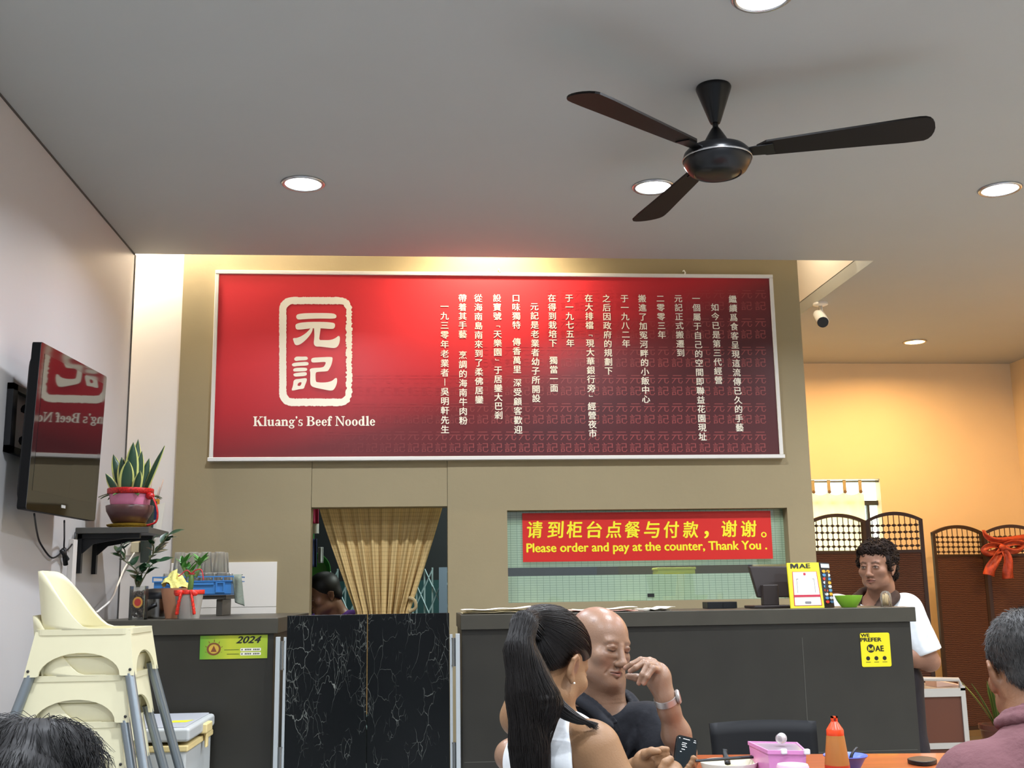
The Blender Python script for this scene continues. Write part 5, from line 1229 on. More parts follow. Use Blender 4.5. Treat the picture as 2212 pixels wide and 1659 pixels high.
# ------------------------------------------------------------------ dining table and what stands on it
M_table = mat('orange_brown_wood', '#9a4a22', .3, var=.18, vscale=3, stretch=(1, 12, 1), coat=.2)
TZ = .75; Rt = Matrix.Rotation(R(-8), 3, 'Z'); tc_ = Vector((1.13, 2.80, 0))
far = Zp(1830, 1628, TZ); eu_ = Rt @ Vector((1, 0, 0)); ev_ = Rt @ Vector((0, 1, 0))
fd = (far-tc_).dot(ev_)
t = thing('dining_table', 'orange-brown wooden dining table in the right foreground', 'table', (tc_.x, tc_.y, 0))
tf = lambda u, v, d: tc_+eu_*u+ev_*v+Vector((0, 0, d))
m = MB(); m.prism([rrect(-.45, fd-.78, .66, fd, .06, 5)], tf, TZ-.03, TZ); m.build('tabletop', M_table, t, bevel=.004)
for u in (-.36, .58):
    for v in (fd-.70, fd-.08): m = MB(); m.prism([[(u-.022, v-.022), (u+.022, v-.022), (u+.022, v+.022), (u-.022, v+.022)]], tf, 0, TZ-.0305); m.build('leg', M_bplast, t)
# chair
M_chair = mat('black_chair_plastic', '#0e0f12', .6, spec=.3)
def chair(loc, rz, lab):
    t = thing('dining_chair', lab, 'chair', (0, 0, 0), None)
    def fbk(u, v):
        x = -.20+.40*u; k = (2*u-1); w = 1-.10*(1-v)
        return (x*(1+.06*v), .20+.05*v-.035*(1-k*k)*-1*.6, .46+.385*v-.006*(k*k)*v)
    m = MB(); m.grid(fbk, 14, 8); m.build('backrest', M_chair, t, smooth=True, solid=.014)
    m = MB(); m.prism([rrect(-.21, -.22, .21, .20, .05, 4)], lambda u, v, d: (u, v, d), .44, .465); m.build('seat', M_chair, t, bevel=.005)
    for x in (-.18, .18):
        for y in (-.18, .17): m = MB(); m.tube([(x, y, .44), (x*1.1, y*1.1, 0)], .013, 10); m.build('leg', M_chair, t, auto=True)
    t.location = loc; t.rotation_euler.z = rz; return t
cl = Yp(1533, 1562, 3.72); cr2 = Yp(1762, 1560, 3.72)
ch = chair(((cl.x+cr2.x)/2, 3.50, cl.z-.845), R(-2), 'black plastic dining chair at the far side of the dining table')
ch.scale = ((cr2.x-cl.x)/.424, 1, 1)
ch.location.z = 0
for c_ in ch.children:
    if c_.name.startswith('backrest'):
        for v in c_.data.vertices: v.co.z = .46+(v.co.z-.46)*((cl.z-.46)/.385)
# sauce bottle
def TP_(px, py, z=TZ): return Zp(px, py, z)
q = Yp(1805, 1600, 2.62); sx_, sy_ = q.x, 2.62
zt_ = Yp(1803, 1547, sy_).z; Hb = zt_-TZ
t = thing('sauce_bottle', 'squeeze bottle of orange chilli sauce with a bright orange cap', 'bottle', (sx_, sy_, TZ))
M_sb = mat('amber_clear_plastic', '#c9884a', .25, trans=.35, ior=1.2); M_cap = mat('orange_red_cap', '#e2491f', .3); M_sauce = mat('chilli_sauce', '#b53a1c', .4)
zc = Yp(1803, 1586, sy_).z-TZ; zs_ = Yp(1803, 1649, sy_).z-TZ
m = MB(); m.lathe([(0, .001), (.0275, .001), (.029, .006), (.0280, zs_), (.0250, zc*.70), (.0205, zc-.004), (.018, zc+.004), (0, zc+.004)], (sx_, sy_, TZ), 32); m.build('body', M_sb, t, auto=True)
m = MB(); m.lathe([(0, .0005), (.0285, .002), (.0297, .006), (.0283, zs_*.96), (0, zs_*.96)], (sx_, sy_, TZ), 32); m.build('sauce', M_sauce, t, auto=True)
m = MB(); m.lathe([(.0188, zc-.006), (.0200, zc-.004), (.0196, zc+.010), (.0178, zc+.013), (.0120, zc+.022), (.0072, zc+.029), (.0062, Hb-.016), (0, Hb-.016)], (sx_, sy_, TZ), 32)
m.box((sx_-.0065, sy_-.005, TZ+Hb-.020), (sx_-.003, sy_+.005, TZ+Hb)); m.box((sx_+.003, sy_-.005, TZ+Hb-.020), (sx_+.0065, sy_+.005, TZ+Hb)); m.box((sx_-.0065, sy_-.005, TZ+Hb-.004), (sx_+.0065, sy_+.005, TZ+Hb)); m.build('cap', M_cap, t, auto=True)
# pink box
rz = Yp(1658, 1621, 2.50).z
cA, cB, cC, cD = [Zp(x, y, rz) for x, y in ((1615, 1601), (1658, 1621), (1743, 1622), (1722, 1603))]
cc = (cA+cB+cC+cD)/4
t = thing('pink_container', 'pink plastic box with a clear lid on the table', 'container', (cc.x, cc.y, TZ))
M_pinkp = mat('pink_plastic', '#d98bc0', .35); M_clr = M_glass
loop = [(p.x, p.y) for p in (cB, cC, cD, cA)]
def shr(k, lp): return [(cc.x+(x-cc.x)*k, cc.y+(y-cc.y)*k) for x, y in lp]
m = MB()
lo_, hi_ = shr(.82, loop), shr(.97, loop)
for (p, q, k) in ((lo_, hi_, 1),):
    for i in range(4):
        j = (i+1) % 4
        ins = lambda pt, f=.94: (cc.x+(pt[0]-cc.x)*f, cc.y+(pt[1]-cc.y)*f)
        m.hexa([(*p[i], TZ+.001), (*p[j], TZ+.001), (*ins(p[j]), TZ+.001), (*ins(p[i]), TZ+.001), (*q[i], rz-.004), (*q[j], rz-.004), (*ins(q[j]), rz-.004), (*ins(q[i]), rz-.004)])
m.prism([lo_], lambda u, v, d: (u, v, d), TZ+.0008, TZ+.006); m.build('tub', M_pinkp, t)
m = MB(); m.prism([loop, shr(.93, loop)], lambda u, v, d: (u, v, d), rz-.008, rz); m.build('rim', M_pinkp, t)
m = MB(); m.prism([shr(.94, loop)], lambda u, v, d: (u, v, d), rz-.005, rz-.002); m.build('lid', mat('greyish_clear_lid', '#a08e9c', .15), t)
q = Zp(1688, 1602, rz+.02)
m = MB(); m.lathe([(.0, 0), (.008, .0), (.011, .008), (.012, .022), (.0105, .022), (.0095, .009), (0, .003)], (cc.x+.006, cc.y+.02, rz+.0125), 20, Matrix.Rotation(R(78), 3, 'X') @ Matrix.Rotation(R(0), 3, 'Y')); m.build('clear_knob', M_glass, t, auto=True)
M_shine = mat('clear_clip', '#e9e6e6', .15)
for p in (cB.lerp(cC, .42), cC): m = MB(); m.box((p.x-.007, p.y-.004, rz-.008), (p.x+.007, p.y+.006, rz+.004)); m.build('clip', M_shine, t, bevel=.003)
q = Yp(1712, 1650, 2.36); rr_ = .0345
t = thing('small_tub', 'small round tub with a pale pink lid in front of the pink box', 'tub', (q.x, 2.36, TZ))
zq = Yp(1712, 1643, 2.40).z
m = MB(); m.lathe([(0, .001), (.028, .001), (.032, zq-TZ-.014), (0, zq-TZ-.014)], (q.x, 2.36, TZ), 28); m.build('tub', mat('lilac_plastic', '#c99ac6', .3), t, auto=True)
m = MB(); m.lathe([(0, zq-TZ), (.031, zq-TZ-.001), (.0335, zq-TZ-.006), (.0335, zq-TZ-.0139), (0, zq-TZ-.0139)], (q.x, 2.36, TZ), 28); m.build('lid', mat('pale_pink_lid', '#eab9cf', .35), t, auto=True)
# white bowl, spoon, chopsticks, black dish
bY = 2.62; q = Yp(1574, 1645, bY); wx, wy = q.x, bY; wz = q.z; wr = 60/2397*bY
t = thing('soup_bowl', 'white soup bowl with dark rim pattern left of the pink box', 'bowl', (wx, wy, TZ))
M_porc = mat('white_porcelain', '#e8e4d8', .2); M_soup = mat('soup', '#cdbb86', .2, var=.3, vscale=40)
m = MB(); m.lathe([(0, .001), (wr*.45, .001), (wr*.5, .008), (wr*.85, (wz-TZ)*.6), (wr, wz-TZ), (wr*.96, wz-TZ), (wr*.8, (wz-TZ)*.6), (0, .012)], (wx, wy, TZ), 40); m.build('bowl_wall', M_porc, t, auto=True)
m = MB(); m.lathe([(0, (wz-TZ)*.80), (wr*.90, (wz-TZ)*.80)], (wx, wy, TZ), 32); m.build('soup', M_soup, t)
m = MB(); m.tube(spline([Yp(1572, 1650, wy+.0), Yp(1570, 1640, wy+.02), Yp(1566, 1628, wy+.03), Yp(1566, 1619, wy+.035)], 5), [.007]*8+[.006]*8, 8, flat=.5); tag(m.build('soup_spoon', M_bplast, smooth=True), 'black spoon standing in the white soup bowl', 'spoon')
for dy_, lab in ((0, 'nearer black chopstick lying across the white bowl'), (.012, 'farther black chopstick lying across the white bowl')):
    a = Yp(1503, 1650, wy-.02+dy_); b = Yp(1682, 1641, wy+.02+dy_); zr_ = wz+.0055
    m = MB(); m.tube([(a.x, a.y, zr_-.0), (b.x, b.y, zr_+.002)], [.0022, .0036], 8); tag(m.build('chopstick', M_bplast, smooth=False, auto=True), lab, 'chopstick', 'black chopsticks on the white bowl')
q = Yp(1662, 1655, 2.56)
m = MB(); m.lathe([(0, .001), (.028, .001), (.036, .035), (.034, .035), (.026, .006), (0, .006)], (q.x-.02, 2.70, TZ), 28); tag(m.build('sauce_dish', M_bplast, auto=True), 'small black dish between the white bowl and the pink box', 'dish')
# blue bowl with spoon
q = Yp(1826, 1632, 2.93); 
t = thing('blue_bowl', 'small blue plastic bowl with a black spoon behind the sauce bottle', 'bowl', (q.x, 2.93, TZ)); hb = q.z-TZ; rb_ = 46/2397*2.93
m = MB(); m.lathe([(0, .001), (rb_*.55, .001), (rb_*.88, hb*.85), (rb_, hb), (rb_*.99, hb+.002), (rb_*.82, hb*.85), (rb_*.5, .008), (0, .008)], (q.x, 2.93, TZ), 36); m.build('bowl_wall', mat('periwinkle_plastic', '#5a6fd0', .35), t, auto=True)
m = MB(); m.tube(spline([(q.x+.01, 2.93, TZ+.014), Yp(1840, 1630, 2.93), Yp(1850, 1616, 2.94)], 5), [.009]*4+[.007]*7, 8, flat=.5); tag(m.build('spoon', M_bplast, smooth=True), 'black spoon standing in the small blue bowl', 'spoon')
# black pad on the corner of the table
P = [Zp(x, y, TZ+.012) for x, y in ((1950, 1639), (2000, 1648), (2033, 1638), (1985, 1631))]
m = MB(); m.prism([chaikin([(p.x, p.y) for p in P], 2)], lambda u, v, d: (u, v, d), TZ+.0006, TZ+.012); tag(m.build('black_pad', M_bplast, bevel=.002), 'flat black pad lying near the right end of the table', 'pad')
# ------------------------------------------------------------------ people: smooth-blended solids meshed as one continuous surface
def axis(*segs):
    o = []
    for a, b, h in segs:
        n = max(1, int(round((b-a)/h))); o += [a+(b-a)*i/n for i in range(n)]
    return np.array(o+[segs[-1][1]], dtype=np.float32)
class Sdf:
    def __init__(s, xs, ys, zs):
        s.x, s.y, s.z = xs, ys, zs
        s.v = np.full((len(xs), len(ys), len(zs)), 1.0, dtype=np.float32)
    def _sub(s, lo, hi):
        r = []
        for ax, a, b in zip((s.x, s.y, s.z), lo, hi):
            i = int(np.searchsorted(ax, a)); j = int(np.searchsorted(ax, b)); r.append(slice(max(0, i-1), min(len(ax), j+1)))
        return tuple(r)
    def _app(s, lo, hi, f, k, op):
        sl = s._sub(lo, hi)
        if any(q.start >= q.stop for q in sl): return
        X, Y, Z = s.x[sl[0]][:, None, None], s.y[sl[1]][None, :, None], s.z[sl[2]][None, None, :]
        d = f(X, Y, Z).astype(np.float32); a = s.v[sl]
        if op == 'u': h = np.maximum(k-np.abs(a-d), 0)/k; s.v[sl] = np.minimum(a, d)-h*h*k*.25
        else: d = -d; h = np.maximum(k-np.abs(a-d), 0)/k; s.v[sl] = np.maximum(a, d)+h*h*k*.25
    def ell(s, c, r, M=None, k=.01, op='u'):
        c = [float(q) for q in c]; r = [float(q) for q in r]
        Mi = np.array(M.transposed() if M is not None else Matrix.Identity(3), dtype=np.float32); e = max(r)+k+.01
        def f(X, Y, Z):
            x, y, z = X-c[0], Y-c[1], Z-c[2]
            p = [Mi[i, 0]*x+Mi[i, 1]*y+Mi[i, 2]*z for i in range(3)]
            k0 = np.sqrt(sum((p[i]/r[i])**2 for i in range(3)))+1e-6; k1 = np.sqrt(sum((p[i]/r[i]**2)**2 for i in range(3)))+1e-6
            return k0*(k0-1)/k1
        s._app([q-e for q in c], [q+e for q in c], f, k, op)
    def cap(s, a, b, ra, rb=None, k=.01, op='u'):
        rb = ra if rb is None else rb; a = Vector(a); b = Vector(b); e = max(ra, rb)+k+.01; ab = b-a; L2 = max(ab.length_squared, 1e-9)
        def f(X, Y, Z):
            x, y, z = X-a.x, Y-a.y, Z-a.z
            t = np.clip((x*ab.x+y*ab.y+z*ab.z)/L2, 0, 1)
            return np.sqrt((x-t*ab.x)**2+(y-t*ab.y)**2+(z-t*ab.z)**2)-(ra+(rb-ra)*t)
        s._app([min(a[i], b[i])-e for i in range(3)], [max(a[i], b[i])+e for i in range(3)], f, k, op)
    def chain(s, P, r, k=.006, op='u'):
        for i in range(len(P)-1):
            ra, rb = (r[i], r[i+1]) if isinstance(r, (list, tuple)) else (r, r)
            s.cap(P[i], P[i+1], ra, rb, k, op)
    def half(s, c, n, k=.004):
        """cut away everything on the +n side of the plane through c"""
        n = Vector(n).normalized(); X, Y, Z = s.x[:, None, None], s.y[None, :, None], s.z[None, None, :]
        d = ((X-c[0])*n.x+(Y-c[1])*n.y+(Z-c[2])*n.z).astype(np.float32); s.v = np.maximum(s.v, d)
    def mesh(s, name):
        v = s.v; S = v < 0; nx, ny, nz = v.shape
        cor = [(i, j, k) for i in (0, 1) for j in (0, 1) for k in (0, 1)]
        cnt = sum(S[i:nx-1+i, j:ny-1+j, k:nz-1+k].astype(np.int8) for i, j, k in cor)
        act = (cnt > 0) & (cnt < 8); I, J, K = np.nonzero(act)
        idx = np.full(act.shape, -1, dtype=np.int64); idx[I, J, K] = np.arange(len(I))
        acc = np.zeros((len(I), 3)); num = np.zeros(len(I))
        for a in cor:
            for ax in range(3):
                if a[ax]: continue
                b = list(a); b[ax] = 1
                va = v[I+a[0], J+a[1], K+a[2]]; vb = v[I+b[0], J+b[1], K+b[2]]
                m_ = (va < 0) != (vb < 0); t = np.where(m_, va/np.where(va == vb, 1, va-vb), 0)
                A = np.stack([s.x[I+a[0]], s.y[J+a[1]], s.z[K+a[2]]], 1); B = np.stack([s.x[I+b[0]], s.y[J+b[1]], s.z[K+b[2]]], 1)
                P = A+(B-A)*t[:, None]; acc += P*m_[:, None]; num += m_
        V = acc/num[:, None]; F = []
        for ax in range(3):
            sl0 = [slice(None)]*3; sl1 = [slice(None)]*3; sl0[ax] = slice(0, -1); sl1[ax] = slice(1, None)
            ch = S[tuple(sl0)] != S[tuple(sl1)]; g = np.argwhere(ch); o1, o2 = [(1, 2), (2, 0), (0, 1)][ax]
            ok = (g[:, o1] > 0) & (g[:, o2] > 0) & (g[:, o1] < v.shape[o1]-1) & (g[:, o2] < v.shape[o2]-1); g = g[ok]
            ins = S[tuple(g.T)]; q = []
            for d1, d2 in ((-1, -1), (0, -1), (0, 0), (-1, 0)):
                h = g.copy(); h[:, o1] += d1; h[:, o2] += d2; q.append(idx[tuple(h.T)])
            q = np.stack(q, 1); q[~ins] = q[~ins][:, ::-1]; F.append(q)
        F = np.concatenate(F); F = F[(F >= 0).all(1)]
        me = bpy.data.meshes.new(name); me.vertices.add(len(V)); me.vertices.foreach_set('co', V.astype(np.float32).ravel())
        me.loops.add(len(F)*4); me.loops.foreach_set('vertex_index', F.astype(np.int32).ravel())
        me.polygons.add(len(F)); me.polygons.foreach_set('loop_start', np.arange(0, len(F)*4, 4, dtype=np.int32)); me.polygons.foreach_set('use_smooth', np.ones(len(F), dtype=bool))
        me.update(calc_edges=True); me.validate()
        return me
def paint(me, base, spots=()):
    """base colour, then spots (a, b, r, colour, strength) along the segment a-b"""
    n = len(me.vertices); co = np.empty(n*3, dtype=np.float32); me.vertices.foreach_get('co', co); co = co.reshape(-1, 3)
    C_ = np.tile(np.array(rgb(base)), (n, 1))
    for sp_ in spots:
        if sp_[0] == 'f':
            _, H, a, b, r, col, st = sp_; Mi = np.array(H.M.transposed()); lc = (co-np.array(H.c))@Mi.T/H.k
            a, b = np.array(a), np.array(b); ab = b-a; L2 = max((ab*ab).sum(), 1e-9); q2 = lc[:, [0, 2]]
            t = np.clip(((q2-a)@ab)/L2, 0, 1); d = np.linalg.norm(q2-a-t[:, None]*ab, axis=1)
            w = np.clip(1.35-d/r, 0, 1)*st*((lc[:, 1] > .035) & (lc[:, 1] < .122)); C_ = C_*(1-w[:, None])+np.array(rgb(col))*w[:, None]; continue
        a, b, r, col, st = sp_
        a, b = np.array(a), np.array(b); ab = b-a; L2 = max((ab*ab).sum(), 1e-9)
        t = np.clip(((co-a)@ab)/L2, 0, 1); d = np.linalg.norm(co-a-t[:, None]*ab, axis=1)
        w = np.clip(1.35-d/r, 0, 1)**1.0*st; C_ = C_*(1-w[:, None])+np.array(rgb(col))*w[:, None]
    at = me.color_attributes.new('Col', 'FLOAT_COLOR', 'POINT'); at.data.foreach_set('color', C_.astype(np.float32).ravel())
M_skin = colmat('skin', .48, spec=.4, bump=.10, bscale=260, sss=.08)
M_skinshiny = colmat('skin_shiny', .36, spec=.5, bump=.08, bscale=260, sss=.08)
def fabric(name, col, b=.25, sc=35, rough=.9): return mat(name, col, rough, bump=b, bscale=sc, var=.06, vscale=12)
def hairmat(name, col, rough=.38, stretch=(140, 140, 8), b=.5):
    m = mat(name, col, rough, spec=.5, bump=b, bscale=1.0, stretch=stretch); return m
class Frame:
    """head frame: x = lateral, y = forward, z = up"""
    def __init__(s, c, f, u=(0, 0, 1), sc=1.0):
        s.c = Vector(c); f = Vector(f).normalized(); u = Vector(u); u = (u-f*u.dot(f)).normalized(); x = f.cross(u); s.M = Matrix((x, f, u)).transposed(); s.k = sc
    def p(s, x, y, z): return s.c+s.M @ Vector((x, y, z))*s.k
    def R(s, ax=None, ang=0): return s.M @ (Matrix.Rotation(ang, 3, ax) if ax else Matrix.Identity(3))
def head(S, H, neck=.05, jaw=1.0, nose=1.0, closed=False, age=0, fat=0.0, brow=1.0):
    k_ = H.k
    E = lambda c, r, k=.012, op='u', ax=None, an=0: S.ell(H.p(*c), [q*k_ for q in r], H.R(ax, an), k, op)
    Cp = lambda a, b, ra, rb=None, k=.006, op='u': S.cap(H.p(*a), H.p(*b), ra*k_, (ra if rb is None else rb)*k_, k, op)
    E((0, -.014, .036), (.077, .096, .080)); E((0, .022, .030), (.068, .072, .070), .02)
    E((0, .030, -.032), (.063+fat, .062, .074), .02); E((0, .038, -.076), (.050*jaw+fat, .048, .040), .02)
    E((0, .074, -.099), (.020*jaw, .017, .016), .018)
    for s in (-1, 1):
        E((s*.044, .060, -.026), (.024+fat, .024, .022), .02)                 # cheekbone
        E((s*.046, .016, -.072), (.020+fat, .030, .026), .02)                 # jaw angle
        E((s*.027, .0815, .020), (.021, .012*brow, .009*brow), .018)                     # brow
        E((s*.032, .1025, -.001), (.017, .011+.001*brow, .0105), .012, 's')               # eye socket
        E((s*.0315, .0815, -.003), (.0165, .0130, .0115), .006)               # eyeball under the lids
        Cp((s*.019, .0920, .0045), (s*.033, .0945, .0070), .0030, .0030, .006); Cp((s*.033, .0945, .0070), (s*.046, .0860, .0035), .0030, .0026, .006)   # upper lid fold
        Cp((s*.018, .0985, -.0055), (s*.032, .0975, -.0080), .0012, .0012, .002, 's'); Cp((s*.032, .0975, -.0080), (s*.046, .0890, -.0055), .0012, .0012, .002, 's')
        if age:
            Cp((s*.018, .089, -.021), (s*.042, .083, -.020), .006, .006, .008)      # bag under the eye
            Cp((s*.020, .098, -.040), (s*.034, .078, -.074), .0032, .0028, .006, 's') # fold beside the mouth
        E((s*.0125*nose, .101, -.043), (.0090*nose, .010, .0075), .006)       # nostril wing
        S.ell(H.p(s*.006, .106, -.0505), [.0032*k_, .0045*k_, .0025*k_], H.R(), .003, 's')
        # ear
        S.ell(H.p(s*.080, -.012, -.014), [.0075*k_, .0205*k_, .0295*k_], H.M @ Matrix.Rotation(s*.16, 3, 'Z') @ Matrix.Rotation(s*.15, 3, 'Y') @ Matrix.Rotation(-.15, 3, 'X'), .004)
        E((s*.0875, -.008, -.012), (.0062, .0095, .018), .004, 's'); E((s*.079, -.004, -.040), (.006, .008, .010), .005)
        Cp((s*.088, -.030, .000), (s*.0865, -.018, .012), .0040, .0040, .003); Cp((s*.0865, -.018, .012), (s*.080, .000, .010), .0040, .0032, .003); Cp((s*.088, -.030, .000), (s*.083, -.022, -.030), .0040, .0034, .003)
    Cp((0, .092, .008), (0, .108, -.034), .0085*nose, .0115*nose, .010); E((0, .112, -.040), (.0125*nose, .0115, .0105), .008)
    Cp((0, .098, -.052), (0, .096, -.060), .006, .008, .006)
    # lips
    for s in (-1, 1):
        Cp((s*.022, .084, -.0690), (s*.006, .0965, -.0650), .0042, .0058, .005); Cp((s*.020, .084, -.0720), (0, .0955, -.0760), .0040, .0064, .005)
        Cp((s*.024, .086, -.0700), (0, .1015, -.0705), .0014, .0016, .002, 's')
    Cp((0, -.034, -.030), (0, -.055, -.150), neck/k_, neck*1.04/k_, .03)
def head_paint(H, lips='#8f4f42', brow='#3a2d26', iris=True, closed=False, bs=.8):  # brows, lips and eyes; shade painted into lid creases, nostrils and ear hollows
    o = []; P = H.p; k_ = H.k; F_ = lambda a, b, r, c, st: o.append(('f', H, a, b, r, c, st))
    for s in (-1, 1):
        F_((s*.015, .0185), (s*.034, .0235), .0042, brow, bs); F_((s*.034, .0235), (s*.047, .0185), .0032, brow, bs*.9)
        F_((s*.013, -.0705), (0, -.0705), .0078, lips, .55); F_((s*.023, -.0700), (0, -.0705), .0020, '#35191a', .85)
        F_((s*.028, -.0015), (s*.036, -.0015), .012, '#4a2a1e', .22)
        if closed: F_((s*.019, -.0055), (s*.032, -.0078), .0024, '#1c0f0b', .9); F_((s*.032, -.0078), (s*.045, -.0055), .0024, '#1c0f0b', .9)
        else:
            F_((s*.024, -.003), (s*.040, -.003), .0036, '#b9ada3', .7); F_((s*.0315, -.0025), (s*.0316, -.0025), .0046, '#120c0a', 1)
            F_((s*.019, -.001), (s*.033, .0022), .0018, '#1c120e', .9); F_((s*.033, .0022), (s*.046, -.001), .0018, '#1c120e', .9)
        F_((s*.020, .0075), (s*.042, .0070), .0014, '#4a2a1e', .5)
        F_((s*.0065, -.0510), (s*.0072, -.0510), .0034, '#3a201a', .75)
        o.append((P(s*.083, -.006, -.008), P(s*.083, -.005, -.018), .009*k_, '#4a281d', .75))
    return o
def person(me, M, label, parts_origin=None):
    o = mesh_obj('person', me, M, None, False, label); o['category'] = 'person'; return o
def child(S, name, M, par, label=None, spots=None, base=None):
    me = S.mesh(name)
    if base: paint(me, base, spots or [])
    return mesh_obj(name, me, M, par, False, label)
def strands(mb, P, r, seg=3):
    if any((a-b).length > .045 for a, b in zip(P, P[1:])): return
    mb.tube(P, [r*(1-.6*abs(2*i/(len(P)-1)-1)**3) for i in range(len(P))], seg, cap=False)

# ---- the bald man in the black polo shirt -------------------------------------------------------
def man():
    H = Frame((.512, 3.235, 1.066), (.56, -.80, -.10), (.13, .02, 1), .93)
    Pc = lambda x, y, Y: Yp(x, y, Y)
    S = Sdf(axis((.16, .40, .005), (.40, .80, .0025)), axis((2.90, 3.36, .0025), (3.36, 3.52, .006)), axis((.42, .74, .008), (.74, 1.19, .0025)))
    head(S, H, .051, 1.02, 1.05, True, 1, .003, .7)
    # torso under the shirt
    sl, sr = Vector((.638, 3.19, .838)), Vector((.375, 3.40, .845))
    S.cap((.47, 3.36, .50), (.50, 3.31, .79), .125, .118, .05); S.cap(sl, sr, .052, .052, .05)
    S.cap((.53, 3.245, .955), (.51, 3.28, .86), .056, .075, .04)
    el = Vector((.708, 3.085, .786)); wr = Pc(1437, 1507, 3.02)
    S.chain([sl, Vector((.685, 3.12, .81)), el], [.052, .043, .036], .03)
    S.chain([el, el.lerp(wr, .35), el.lerp(wr, .8), wr], [.034, .036, .027, .024], .02)
    # left hand raised to the mouth
    kn = [Pc(1404, 1428, 3.05), Pc(1411, 1431, 3.03), Pc(1416, 1438, 3.01), Pc(1420, 1448, 3.00)]
    palm = sum(kn, Vector())/4
    S.cap(wr, wr.lerp(palm, .55), .024, .030, .02); S.ell(wr.lerp(palm, .62), (.031, .020, .040), None, .02)
    for q in kn: S.cap(wr.lerp(palm, .45), q, .015, .0115, .008)
    fing = [[kn[0], Pc(1384, 1426, 3.035), Pc(1365, 1435, 3.03), Pc(1351, 1443, 3.045)], [kn[1], Pc(1390, 1432, 3.005), Pc(1374, 1442, 2.995), Pc(1361, 1450, 3.01)],
            [kn[2], Pc(1399, 1436, 2.985), Pc(1388, 1457, 2.975), Pc(1380, 1476, 2.985)], [kn[3], Pc(1411, 1444, 2.975), Pc(1399, 1462, 2.968), Pc(1391, 1477, 2.975)]]
    for i, P in enumerate(fing): S.chain(P, [.0098, .0092, .0080, .0066] if i < 3 else [.0088, .0082, .0070, .0060], .003)
    S.chain([wr.lerp(palm, .35)+Vector((-.012, .015, -.005)), Pc(1397, 1466, 3.055), Pc(1375, 1464, 3.06), Pc(1357, 1461, 3.065)], [.016, .012, .0105, .0085], .004)
    # right arm behind the woman, hand on the thigh
    er = Pc(1103, 1632, 3.26); em = Pc(1146, 1600, 3.33)
    S.chain([sr, em, er], [.050, .043, .041], .03)
    hr = Vector((.40, 3.12, .60)); S.chain([er, er.lerp(hr, .5), hr], [.041, .037, .028], .02); S.ell(hr+Vector((.03, -.02, -.02)), (.05, .04, .02), None, .02)
    for i in range(4): S.chain([hr+Vector((.05, -.02+.018*i-.03, -.02)), hr+Vector((.10, -.05+.018*i, -.03)), hr+Vector((.125, -.06+.018*i, -.045))], [.010, .009, .007], .003)
    S.chain([hr, hr+Vector((.02, .03, -.02)), hr+Vector((.06, .04, -.03))], [.014, .011, .008], .004)
    me = S.mesh('person')
    sp = head_paint(H, '#8f5348', '#5b4639', closed=True, bs=.45)
    sp += [(H.p(-.05, -.05, .09), H.p(.05, -.06, .09), .05, '#94746a', .35), (H.p(0, .03, .11), H.p(0, .05, .10), .05, '#9c6a52', .4)]
    rr = random.Random(4)
    for s in (-1, 1): sp.append((H.p(s*.04, .070, -.03), H.p(s*.036, .074, -.04), .02, '#8f5a48', .35))
    for k in range(16): a = rr.uniform(-1.3, 1.3); q = H.p(.070*math.sin(a), .085*math.cos(a)-.01, rr.uniform(-.05, .10)); sp.append((q, q, rr.uniform(.003, .006), '#63402f', .4))
    for k in range(14): t_ = rr.random(); q = el.lerp(wr, t_)+Vector((rr.uniform(-.03, .03), -.035, rr.uniform(-.02, .02))); sp.append((q, q, .006, '#6d4634', .4))
    for P in fing: sp.append((P[3], P[3]+Vector((0, -.004, .003)), .0065, '#b98875', .6))
    paint(me, '#8d6e59', sp)
    o = person(me, M_skinshiny, 'bald elderly person in a black polo shirt holding a hand to the mouth')
    # polo shirt
    Q = Sdf(axis((.22, .82, .004)), axis((2.95, 3.56, .004)), axis((.42, .98, .004)))
    Q.cap((.47, 3.36, .48), (.50, 3.315, .79), .142, .137, .05); Q.cap(sl, sr, .066, .066, .06); Q.ell((.51, 3.28, .79), (.15, .12, .115), None, .05)
    slv = Vector((.675, 3.13, .79)); Q.chain([sl, slv, sl.lerp(el, .80)+Vector((-.005, .01, .0))], [.070, .062, .054], .03)
    Q.chain([sr, sr.lerp(em, .8)], [.064, .054], .03)
    for i, (a, b) in enumerate((((.60, 3.13, .83), (.52, 3.16, .70)), ((.47, 3.17, .80), (.50, 3.16, .62)), ((.66, 3.11, .82), (.60, 3.13, .74)), ((.69, 3.08, .78), (.66, 3.10, .73)), ((.62, 3.14, .88), (.57, 3.14, .80)))): Q.cap(a, b, .007, .004, .014)
    nk = H.p(0, -.045, -.150)
    Q.cap((.527, 3.24, .90), (.525, 3.235, 1.02), .061, .062, .01, 's')
    fdir = Vector((.45, -.89, 0)).normalized(); vb = Vector((.54, 3.235, .80))+fdir*.135
    Q.chain([Vector((.527, 3.235, .965))+fdir*.09, Vector((.527, 3.235, .90))+fdir*.115, vb], [.024, .013, .003], .004, 's')
    
    cutn = (el-sl).normalized()
    sh = child(Q, 'polo_shirt', fabric('black_polo', '#14161d', .3, 30), o)
    C2 = Sdf(axis((.42, .64, .003)), axis((3.10, 3.40, .003)), axis((.84, 1.0, .003)))
    cen = Vector((.522, 3.245, .915)); rt = Vector((fdir.y*-1, fdir.x, 0))
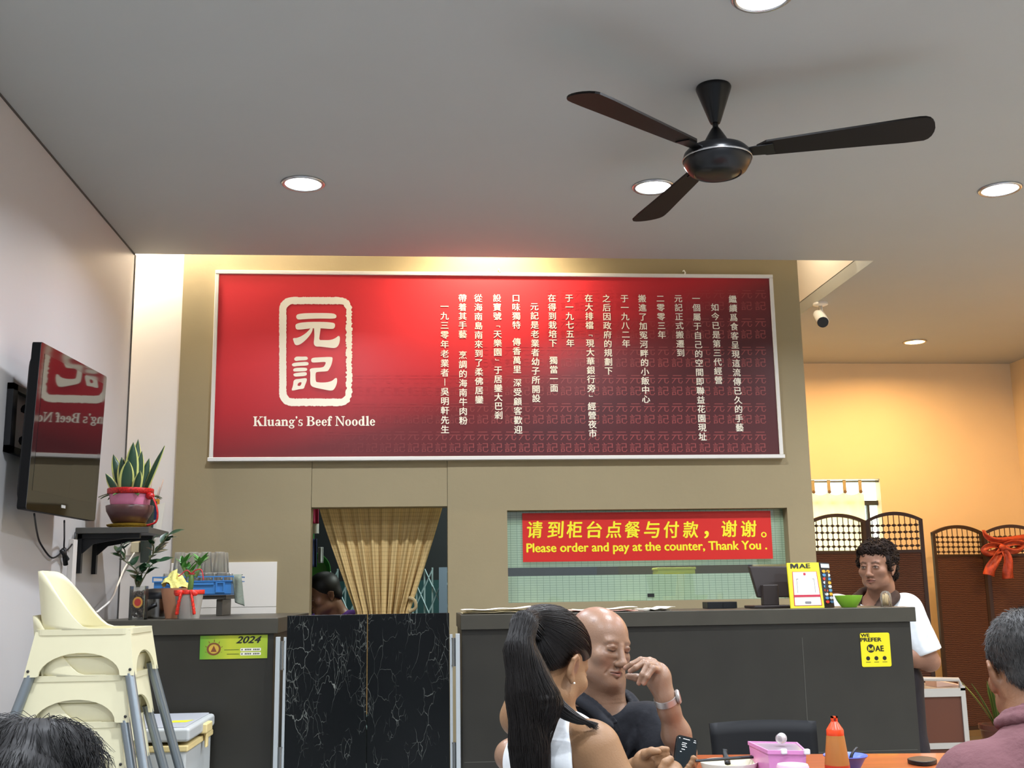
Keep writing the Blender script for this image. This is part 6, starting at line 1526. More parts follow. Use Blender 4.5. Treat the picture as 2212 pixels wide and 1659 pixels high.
    for s in (-1, 1):
        P = [cen-fdir*.062+Vector((0, 0, .035)), cen-fdir*.02+rt*s*.066+Vector((0, 0, .025)), cen+fdir*.045+rt*s*.060+Vector((0, 0, -.002)), cen+fdir*.100+rt*s*.034+Vector((0, 0, -.050))]
        P = spline(P, 5); C2.chain(P, .006, .004)
        P2 = [q+rt*s*.020+fdir*.004+Vector((0, 0, -.014)) for q in P]; C2.chain(P2, .008, .016)
    child(C2, 'collar', MATS['black_polo'], o)
    # trousers and shoes, under the table
    T = Sdf(axis((.22, .95, .01)), axis((2.55, 3.52, .01)), axis((.0, .62, .01)))
    T.cap((.44, 3.33, .53), (.58, 3.33, .53), .085, .085, .05)
    for dx in (0, .17): T.chain([Vector((.45+dx, 3.30, .53)), Vector((.52+dx, 2.98, .53)), Vector((.53+dx, 2.98, .09))], [.08, .065, .045], .04)
    child(T, 'trousers', fabric('dark_trousers', '#2a2b30'), o)
    for dx in (0, .17):
        m = MB(); m.ell((.545+dx, 2.94, .04), (.045, .12, .04), Matrix.Rotation(.2, 3, 'Z')); m.build('shoe', M_bplast, o, smooth=True)
    # watch
    ax = (wr-el).normalized(); Qm = ax.to_track_quat('Z', 'Y').to_matrix(); wc = wr-ax*.006
    M_ws = mat('watch_steel', '#b9b7b4', .38, metal=.7)
    m = MB(); m.lathe([(.0285, -.009), (.0315, -.009), (.0320, 0), (.0315, .009), (.0285, .009)], wc, 26, Qm, close=True); wa = m.build('wristwatch', M_ws, o, auto=True)
    cd = (Vector((.75, -.35, .45))-ax*Vector((.75, -.35, .45)).dot(ax)).normalized(); Qc = cd.to_track_quat('Z', 'Y').to_matrix()
    m = MB(); m.lathe([(0, .0), (.017, .0), (.019, .003), (.019, .007), (.016, .010), (0, .010)], wc+cd*.029, 24, Qc); w2 = m.build('watch_case', M_ws, wa, auto=True)
    m = MB(); m.lathe([(0, .0102), (.0145, .0102)], wc+cd*.029, 24, Qc); m.build('watch_dial', mat('watch_dial', '#a8746a', .3), wa)
man()

# ---- the woman with the ponytail ------------------------------------------------------------
def woman():
    f = Vector((.63, .67, -.42)); H = Frame((.300, 2.625, 1.060), f, (.26, .24, .92), .99)
    S = Sdf(axis((.08, .20, .006), (.20, .72, .003)), axis((2.34, 2.90, .003)), axis((.44, .66, .008), (.66, 1.20, .003)))
    head(S, H, .043, .92, .85, False, 0, .004)
    R_, L_ = Vector((.385, 2.515, .880)), Vector((.310, 2.825, .875))
    nb = Vector((.292, 2.640, .925))
    S.cap(H.p(0, -.03, -.06), nb, .045, .050, .03); S.cap(nb+Vector((0, 0, -.01)), R_+Vector((-.02, .02, .012)), .046, .046, .04); S.cap(nb+Vector((0, 0, -.01)), L_, .046, .046, .04)
    S.cap((.31, 2.665, .50), (.315, 2.665, .82), .105, .108, .06); S.ell((.33, 2.665, .84), (.12, .15, .07), None, .05)
    el = Vector((.468, 2.50, .655)); wr = Yp(1408, 1662, 2.70)
    S.chain([R_, R_.lerp(el, .45)+Vector((.008, -.01, 0)), el], [.056, .050, .040], .03)
    ph = Yp(1464, 1622, 2.72)
    # right hand closes round the foot of the phone, left hand supports its left edge
    rw_ = Vector((.592, 2.665, .772)); S.chain([el, el.lerp(rw_, .4), rw_], [.040, .037, .025], .02)
    pr = Yp(1452, 1668, 2.70); S.cap(rw_, pr, .024, .027, .02)
    S.chain([pr+Vector((-.012, -.01, 0)), Yp(1432, 1662, 2.685), Yp(1438, 1648, 2.685), Yp(1448, 1640, 2.69)], [.015, .012, .0105, .009], .004)
    for i, (x, y) in enumerate(((1503, 1638), (1499, 1648), (1493, 1656), (1487, 1664))):
        S.chain([pr+Vector((.004*i, .018, -.006*i)), Yp(x-18, y+17, 2.745), Yp(x-2, y+6, 2.735), Yp(x-5, y, 2.705)], [.0105, .0098, .009, .0075], .003)
    el2 = Vector((.38, 2.92, .66)); lw = Yp(1372, 1665, 2.80); S.chain([L_, L_.lerp(el2, .5), el2], [.054, .047, .038], .03); S.chain([el2, el2.lerp(lw, .5), lw], [.038, .034, .025], .02)
    pl = Yp(1398, 1646, 2.765); S.cap(lw, pl, .025, .028, .02); S.ell(pl, (.032, .022, .028), None, .015)
    for i, (x, y) in enumerate(((1441, 1619), (1442, 1630), (1441, 1640), (1438, 1650))):
        S.chain([pl+Vector((.012, -.004, .014-.010*i)), Yp(x-24, y+5, 2.75), Yp(x-10, y+1, 2.735), Yp(x, y, 2.728)], [.0108, .0098, .0088, .0072], .003)
    S.chain([lw+Vector((.01, -.02, .01)), Yp(1395, 1628, 2.735), Yp(1408, 1623, 2.72), Yp(1422, 1624, 2.715)], [.014, .0115, .010, .008], .004)
    me = S.mesh('person'); sp = head_paint(H, '#8a4d45', '#241a16')
    sp.append((H.p(.078, -.01, -.014), H.p(.078, -.01, 0), .02, '#9a6c57', .35))
    paint(me, '#8f6c4d', sp)
    o = person(me, M_skin, 'person with a long black ponytail and white sleeveless top looking down at a phone')
    # top
    Q = Sdf(axis((.08, .50, .004)), axis((2.38, 2.88, .004)), axis((.42, .96, .004)))
    Q.cap((.31, 2.665, .48), (.315, 2.665, .82), .116, .119, .05); Q.ell((.33, 2.665, .84), (.125, .155, .075), None, .04)
    Q.cap(nb+Vector((0, 0, -.012)), R_.lerp(nb, .28), .057, .056, .03); Q.ell((.318, 2.60, .855), (.10, .125, .075), None, .03); Q.cap(nb+Vector((0, 0, -.012)), L_.lerp(nb, .22), .052, .050, .03)
    ab = Vector((.316, -.949, 0)).normalized()
    for c_, s in ((R_, 1), (L_, -1)):
        Q.cap(c_+ab*s*-.008+Vector((0, 0, .09)), c_+ab*s*.03+Vector((0, 0, -.02)), .058, .064, .01, 's'); Q.cap(c_+ab*s*.03+Vector((0, 0, -.02)), c_+ab*s*.08+Vector((0, 0, -.22)), .064, .075, .01, 's')
    Q.cap(nb+Vector((0, 0, -.015)), nb+Vector((.02, .02, .10)), .058, .07, .01, 's')
    child(Q, 'sleeveless_top', fabric('white_knit', '#dfe2e4', .15, 40), o)
    T = Sdf(axis((.06, .95, .01)), axis((2.30, 3.2, .01)), axis((.0, .62, .01)))
    T.cap((.27, 2.60, .53), (.31, 2.72, .53), .09, .09, .05)
    for dy in (-.06, .08): T.chain([Vector((.27, 2.62+dy, .53)), Vector((.62, 2.72+dy, .53)), Vector((.64, 2.73+dy, .08))], [.085, .065, .045], .04)
    child(T, 'trousers', MATS['dark_trousers'], o)
    # hair: scalp cap and ponytail, with fine strands over both
    M_h = mat('black_brown_hair', '#120d0b', .42, spec=.35)
    tie = Vector((.252, 2.545, 1.158))
    K = Sdf(axis((.12, .48, .003)), axis((2.32, 2.78, .003)), axis((.72, 1.21, .003)))
    K.ell(H.p(0, -.016, .040), [q*.99 for q in (.0825, .102, .086)], H.R(), .01); K.ell(H.p(0, .02, .036), [q*.99 for q in (.0725, .077, .0755)], H.R(), .02)
    K.ell(H.p(0, -.055, -.015), (.066, .055, .055), H.R(), .02)
    # hairline: cut below a line from forehead over the ear to the nape
    n1 = H.M @ Vector((0, .55, -.84)); K.half(H.p(0, .050, .030), n1)
    K.ell(H.p(.086, .006, -.016), (.028, .036, .043), H.R(), .006, 's'); K.ell(H.p(-.086, .006, -.016), (.028, .036, .043), H.R(), .006, 's')
    K.cap(tie.lerp(H.p(0, -.07, .07), .4), tie, .034, .018, .02)
    tail = [tie, Vector((.230, 2.500, 1.150)), Vector((.215, 2.470, 1.095)), Vector((.222, 2.455, 1.00)), Vector((.232, 2.45, .90)), Vector((.238, 2.46, .80)), Vector((.24, 2.47, .735))]
    tr = [.016, .024, .028, .033, .038, .040, .034]
    K.chain(tail, tr, .02)
    side = [Yp(1146, 1405, 2.49), Yp(1166, 1468, 2.475), Yp(1198, 1520, 2.465), Yp(1240, 1550, 2.46), Yp(1266, 1560, 2.465)]
    K.chain(side, [.012, .015, .012, .006, .002], .02); K.chain([Yp(1150, 1440, 2.46), Yp(1172, 1515, 2.45), Yp(1190, 1556, 2.445)], [.020, .028, .012], .03)
    hm = K.mesh('hair')
    mb = MB(); rr = random.Random(21)
    from mathutils.bvhtree import BVHTree
    bv = BVHTree.FromPolygons([v.co[:] for v in hm.vertices], [tuple(q.vertices) for q in hm.polygons])
    def inner(c, d, far=.14, lift=.0012):
        h = bv.ray_cast(c, d, far)
        return h[0]+d*lift if h[0] is not None else None
    def onto(c, d, far=.3, lift=.0012):
        """outermost point of the hair body from c along d"""
        h = bv.ray_cast(c+d*far, -d, far)
        return h[0]+d*lift if h[0] is not None else None
    cE = H.p(0, -.008, .040); tl = (tie-cE).normalized()
    for k in range(1500):
        a = rr.uniform(-2.6, 2.6)
        e0 = .30-1.05*min(1, abs(a)/1.9)**1.4+rr.uniform(-.28, .75)
        d0 = H.M @ Vector((math.sin(a)*math.cos(e0), math.cos(a)*math.cos(e0), math.sin(e0)))
        P = []; lf = rr.uniform(-.0002, .0020)
        for i in range(11):
            d = d0.lerp(tl, i/10)
            if d.length < .05: continue
            q = onto(cE, d.normalized(), .16, lf)
            if q is not None: P.append(q)
        if len(P) > 4: strands(mb, P, rr.uniform(.0006, .0012))
    for k in range(1000):      # nape and sides, swept up into the tie
        a = rr.choice((-1, 1))*rr.uniform(1.3, 3.14); e0 = rr.uniform(-1.0, .1)
        d0 = H.M @ Vector((math.sin(a)*math.cos(e0), math.cos(a)*math.cos(e0), math.sin(e0))); P = []; lf = rr.uniform(0, .0018)
        for i in range(11):
            d = d0.lerp(tl, i/10)
            if d.length < .05: continue
            q = inner(cE, d.normalized(), .135, lf)
            if q is not None: P.append(q)
        if len(P) > 4: strands(mb, P, rr.uniform(.0006, .0012))
    T_ = spline(tail, 6); n = len(T_); BU = []; pu = None
    for i in range(n):
        tg = (T_[min(i+1, n-1)]-T_[max(i-1, 0)]).normalized(); u_ = (pu if pu is not None else Vector((1, 0, 0))); u_ = (u_-tg*u_.dot(tg)).normalized(); pu = u_; BU.append((u_, tg.cross(u_)))
    for k in range(1300):
        a = rr.uniform(0, 6.28); P = []; end = n if rr.random() < .6 else rr.randint(n-9, n); lf = rr.uniform(-.0004, .0030); w_ = rr.uniform(-.012, .012)
        for i in range(rr.choice((0, 0, 0, 1, 1, 2, 3, 5, 7)), end, 2):
            b_ = a+w_*i; q = onto(T_[i], BU[i][0]*math.cos(b_)+BU[i][1]*math.sin(b_), .12, lf)
            if q is not None: P.append(q)
        if len(P) > 4: strands(mb, P, rr.uniform(.0006, .0012))
    S2 = spline(side, 6); n2 = len(S2); rs = [.015, .018, .018, .011, .005]
    for k in range(520):
        a = rr.uniform(0, 6.28); P = []; q_ = rr.uniform(.75, 1.08); w_ = rr.uniform(-.02, .02)
        for i in range(0, n2, 2):
            tg = (S2[min(i+1, n2-1)]-S2[max(i-1, 0)]).normalized(); u_ = (Vector((0, 1, 0))-tg*tg.y).normalized(); w2 = tg.cross(u_)
            x_ = i/(n2-1)*4; jj = min(3, int(x_)); rad = (rs[jj]+(rs[jj+1]-rs[jj])*(x_-jj))*q_
            P.append(S2[i]+(u_*math.cos(a+w_*i)+w2*math.sin(a+w_*i))*rad)
        if rr.random() < .5: P.append(P[-1]+(S2[-1]-S2[-4]).normalized()*rr.uniform(.005, .03)+Vector((0, rr.uniform(-.003, .003), rr.uniform(-.006, .001))))
        strands(mb, P, rr.uniform(.0007, .0012))
    bm = mb.bm; bm.from_mesh(hm); bpy.data.meshes.remove(hm)
    for fc in bm.faces: fc.smooth = True
    mb.build('hair', M_h, o, recalc=False)
    m = MB(); m.lathe([(.017, -.008), (.0205, -.004), (.0205, .004), (.017, .008)], tie+Vector((-.004, -.006, -.001)), 20, (Vector((-.3, -.5, .1))).to_track_quat('Z', 'Y').to_matrix(), close=True); m.build('hair_tie', M_bplast, o, smooth=True)
    m = MB(); m.ell(H.p(.087, -.004, -.047), (.0026,)*3, seg=10, rings=8); m.build('earring', mat('pearl', '#e6ddcf', .2), o, smooth=True)
    # phone held in both hands
    A, B, D = Yp(1463, 1586, 2.735), Yp(1508, 1597, 2.735), Yp(1421, 1656, 2.71)
    eu = (B-A).normalized(); pw = .058; ev = (A-D); ev = ev-eu*ev.dot(eu); plen = min(ev.length, .125)+.022; ev.normalize(); nr = eu.cross(ev); 
    if nr.y > 0: nr = -nr
    org = A-ev*plen; F = face_fr(org, eu, ev, nr); pw = (B-A).length
    t = thing('smartphone', 'black smartphone with a lit chat screen held by the ponytailed person', 'phone', tuple(org))
    m = MB(); m.prism([rrect(0, 0, pw, plen, .008, 4)], F, -.008, 0); m.build('body', M_gloss, t, auto=True)
    m = MB(); m.prism([rrect(.003, .003, pw-.003, plen-.003, .006, 4)], F, .0003, .0006); m.build('screen', mat('phone_screen', '#1a1f22', .12, emit='#20282c', estr=.25), t)
    M_pt = mat('screen_text', '#d6d8da', .4, emit='#d6d8da', estr=.7)
    m = MB(); rr = random.Random(5)
    for y, x0, x1 in ((.93, .10, .16), (.93, .30, .62), (.94, .82, .90), (.90, .80, .92), (.84, .28, .50), (.80, .26, .46), (.76, .30, .52), (.70, .28, .44), (.64, .22, .30)): m.prism([[(pw*x0, plen*y), (pw*x1, plen*y), (pw*x1, plen*(y+.012)), (pw*x0, plen*(y+.012))]], F, .0008, .001)
    for y in (.06, .13, .20, .27):
        for k in range(5): m.prism([[(pw*(.08+.1*k), plen*y), (pw*(.14+.1*k), plen*y), (pw*(.14+.1*k), plen*(y+.035)), (pw*(.08+.1*k), plen*(y+.035))]], F, .0008, .001)
    m.prism([rrect(pw*.66, plen*.30, pw*.86, plen*.38, .002, 3), rrect(pw*.69, plen*.312, pw*.83, plen*.368, .001, 2)], F, .0008, .001)
    m.build('screen_text', M_pt, t, recalc=False)
woman()

# ---- the woman behind the counter ---------------------------------------------------------------
def server():
    H = Frame((2.345, 5.62, 1.322), (-.70, -.71, -.03), (0, 0, 1), 1.0)
    S = Sdf(axis((1.95, 2.22, .008), (2.22, 2.46, .003), (2.46, 2.75, .008)), axis((5.48, 5.72, .003), (5.72, 5.95, .008)), axis((.70, 1.18, .008), (1.18, 1.44, .003)))
    head(S, H, .055, 1.12, 1.05, False, 0, .002, .6)
    sl, sr = Vector((2.50, 5.66, 1.10)), Vector((2.19, 5.80, 1.10))
    S.cap((2.37, 5.74, .75), (2.36, 5.72, 1.02), .13, .13, .05); S.cap(sl, sr, .06, .06, .05); S.cap(H.p(0, -.04, -.10), (2.36, 5.71, 1.08), .055, .07, .04)
    el = Yp(2008, 1428, 5.62); S.chain([sl, el], [.058, .050], .03)
    wr = Vector((2.41, 5.615, .88)); S.chain([el, el.lerp(wr, .5), wr], [.050, .045, .030], .02); S.ell(wr+Vector((-.05, -.02, 0)), (.05, .03, .02), None, .02)
    for i in range(4): S.chain([wr+Vector((-.07, -.04+.018*i, 0)), wr+Vector((-.115, -.045+.018*i, -.01)), wr+Vector((-.14, -.045+.018*i, -.03))], [.011, .010, .008], .004)
    S.chain([wr+Vector((-.02, .02, 0)), wr+Vector((-.07, .05, 0)), wr+Vector((-.10, .05, 0))], [.013, .011, .009], .004)
    er = Vector((2.08, 5.66, .90)); S.chain([sr, er], [.056, .045], .03); S.chain([er, Vector((2.14, 5.63, .90))], [.044, .03], .02); S.ell((2.17, 5.62, .90), (.04, .03, .02), None, .02)
    me = S.mesh('person'); sp = head_paint(H, '#8a4a40', '#2a201b', bs=.7); paint(me, '#8c6550', sp)
    o = person(me, M_skin, 'person with short curly dark hair and a white shirt standing behind the counter')
    Q = Sdf(axis((1.95, 2.75, .006)), axis((5.40, 5.98, .006)), axis((.70, 1.24, .006)))
    Q.cap((2.37, 5.74, .75), (2.36, 5.72, 1.02), .155, .150, .05); Q.cap(sl+Vector((0, 0, -.01)), sr+Vector((0, 0, -.01)), .078, .078, .06)
    Q.chain([sl, sl.lerp(el, .80)], [.085, .083], .03); Q.chain([sr, sr.lerp(er, .8)], [.085, .08], .03); Q.half(sl.lerp(el, .86), (el-sl)) 
    Q.cap((2.345, 5.70, 1.06), (2.335, 5.67, 1.25), .066, .085, .01, 's')
    for i, (a, b) in enumerate((((2.56, 5.57, 1.08), (2.53, 5.55, .97)), ((2.60, 5.60, 1.02), (2.55, 5.55, .93)), ((2.48, 5.56, 1.05), (2.50, 5.56, .92)))): Q.cap(a, b, .010, .006, .02, 's')
    child(Q, 'shirt', fabric('white_shirt', '#dfe3e6', .2, 25), o)
    C2 = Sdf(axis((2.20, 2.52, .005)), axis((5.50, 5.86, .005)), axis((.98, 1.24, .005)))
    c_ = Vector((2.352, 5.685, 1.185)); fd = Vector((-.76, -.64, 0)).normalized(); rt = Vector((.64, -.76, 0))
    for s in (-1, 1):
        P = spline([c_-fd*.075+Vector((0, 0, .03)), c_-fd*.02+rt*s*.078+Vector((0, 0, .012)), c_+fd*.055+rt*s*.068+Vector((0, 0, -.035)), c_+fd*.115+rt*s*.040+Vector((0, 0, -.11))], 5)
        C2.chain(P, .018, .006); C2.chain([q+rt*s*.026+Vector((0, 0, -.026)) for q in P], .020, .016)
    child(C2, 'collar', fabric('brown_collar', '#3b2a22'), o)
    T = Sdf(axis((2.16, 2.62, .01)), axis((5.50, 5.96, .01)), axis((0, .86, .01)))
    T.cap((2.31, 5.74, .76), (2.45, 5.74, .76), .125, .125, .05)
    for dx in (-.08, .10): T.chain([Vector((2.38+dx, 5.73, .72)), Vector((2.39+dx, 5.71, .40)), Vector((2.40+dx, 5.74, .03))], [.105, .085, .075], .04)
    child(T, 'trousers', fabric('black_trousers', '#211d22'), o)
    # curly hair: cap plus many small curls
    K = Sdf(axis((2.18, 2.52, .005)), axis((5.46, 5.84, .005)), axis((1.19, 1.48, .005)))
    K.ell(H.p(0, -.034, .050), (.096, .104, .092), H.R(), .02); K.ell(H.p(0, .048, .084), (.070, .046, .036), H.R(), .02); K.ell(H.p(0, -.075, -.020), (.082, .055, .075), H.R(), .02)
    for s in (-1, 1): K.cap(H.p(s*.074, .018, .03), H.p(s*.076, .012, -.015), .017, .012, .02)
    K.ell(H.p(0, .085, -.035), (.075, .075, .078), H.R(), .01, 's')
    for s in (-1, 1): K.ell(H.p(s*.09, -.006, -.022), (.02, .024, .028), H.R(), .006, 's')
    hm = K.mesh('hair'); mb = MB(); rr = random.Random(12)
    vs = [(v.co.copy(), v.normal.copy()) for v in hm.vertices]
    for k in range(800):
        c, nn = rr.choice(vs); u = nn.orthogonal().normalized(); w = nn.cross(u); b_ = rr.uniform(0, 6.28); u, w = u*math.cos(b_)+w*math.sin(b_), w*math.cos(b_)-u*math.sin(b_); tl_ = rr.uniform(.3, 1.3); w = w*math.cos(tl_)+nn*math.sin(tl_); a0 = rr.uniform(0, 6.28); R0 = rr.uniform(.007, .015); dr = u*rr.uniform(-.003, .003); P = []
        for i in range(9): a = a0+i*rr.uniform(.4, .75); P.append(c+nn*.001+dr*i+(u*math.cos(a)+w*math.sin(a))*R0*(1-.05*i))
        mb.tube(P, [.0024]*8+[.0010], 5, cap=False)
    mb.bm.from_mesh(hm); bpy.data.meshes.remove(hm)
    for fc in mb.bm.faces: fc.smooth = True
    mb.build('hair', mat('dark_curly_hair', '#21150f', .62, spec=.25), o, recalc=False)
server()

# ---- grey-haired man at the right, seen from behind ---------------------------------------------------
def rightman():
    H = Frame((1.280, 2.31, 1.046), (.22, .96, -.16), (0, 0, 1), 1.0)
    S = Sdf(axis((.98, 1.17, .008), (1.17, 1.37, .003), (1.37, 1.56, .008)), axis((2.10, 2.48, .004)), axis((.40, .90, .01), (.90, 1.18, .003)))
    head(S, H, .060, 1.1, 1.1, False, 1, .003)
    S.cap(H.p(0, -.03, -.08), (1.26, 2.24, .90), .060, .085, .04)
    sl, sr = Vector((1.115, 2.24, .825)), Vector((1.46, 2.20, .825)); S.cap(sl, sr, .06, .06, .05); S.cap((1.26, 2.22, .50), (1.26, 2.22, .78), .13, .13, .05)
    for s_, e_ in ((sl, Vector((1.05, 2.30, .70))), (sr, Vector((1.50, 2.28, .70)))):
        h_ = e_+Vector((.05 if s_ is sl else -.05, .14, -.10)); S.chain([s_, e_], [.055, .045], .03); S.chain([e_, h_], [.042, .028], .02); S.ell(h_+Vector((0, .04, -.01)), (.03, .045, .02), None, .02)
        for i in range(4): S.chain([h_+Vector((-.027+.018*i, .06, -.01)), h_+Vector((-.03+.02*i, .11, -.02)), h_+Vector((-.03+.02*i, .125, -.04))], [.011, .010, .008], .004)
    me = S.mesh('person'); sp = head_paint(H, bs=.3); sp.append((H.p(-.02, -.07, .105), H.p(.03, -.05, .11), .04, '#87654c', .3))
    paint(me, '#7f5940', sp)
    o = person(me, M_skin, 'person with short grey hair and dusty pink polo seen from behind at the right edge')
    Q = Sdf(axis((.93, 1.62, .006)), axis((2.02, 2.46, .006)), axis((.40, .99, .006)))
    Q.cap((1.26, 2.22, .48), (1.26, 2.22, .78), .16, .155, .05); Q.cap(sl, sr, .078, .078, .06); Q.cap((1.26, 2.22, .90), (1.262, 2.235, .94), .095, .075, .05)
    Q.chain([sl, Vector((1.055, 2.29, .73))], [.080, .075], .03); Q.chain([sr, Vector((1.49, 2.27, .73))], [.080, .075], .03)
    Q.cap((1.262, 2.25, .94), (1.268, 2.27, 1.05), .064, .070, .008, 's')
    sh = child(Q, 'polo_shirt', fabric('dusty_pink_polo', '#6c474b', .4, 60), o)
    C2 = Sdf(axis((1.15, 1.40, .004)), axis((2.10, 2.40, .004)), axis((.88, 1.02, .004)))
    c_ = Vector((1.264, 2.245, .952)); ring_ = [c_+Vector((.072*math.cos(a), .072*math.sin(a), .012-.020*math.sin(a))) for a in [R(q) for q in range(-250, 71, 16)]]
    C2.chain(ring_, .009, .004); C2.chain([q+Vector(((q.x-c_.x)*.16, (q.y-c_.y)*.16, -.016)) for q in ring_], .010, .012); child(C2, 'collar', MATS['dusty_pink_polo'], o)
    K = Sdf(axis((1.16, 1.40, .003)), axis((2.17, 2.46, .003)), axis((.96, 1.19, .003)))
    K.ell(H.p(0, -.016, .038), [q*1.02 for q in (.0785, .098, .082)], H.R(), .01); K.ell(H.p(0, -.060, -.025), (.062, .050, .055), H.R(), .02)
    K.half(H.p(0, .045, .04), H.M @ Vector((0, .55, -.84)))
    for s in (-1, 1): K.ell(H.p(s*.088, -.004, -.022), (.026, .030, .040), H.R(), .006, 's'); 
    hm = K.mesh('hair'); mb = MB(); rr = random.Random(2); vs = [(v.co.copy(), v.normal.copy()) for v in hm.vertices]
    dn = H.M @ Vector((0, -.35, -1))
    M_gh = mat('grey_hair', '#302e2c', .5, var=.4, vscale=70)
    for k in range(5600):
        c, nn = rr.choice(vs); d = (dn-nn*dn.dot(nn)); d = d.normalized() if d.length > .1 else H.M @ Vector((0, -1, 0)); d = (d+Vector((rr.uniform(-.35, .35), rr.uniform(-.35, .35), rr.uniform(-.35, .35)))).normalized()
        ln = rr.uniform(.010, .018); mb.tube([c-nn*.001, c+d*ln*.5+nn*.002, c+d*ln+nn*.0015], [.0005, .0005, .0002], 3, cap=False)
    mb.bm.from_mesh(hm); bpy.data.meshes.remove(hm)
    for fc in mb.bm.faces: fc.smooth = True
    mb.build('hair', M_gh, o, recalc=False)
    T = Sdf(axis((1.05, 1.50, .012)), axis((2.05, 2.75, .012)), axis((0, .58, .012)))
    T.cap((1.18, 2.22, .50), (1.34, 2.22, .50), .09, .09, .05)
    for dx in (-.09, .09): T.chain([Vector((1.26+dx, 2.22, .50)), Vector((1.26+dx, 2.58, .50)), Vector((1.26+dx, 2.60, .03))], [.085, .065, .05], .04)
    child(T, 'trousers', MATS['dark_trousers'], o)
rightman()

# ---- dark-haired head at the lower left ---------------------------------------------------------------
def leftperson():
    H = Frame((-.468, 1.42, .938), (-.10, .97, -.20), (0, 0, 1), .98)
    S = Sdf(axis((-.70, -.22, .007)), axis((1.22, 1.62, .007)), axis((.40, 1.10, .007)))
    head(S, H, .05, 1, 1, False, 0)
    sl, sr = Vector((-.62, 1.36, .77)), Vector((-.30, 1.36, .77)); S.cap(H.p(0, -.03, -.08), (-.46, 1.36, .80), .05, .07, .04); S.cap(sl, sr, .055, .055, .05); S.cap((-.46, 1.36, .48), (-.46, 1.36, .72), .11, .115, .05)
    me = S.mesh('person'); paint(me, '#a87f62', head_paint(H))
    o = person(me, M_skin, 'top of a dark-haired head in the bottom left corner')
    Q = Sdf(axis((-.75, -.17, .008)), axis((1.18, 1.56, .008)), axis((.40, .90, .008)))
    Q.cap((-.46, 1.36, .46), (-.46, 1.36, .72), .13, .135, .05); Q.cap(sl, sr, .070, .070, .05); Q.cap((-.46, 1.37, .84), (-.46, 1.38, .95), .06, .07, .01, 's')
    child(Q, 'shirt', fabric('navy_shirt', '#2b3140'), o)
    T = Sdf(axis((-.66, -.26, .014)), axis((1.2, 1.95, .014)), axis((0, .56, .014)))
    for dx in (-.08, .08): T.chain([Vector((-.46+dx, 1.38, .49)), Vector((-.46+dx, 1.74, .49)), Vector((-.46+dx, 1.76, .03))], [.085, .065, .05], .04)
    child(T, 'trousers', MATS['dark_trousers'], o)
    K = Sdf(axis((-.60, -.32, .003)), axis((1.26, 1.58, .003)), axis((.84, 1.10, .003)))
    K.ell(H.p(0, -.016, .042), [q*.98 for q in (.084, .103, .086)], H.R(), .01); K.ell(H.p(0, -.05, -.02), (.075, .06, .07), H.R(), .02)
    for px, py, r_ in ((28, 1592, .020), (70, 1590, .017), (115, 1588, .017), (155, 1608, .018), (185, 1640, .014), (5, 1608, .022)): K.ell(Yp(px, py, 1.41), (r_, .03, r_), None, .02)
    K.half(H.p(0, .06, .0), H.M @ Vector((0, .6, -.8)))
    hm = K.mesh('hair'); mb = MB(); rr = random.Random(31); vs = [(v.co.copy(), v.normal.copy()) for v in hm.vertices]
    part = H.p(.01, -.02, .13)
    for k in range(5200):
        c, nn = rr.choice(vs); d = (c-part); d = d-nn*d.dot(nn); d = (d.normalized() if d.length > 1e-3 else Vector((1, 0, 0)))+Vector((.1, -.5, -.2)); d = (d-nn*d.dot(nn)).normalized(); ln = rr.uniform(.03, .06); b_ = rr.uniform(-.3, .3)
        sd = d.cross(nn); mb.tube([c-nn*.001, c+(d+sd*b_*.3)*ln*.5+nn*.002, c+(d+sd*b_)*ln-nn*ln*ln*4.5], [.0004, .0004, .0002], 3, cap=False)
    mb.bm.from_mesh(hm); bpy.data.meshes.remove(hm)
    for fc in mb.bm.faces: fc.smooth = True
    mb.build('hair', mat('near_black_hair', '#151313', .52, spec=.35), o, recalc=False)
leftperson()

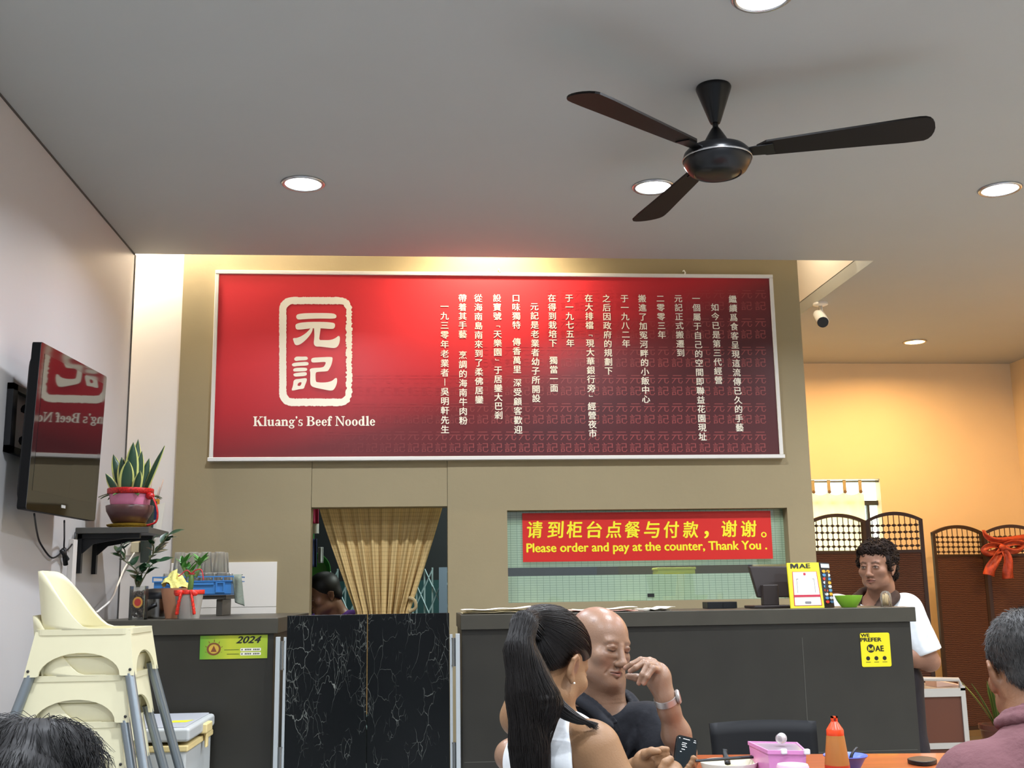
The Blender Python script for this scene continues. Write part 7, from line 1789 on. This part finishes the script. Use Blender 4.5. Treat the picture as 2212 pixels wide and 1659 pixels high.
# ---- person in the dim kitchen ----------------------------------------------------------------------
def cook():
    c = Yp(697, 1283, 7.0)
    H = Frame((c.x, 7.0, c.z), (-.75, -.45, -.35), (0, 0, 1), 1.0)
    S = Sdf(axis((c.x-.32, c.x+.30, .007)), axis((6.76, 7.28, .007)), axis((.55, c.z+.14, .007)))
    head(S, H, .05, 1, 1, False, 0)
    cx = c.x+.09; sl, sr = Vector((cx+.13, 7.02, c.z-.17)), Vector((cx-.13, 7.14, c.z-.19)); S.cap(H.p(0, -.03, -.08), (cx, 7.08, c.z-.16), .05, .07, .04); S.cap(sl, sr, .055, .055, .05); S.cap((cx, 7.08, .6), (cx, 7.08, c.z-.25), .12, .12, .05)
    for s_ in (sl, sr): S.chain([s_, s_+Vector((-.02, -.06, -.24)), s_+Vector((-.12, -.20, -.30))], [.05, .042, .028], .03)
    me = S.mesh('person'); paint(me, '#7d5844', head_paint(H)); o = person(me, M_skin, 'dark-haired person in purple bending inside the dim kitchen doorway')
    Q = Sdf(axis((cx-.30, cx+.30, .008)), axis((6.84, 7.32, .008)), axis((.55, c.z-.06, .008)))
    Q.cap((cx, 7.08, .58), (cx, 7.08, c.z-.25), .14, .14, .05); Q.cap(sl, sr, .072, .072, .05); Q.chain([sl, sl+Vector((-.01, -.03, -.12))], [.07, .065], .02); Q.chain([sr, sr+Vector((-.01, -.03, -.12))], [.07, .065], .02); Q.cap((cx-.03, 7.06, c.z-.12), (c.x, 7.02, c.z), .052, .06, .01, 's')
    child(Q, 'blouse', fabric('purple_blouse', '#5a2f86', .3, 25), o)
    T = Sdf(axis((cx-.2, cx+.2, .014)), axis((6.92, 7.26, .014)), axis((0, .70, .014)))
    for dx in (-.07, .07): T.chain([Vector((cx+dx, 7.08, .62)), Vector((cx+dx, 7.08, .03))], [.09, .06], .04)
    child(T, 'trousers', MATS['dark_trousers'], o)
    K = Sdf(axis((c.x-.14, c.x+.14, .005)), axis((6.86, 7.14, .005)), axis((c.z-.12, c.z+.15, .005)))
    K.ell(H.p(0, -.02, .042), (.088, .106, .088), H.R(), .01); K.ell(H.p(0, -.06, -.02), (.075, .06, .07), H.R(), .02); K.half(H.p(0, .05, .03), H.M @ Vector((0, .6, -.8)))
    child(K, 'hair', MATS['near_black_hair'], o)
cook()
for o_ in list(bpy.data.objects):
    if o_.type == 'FONT': bpy.data.objects.remove(o_)
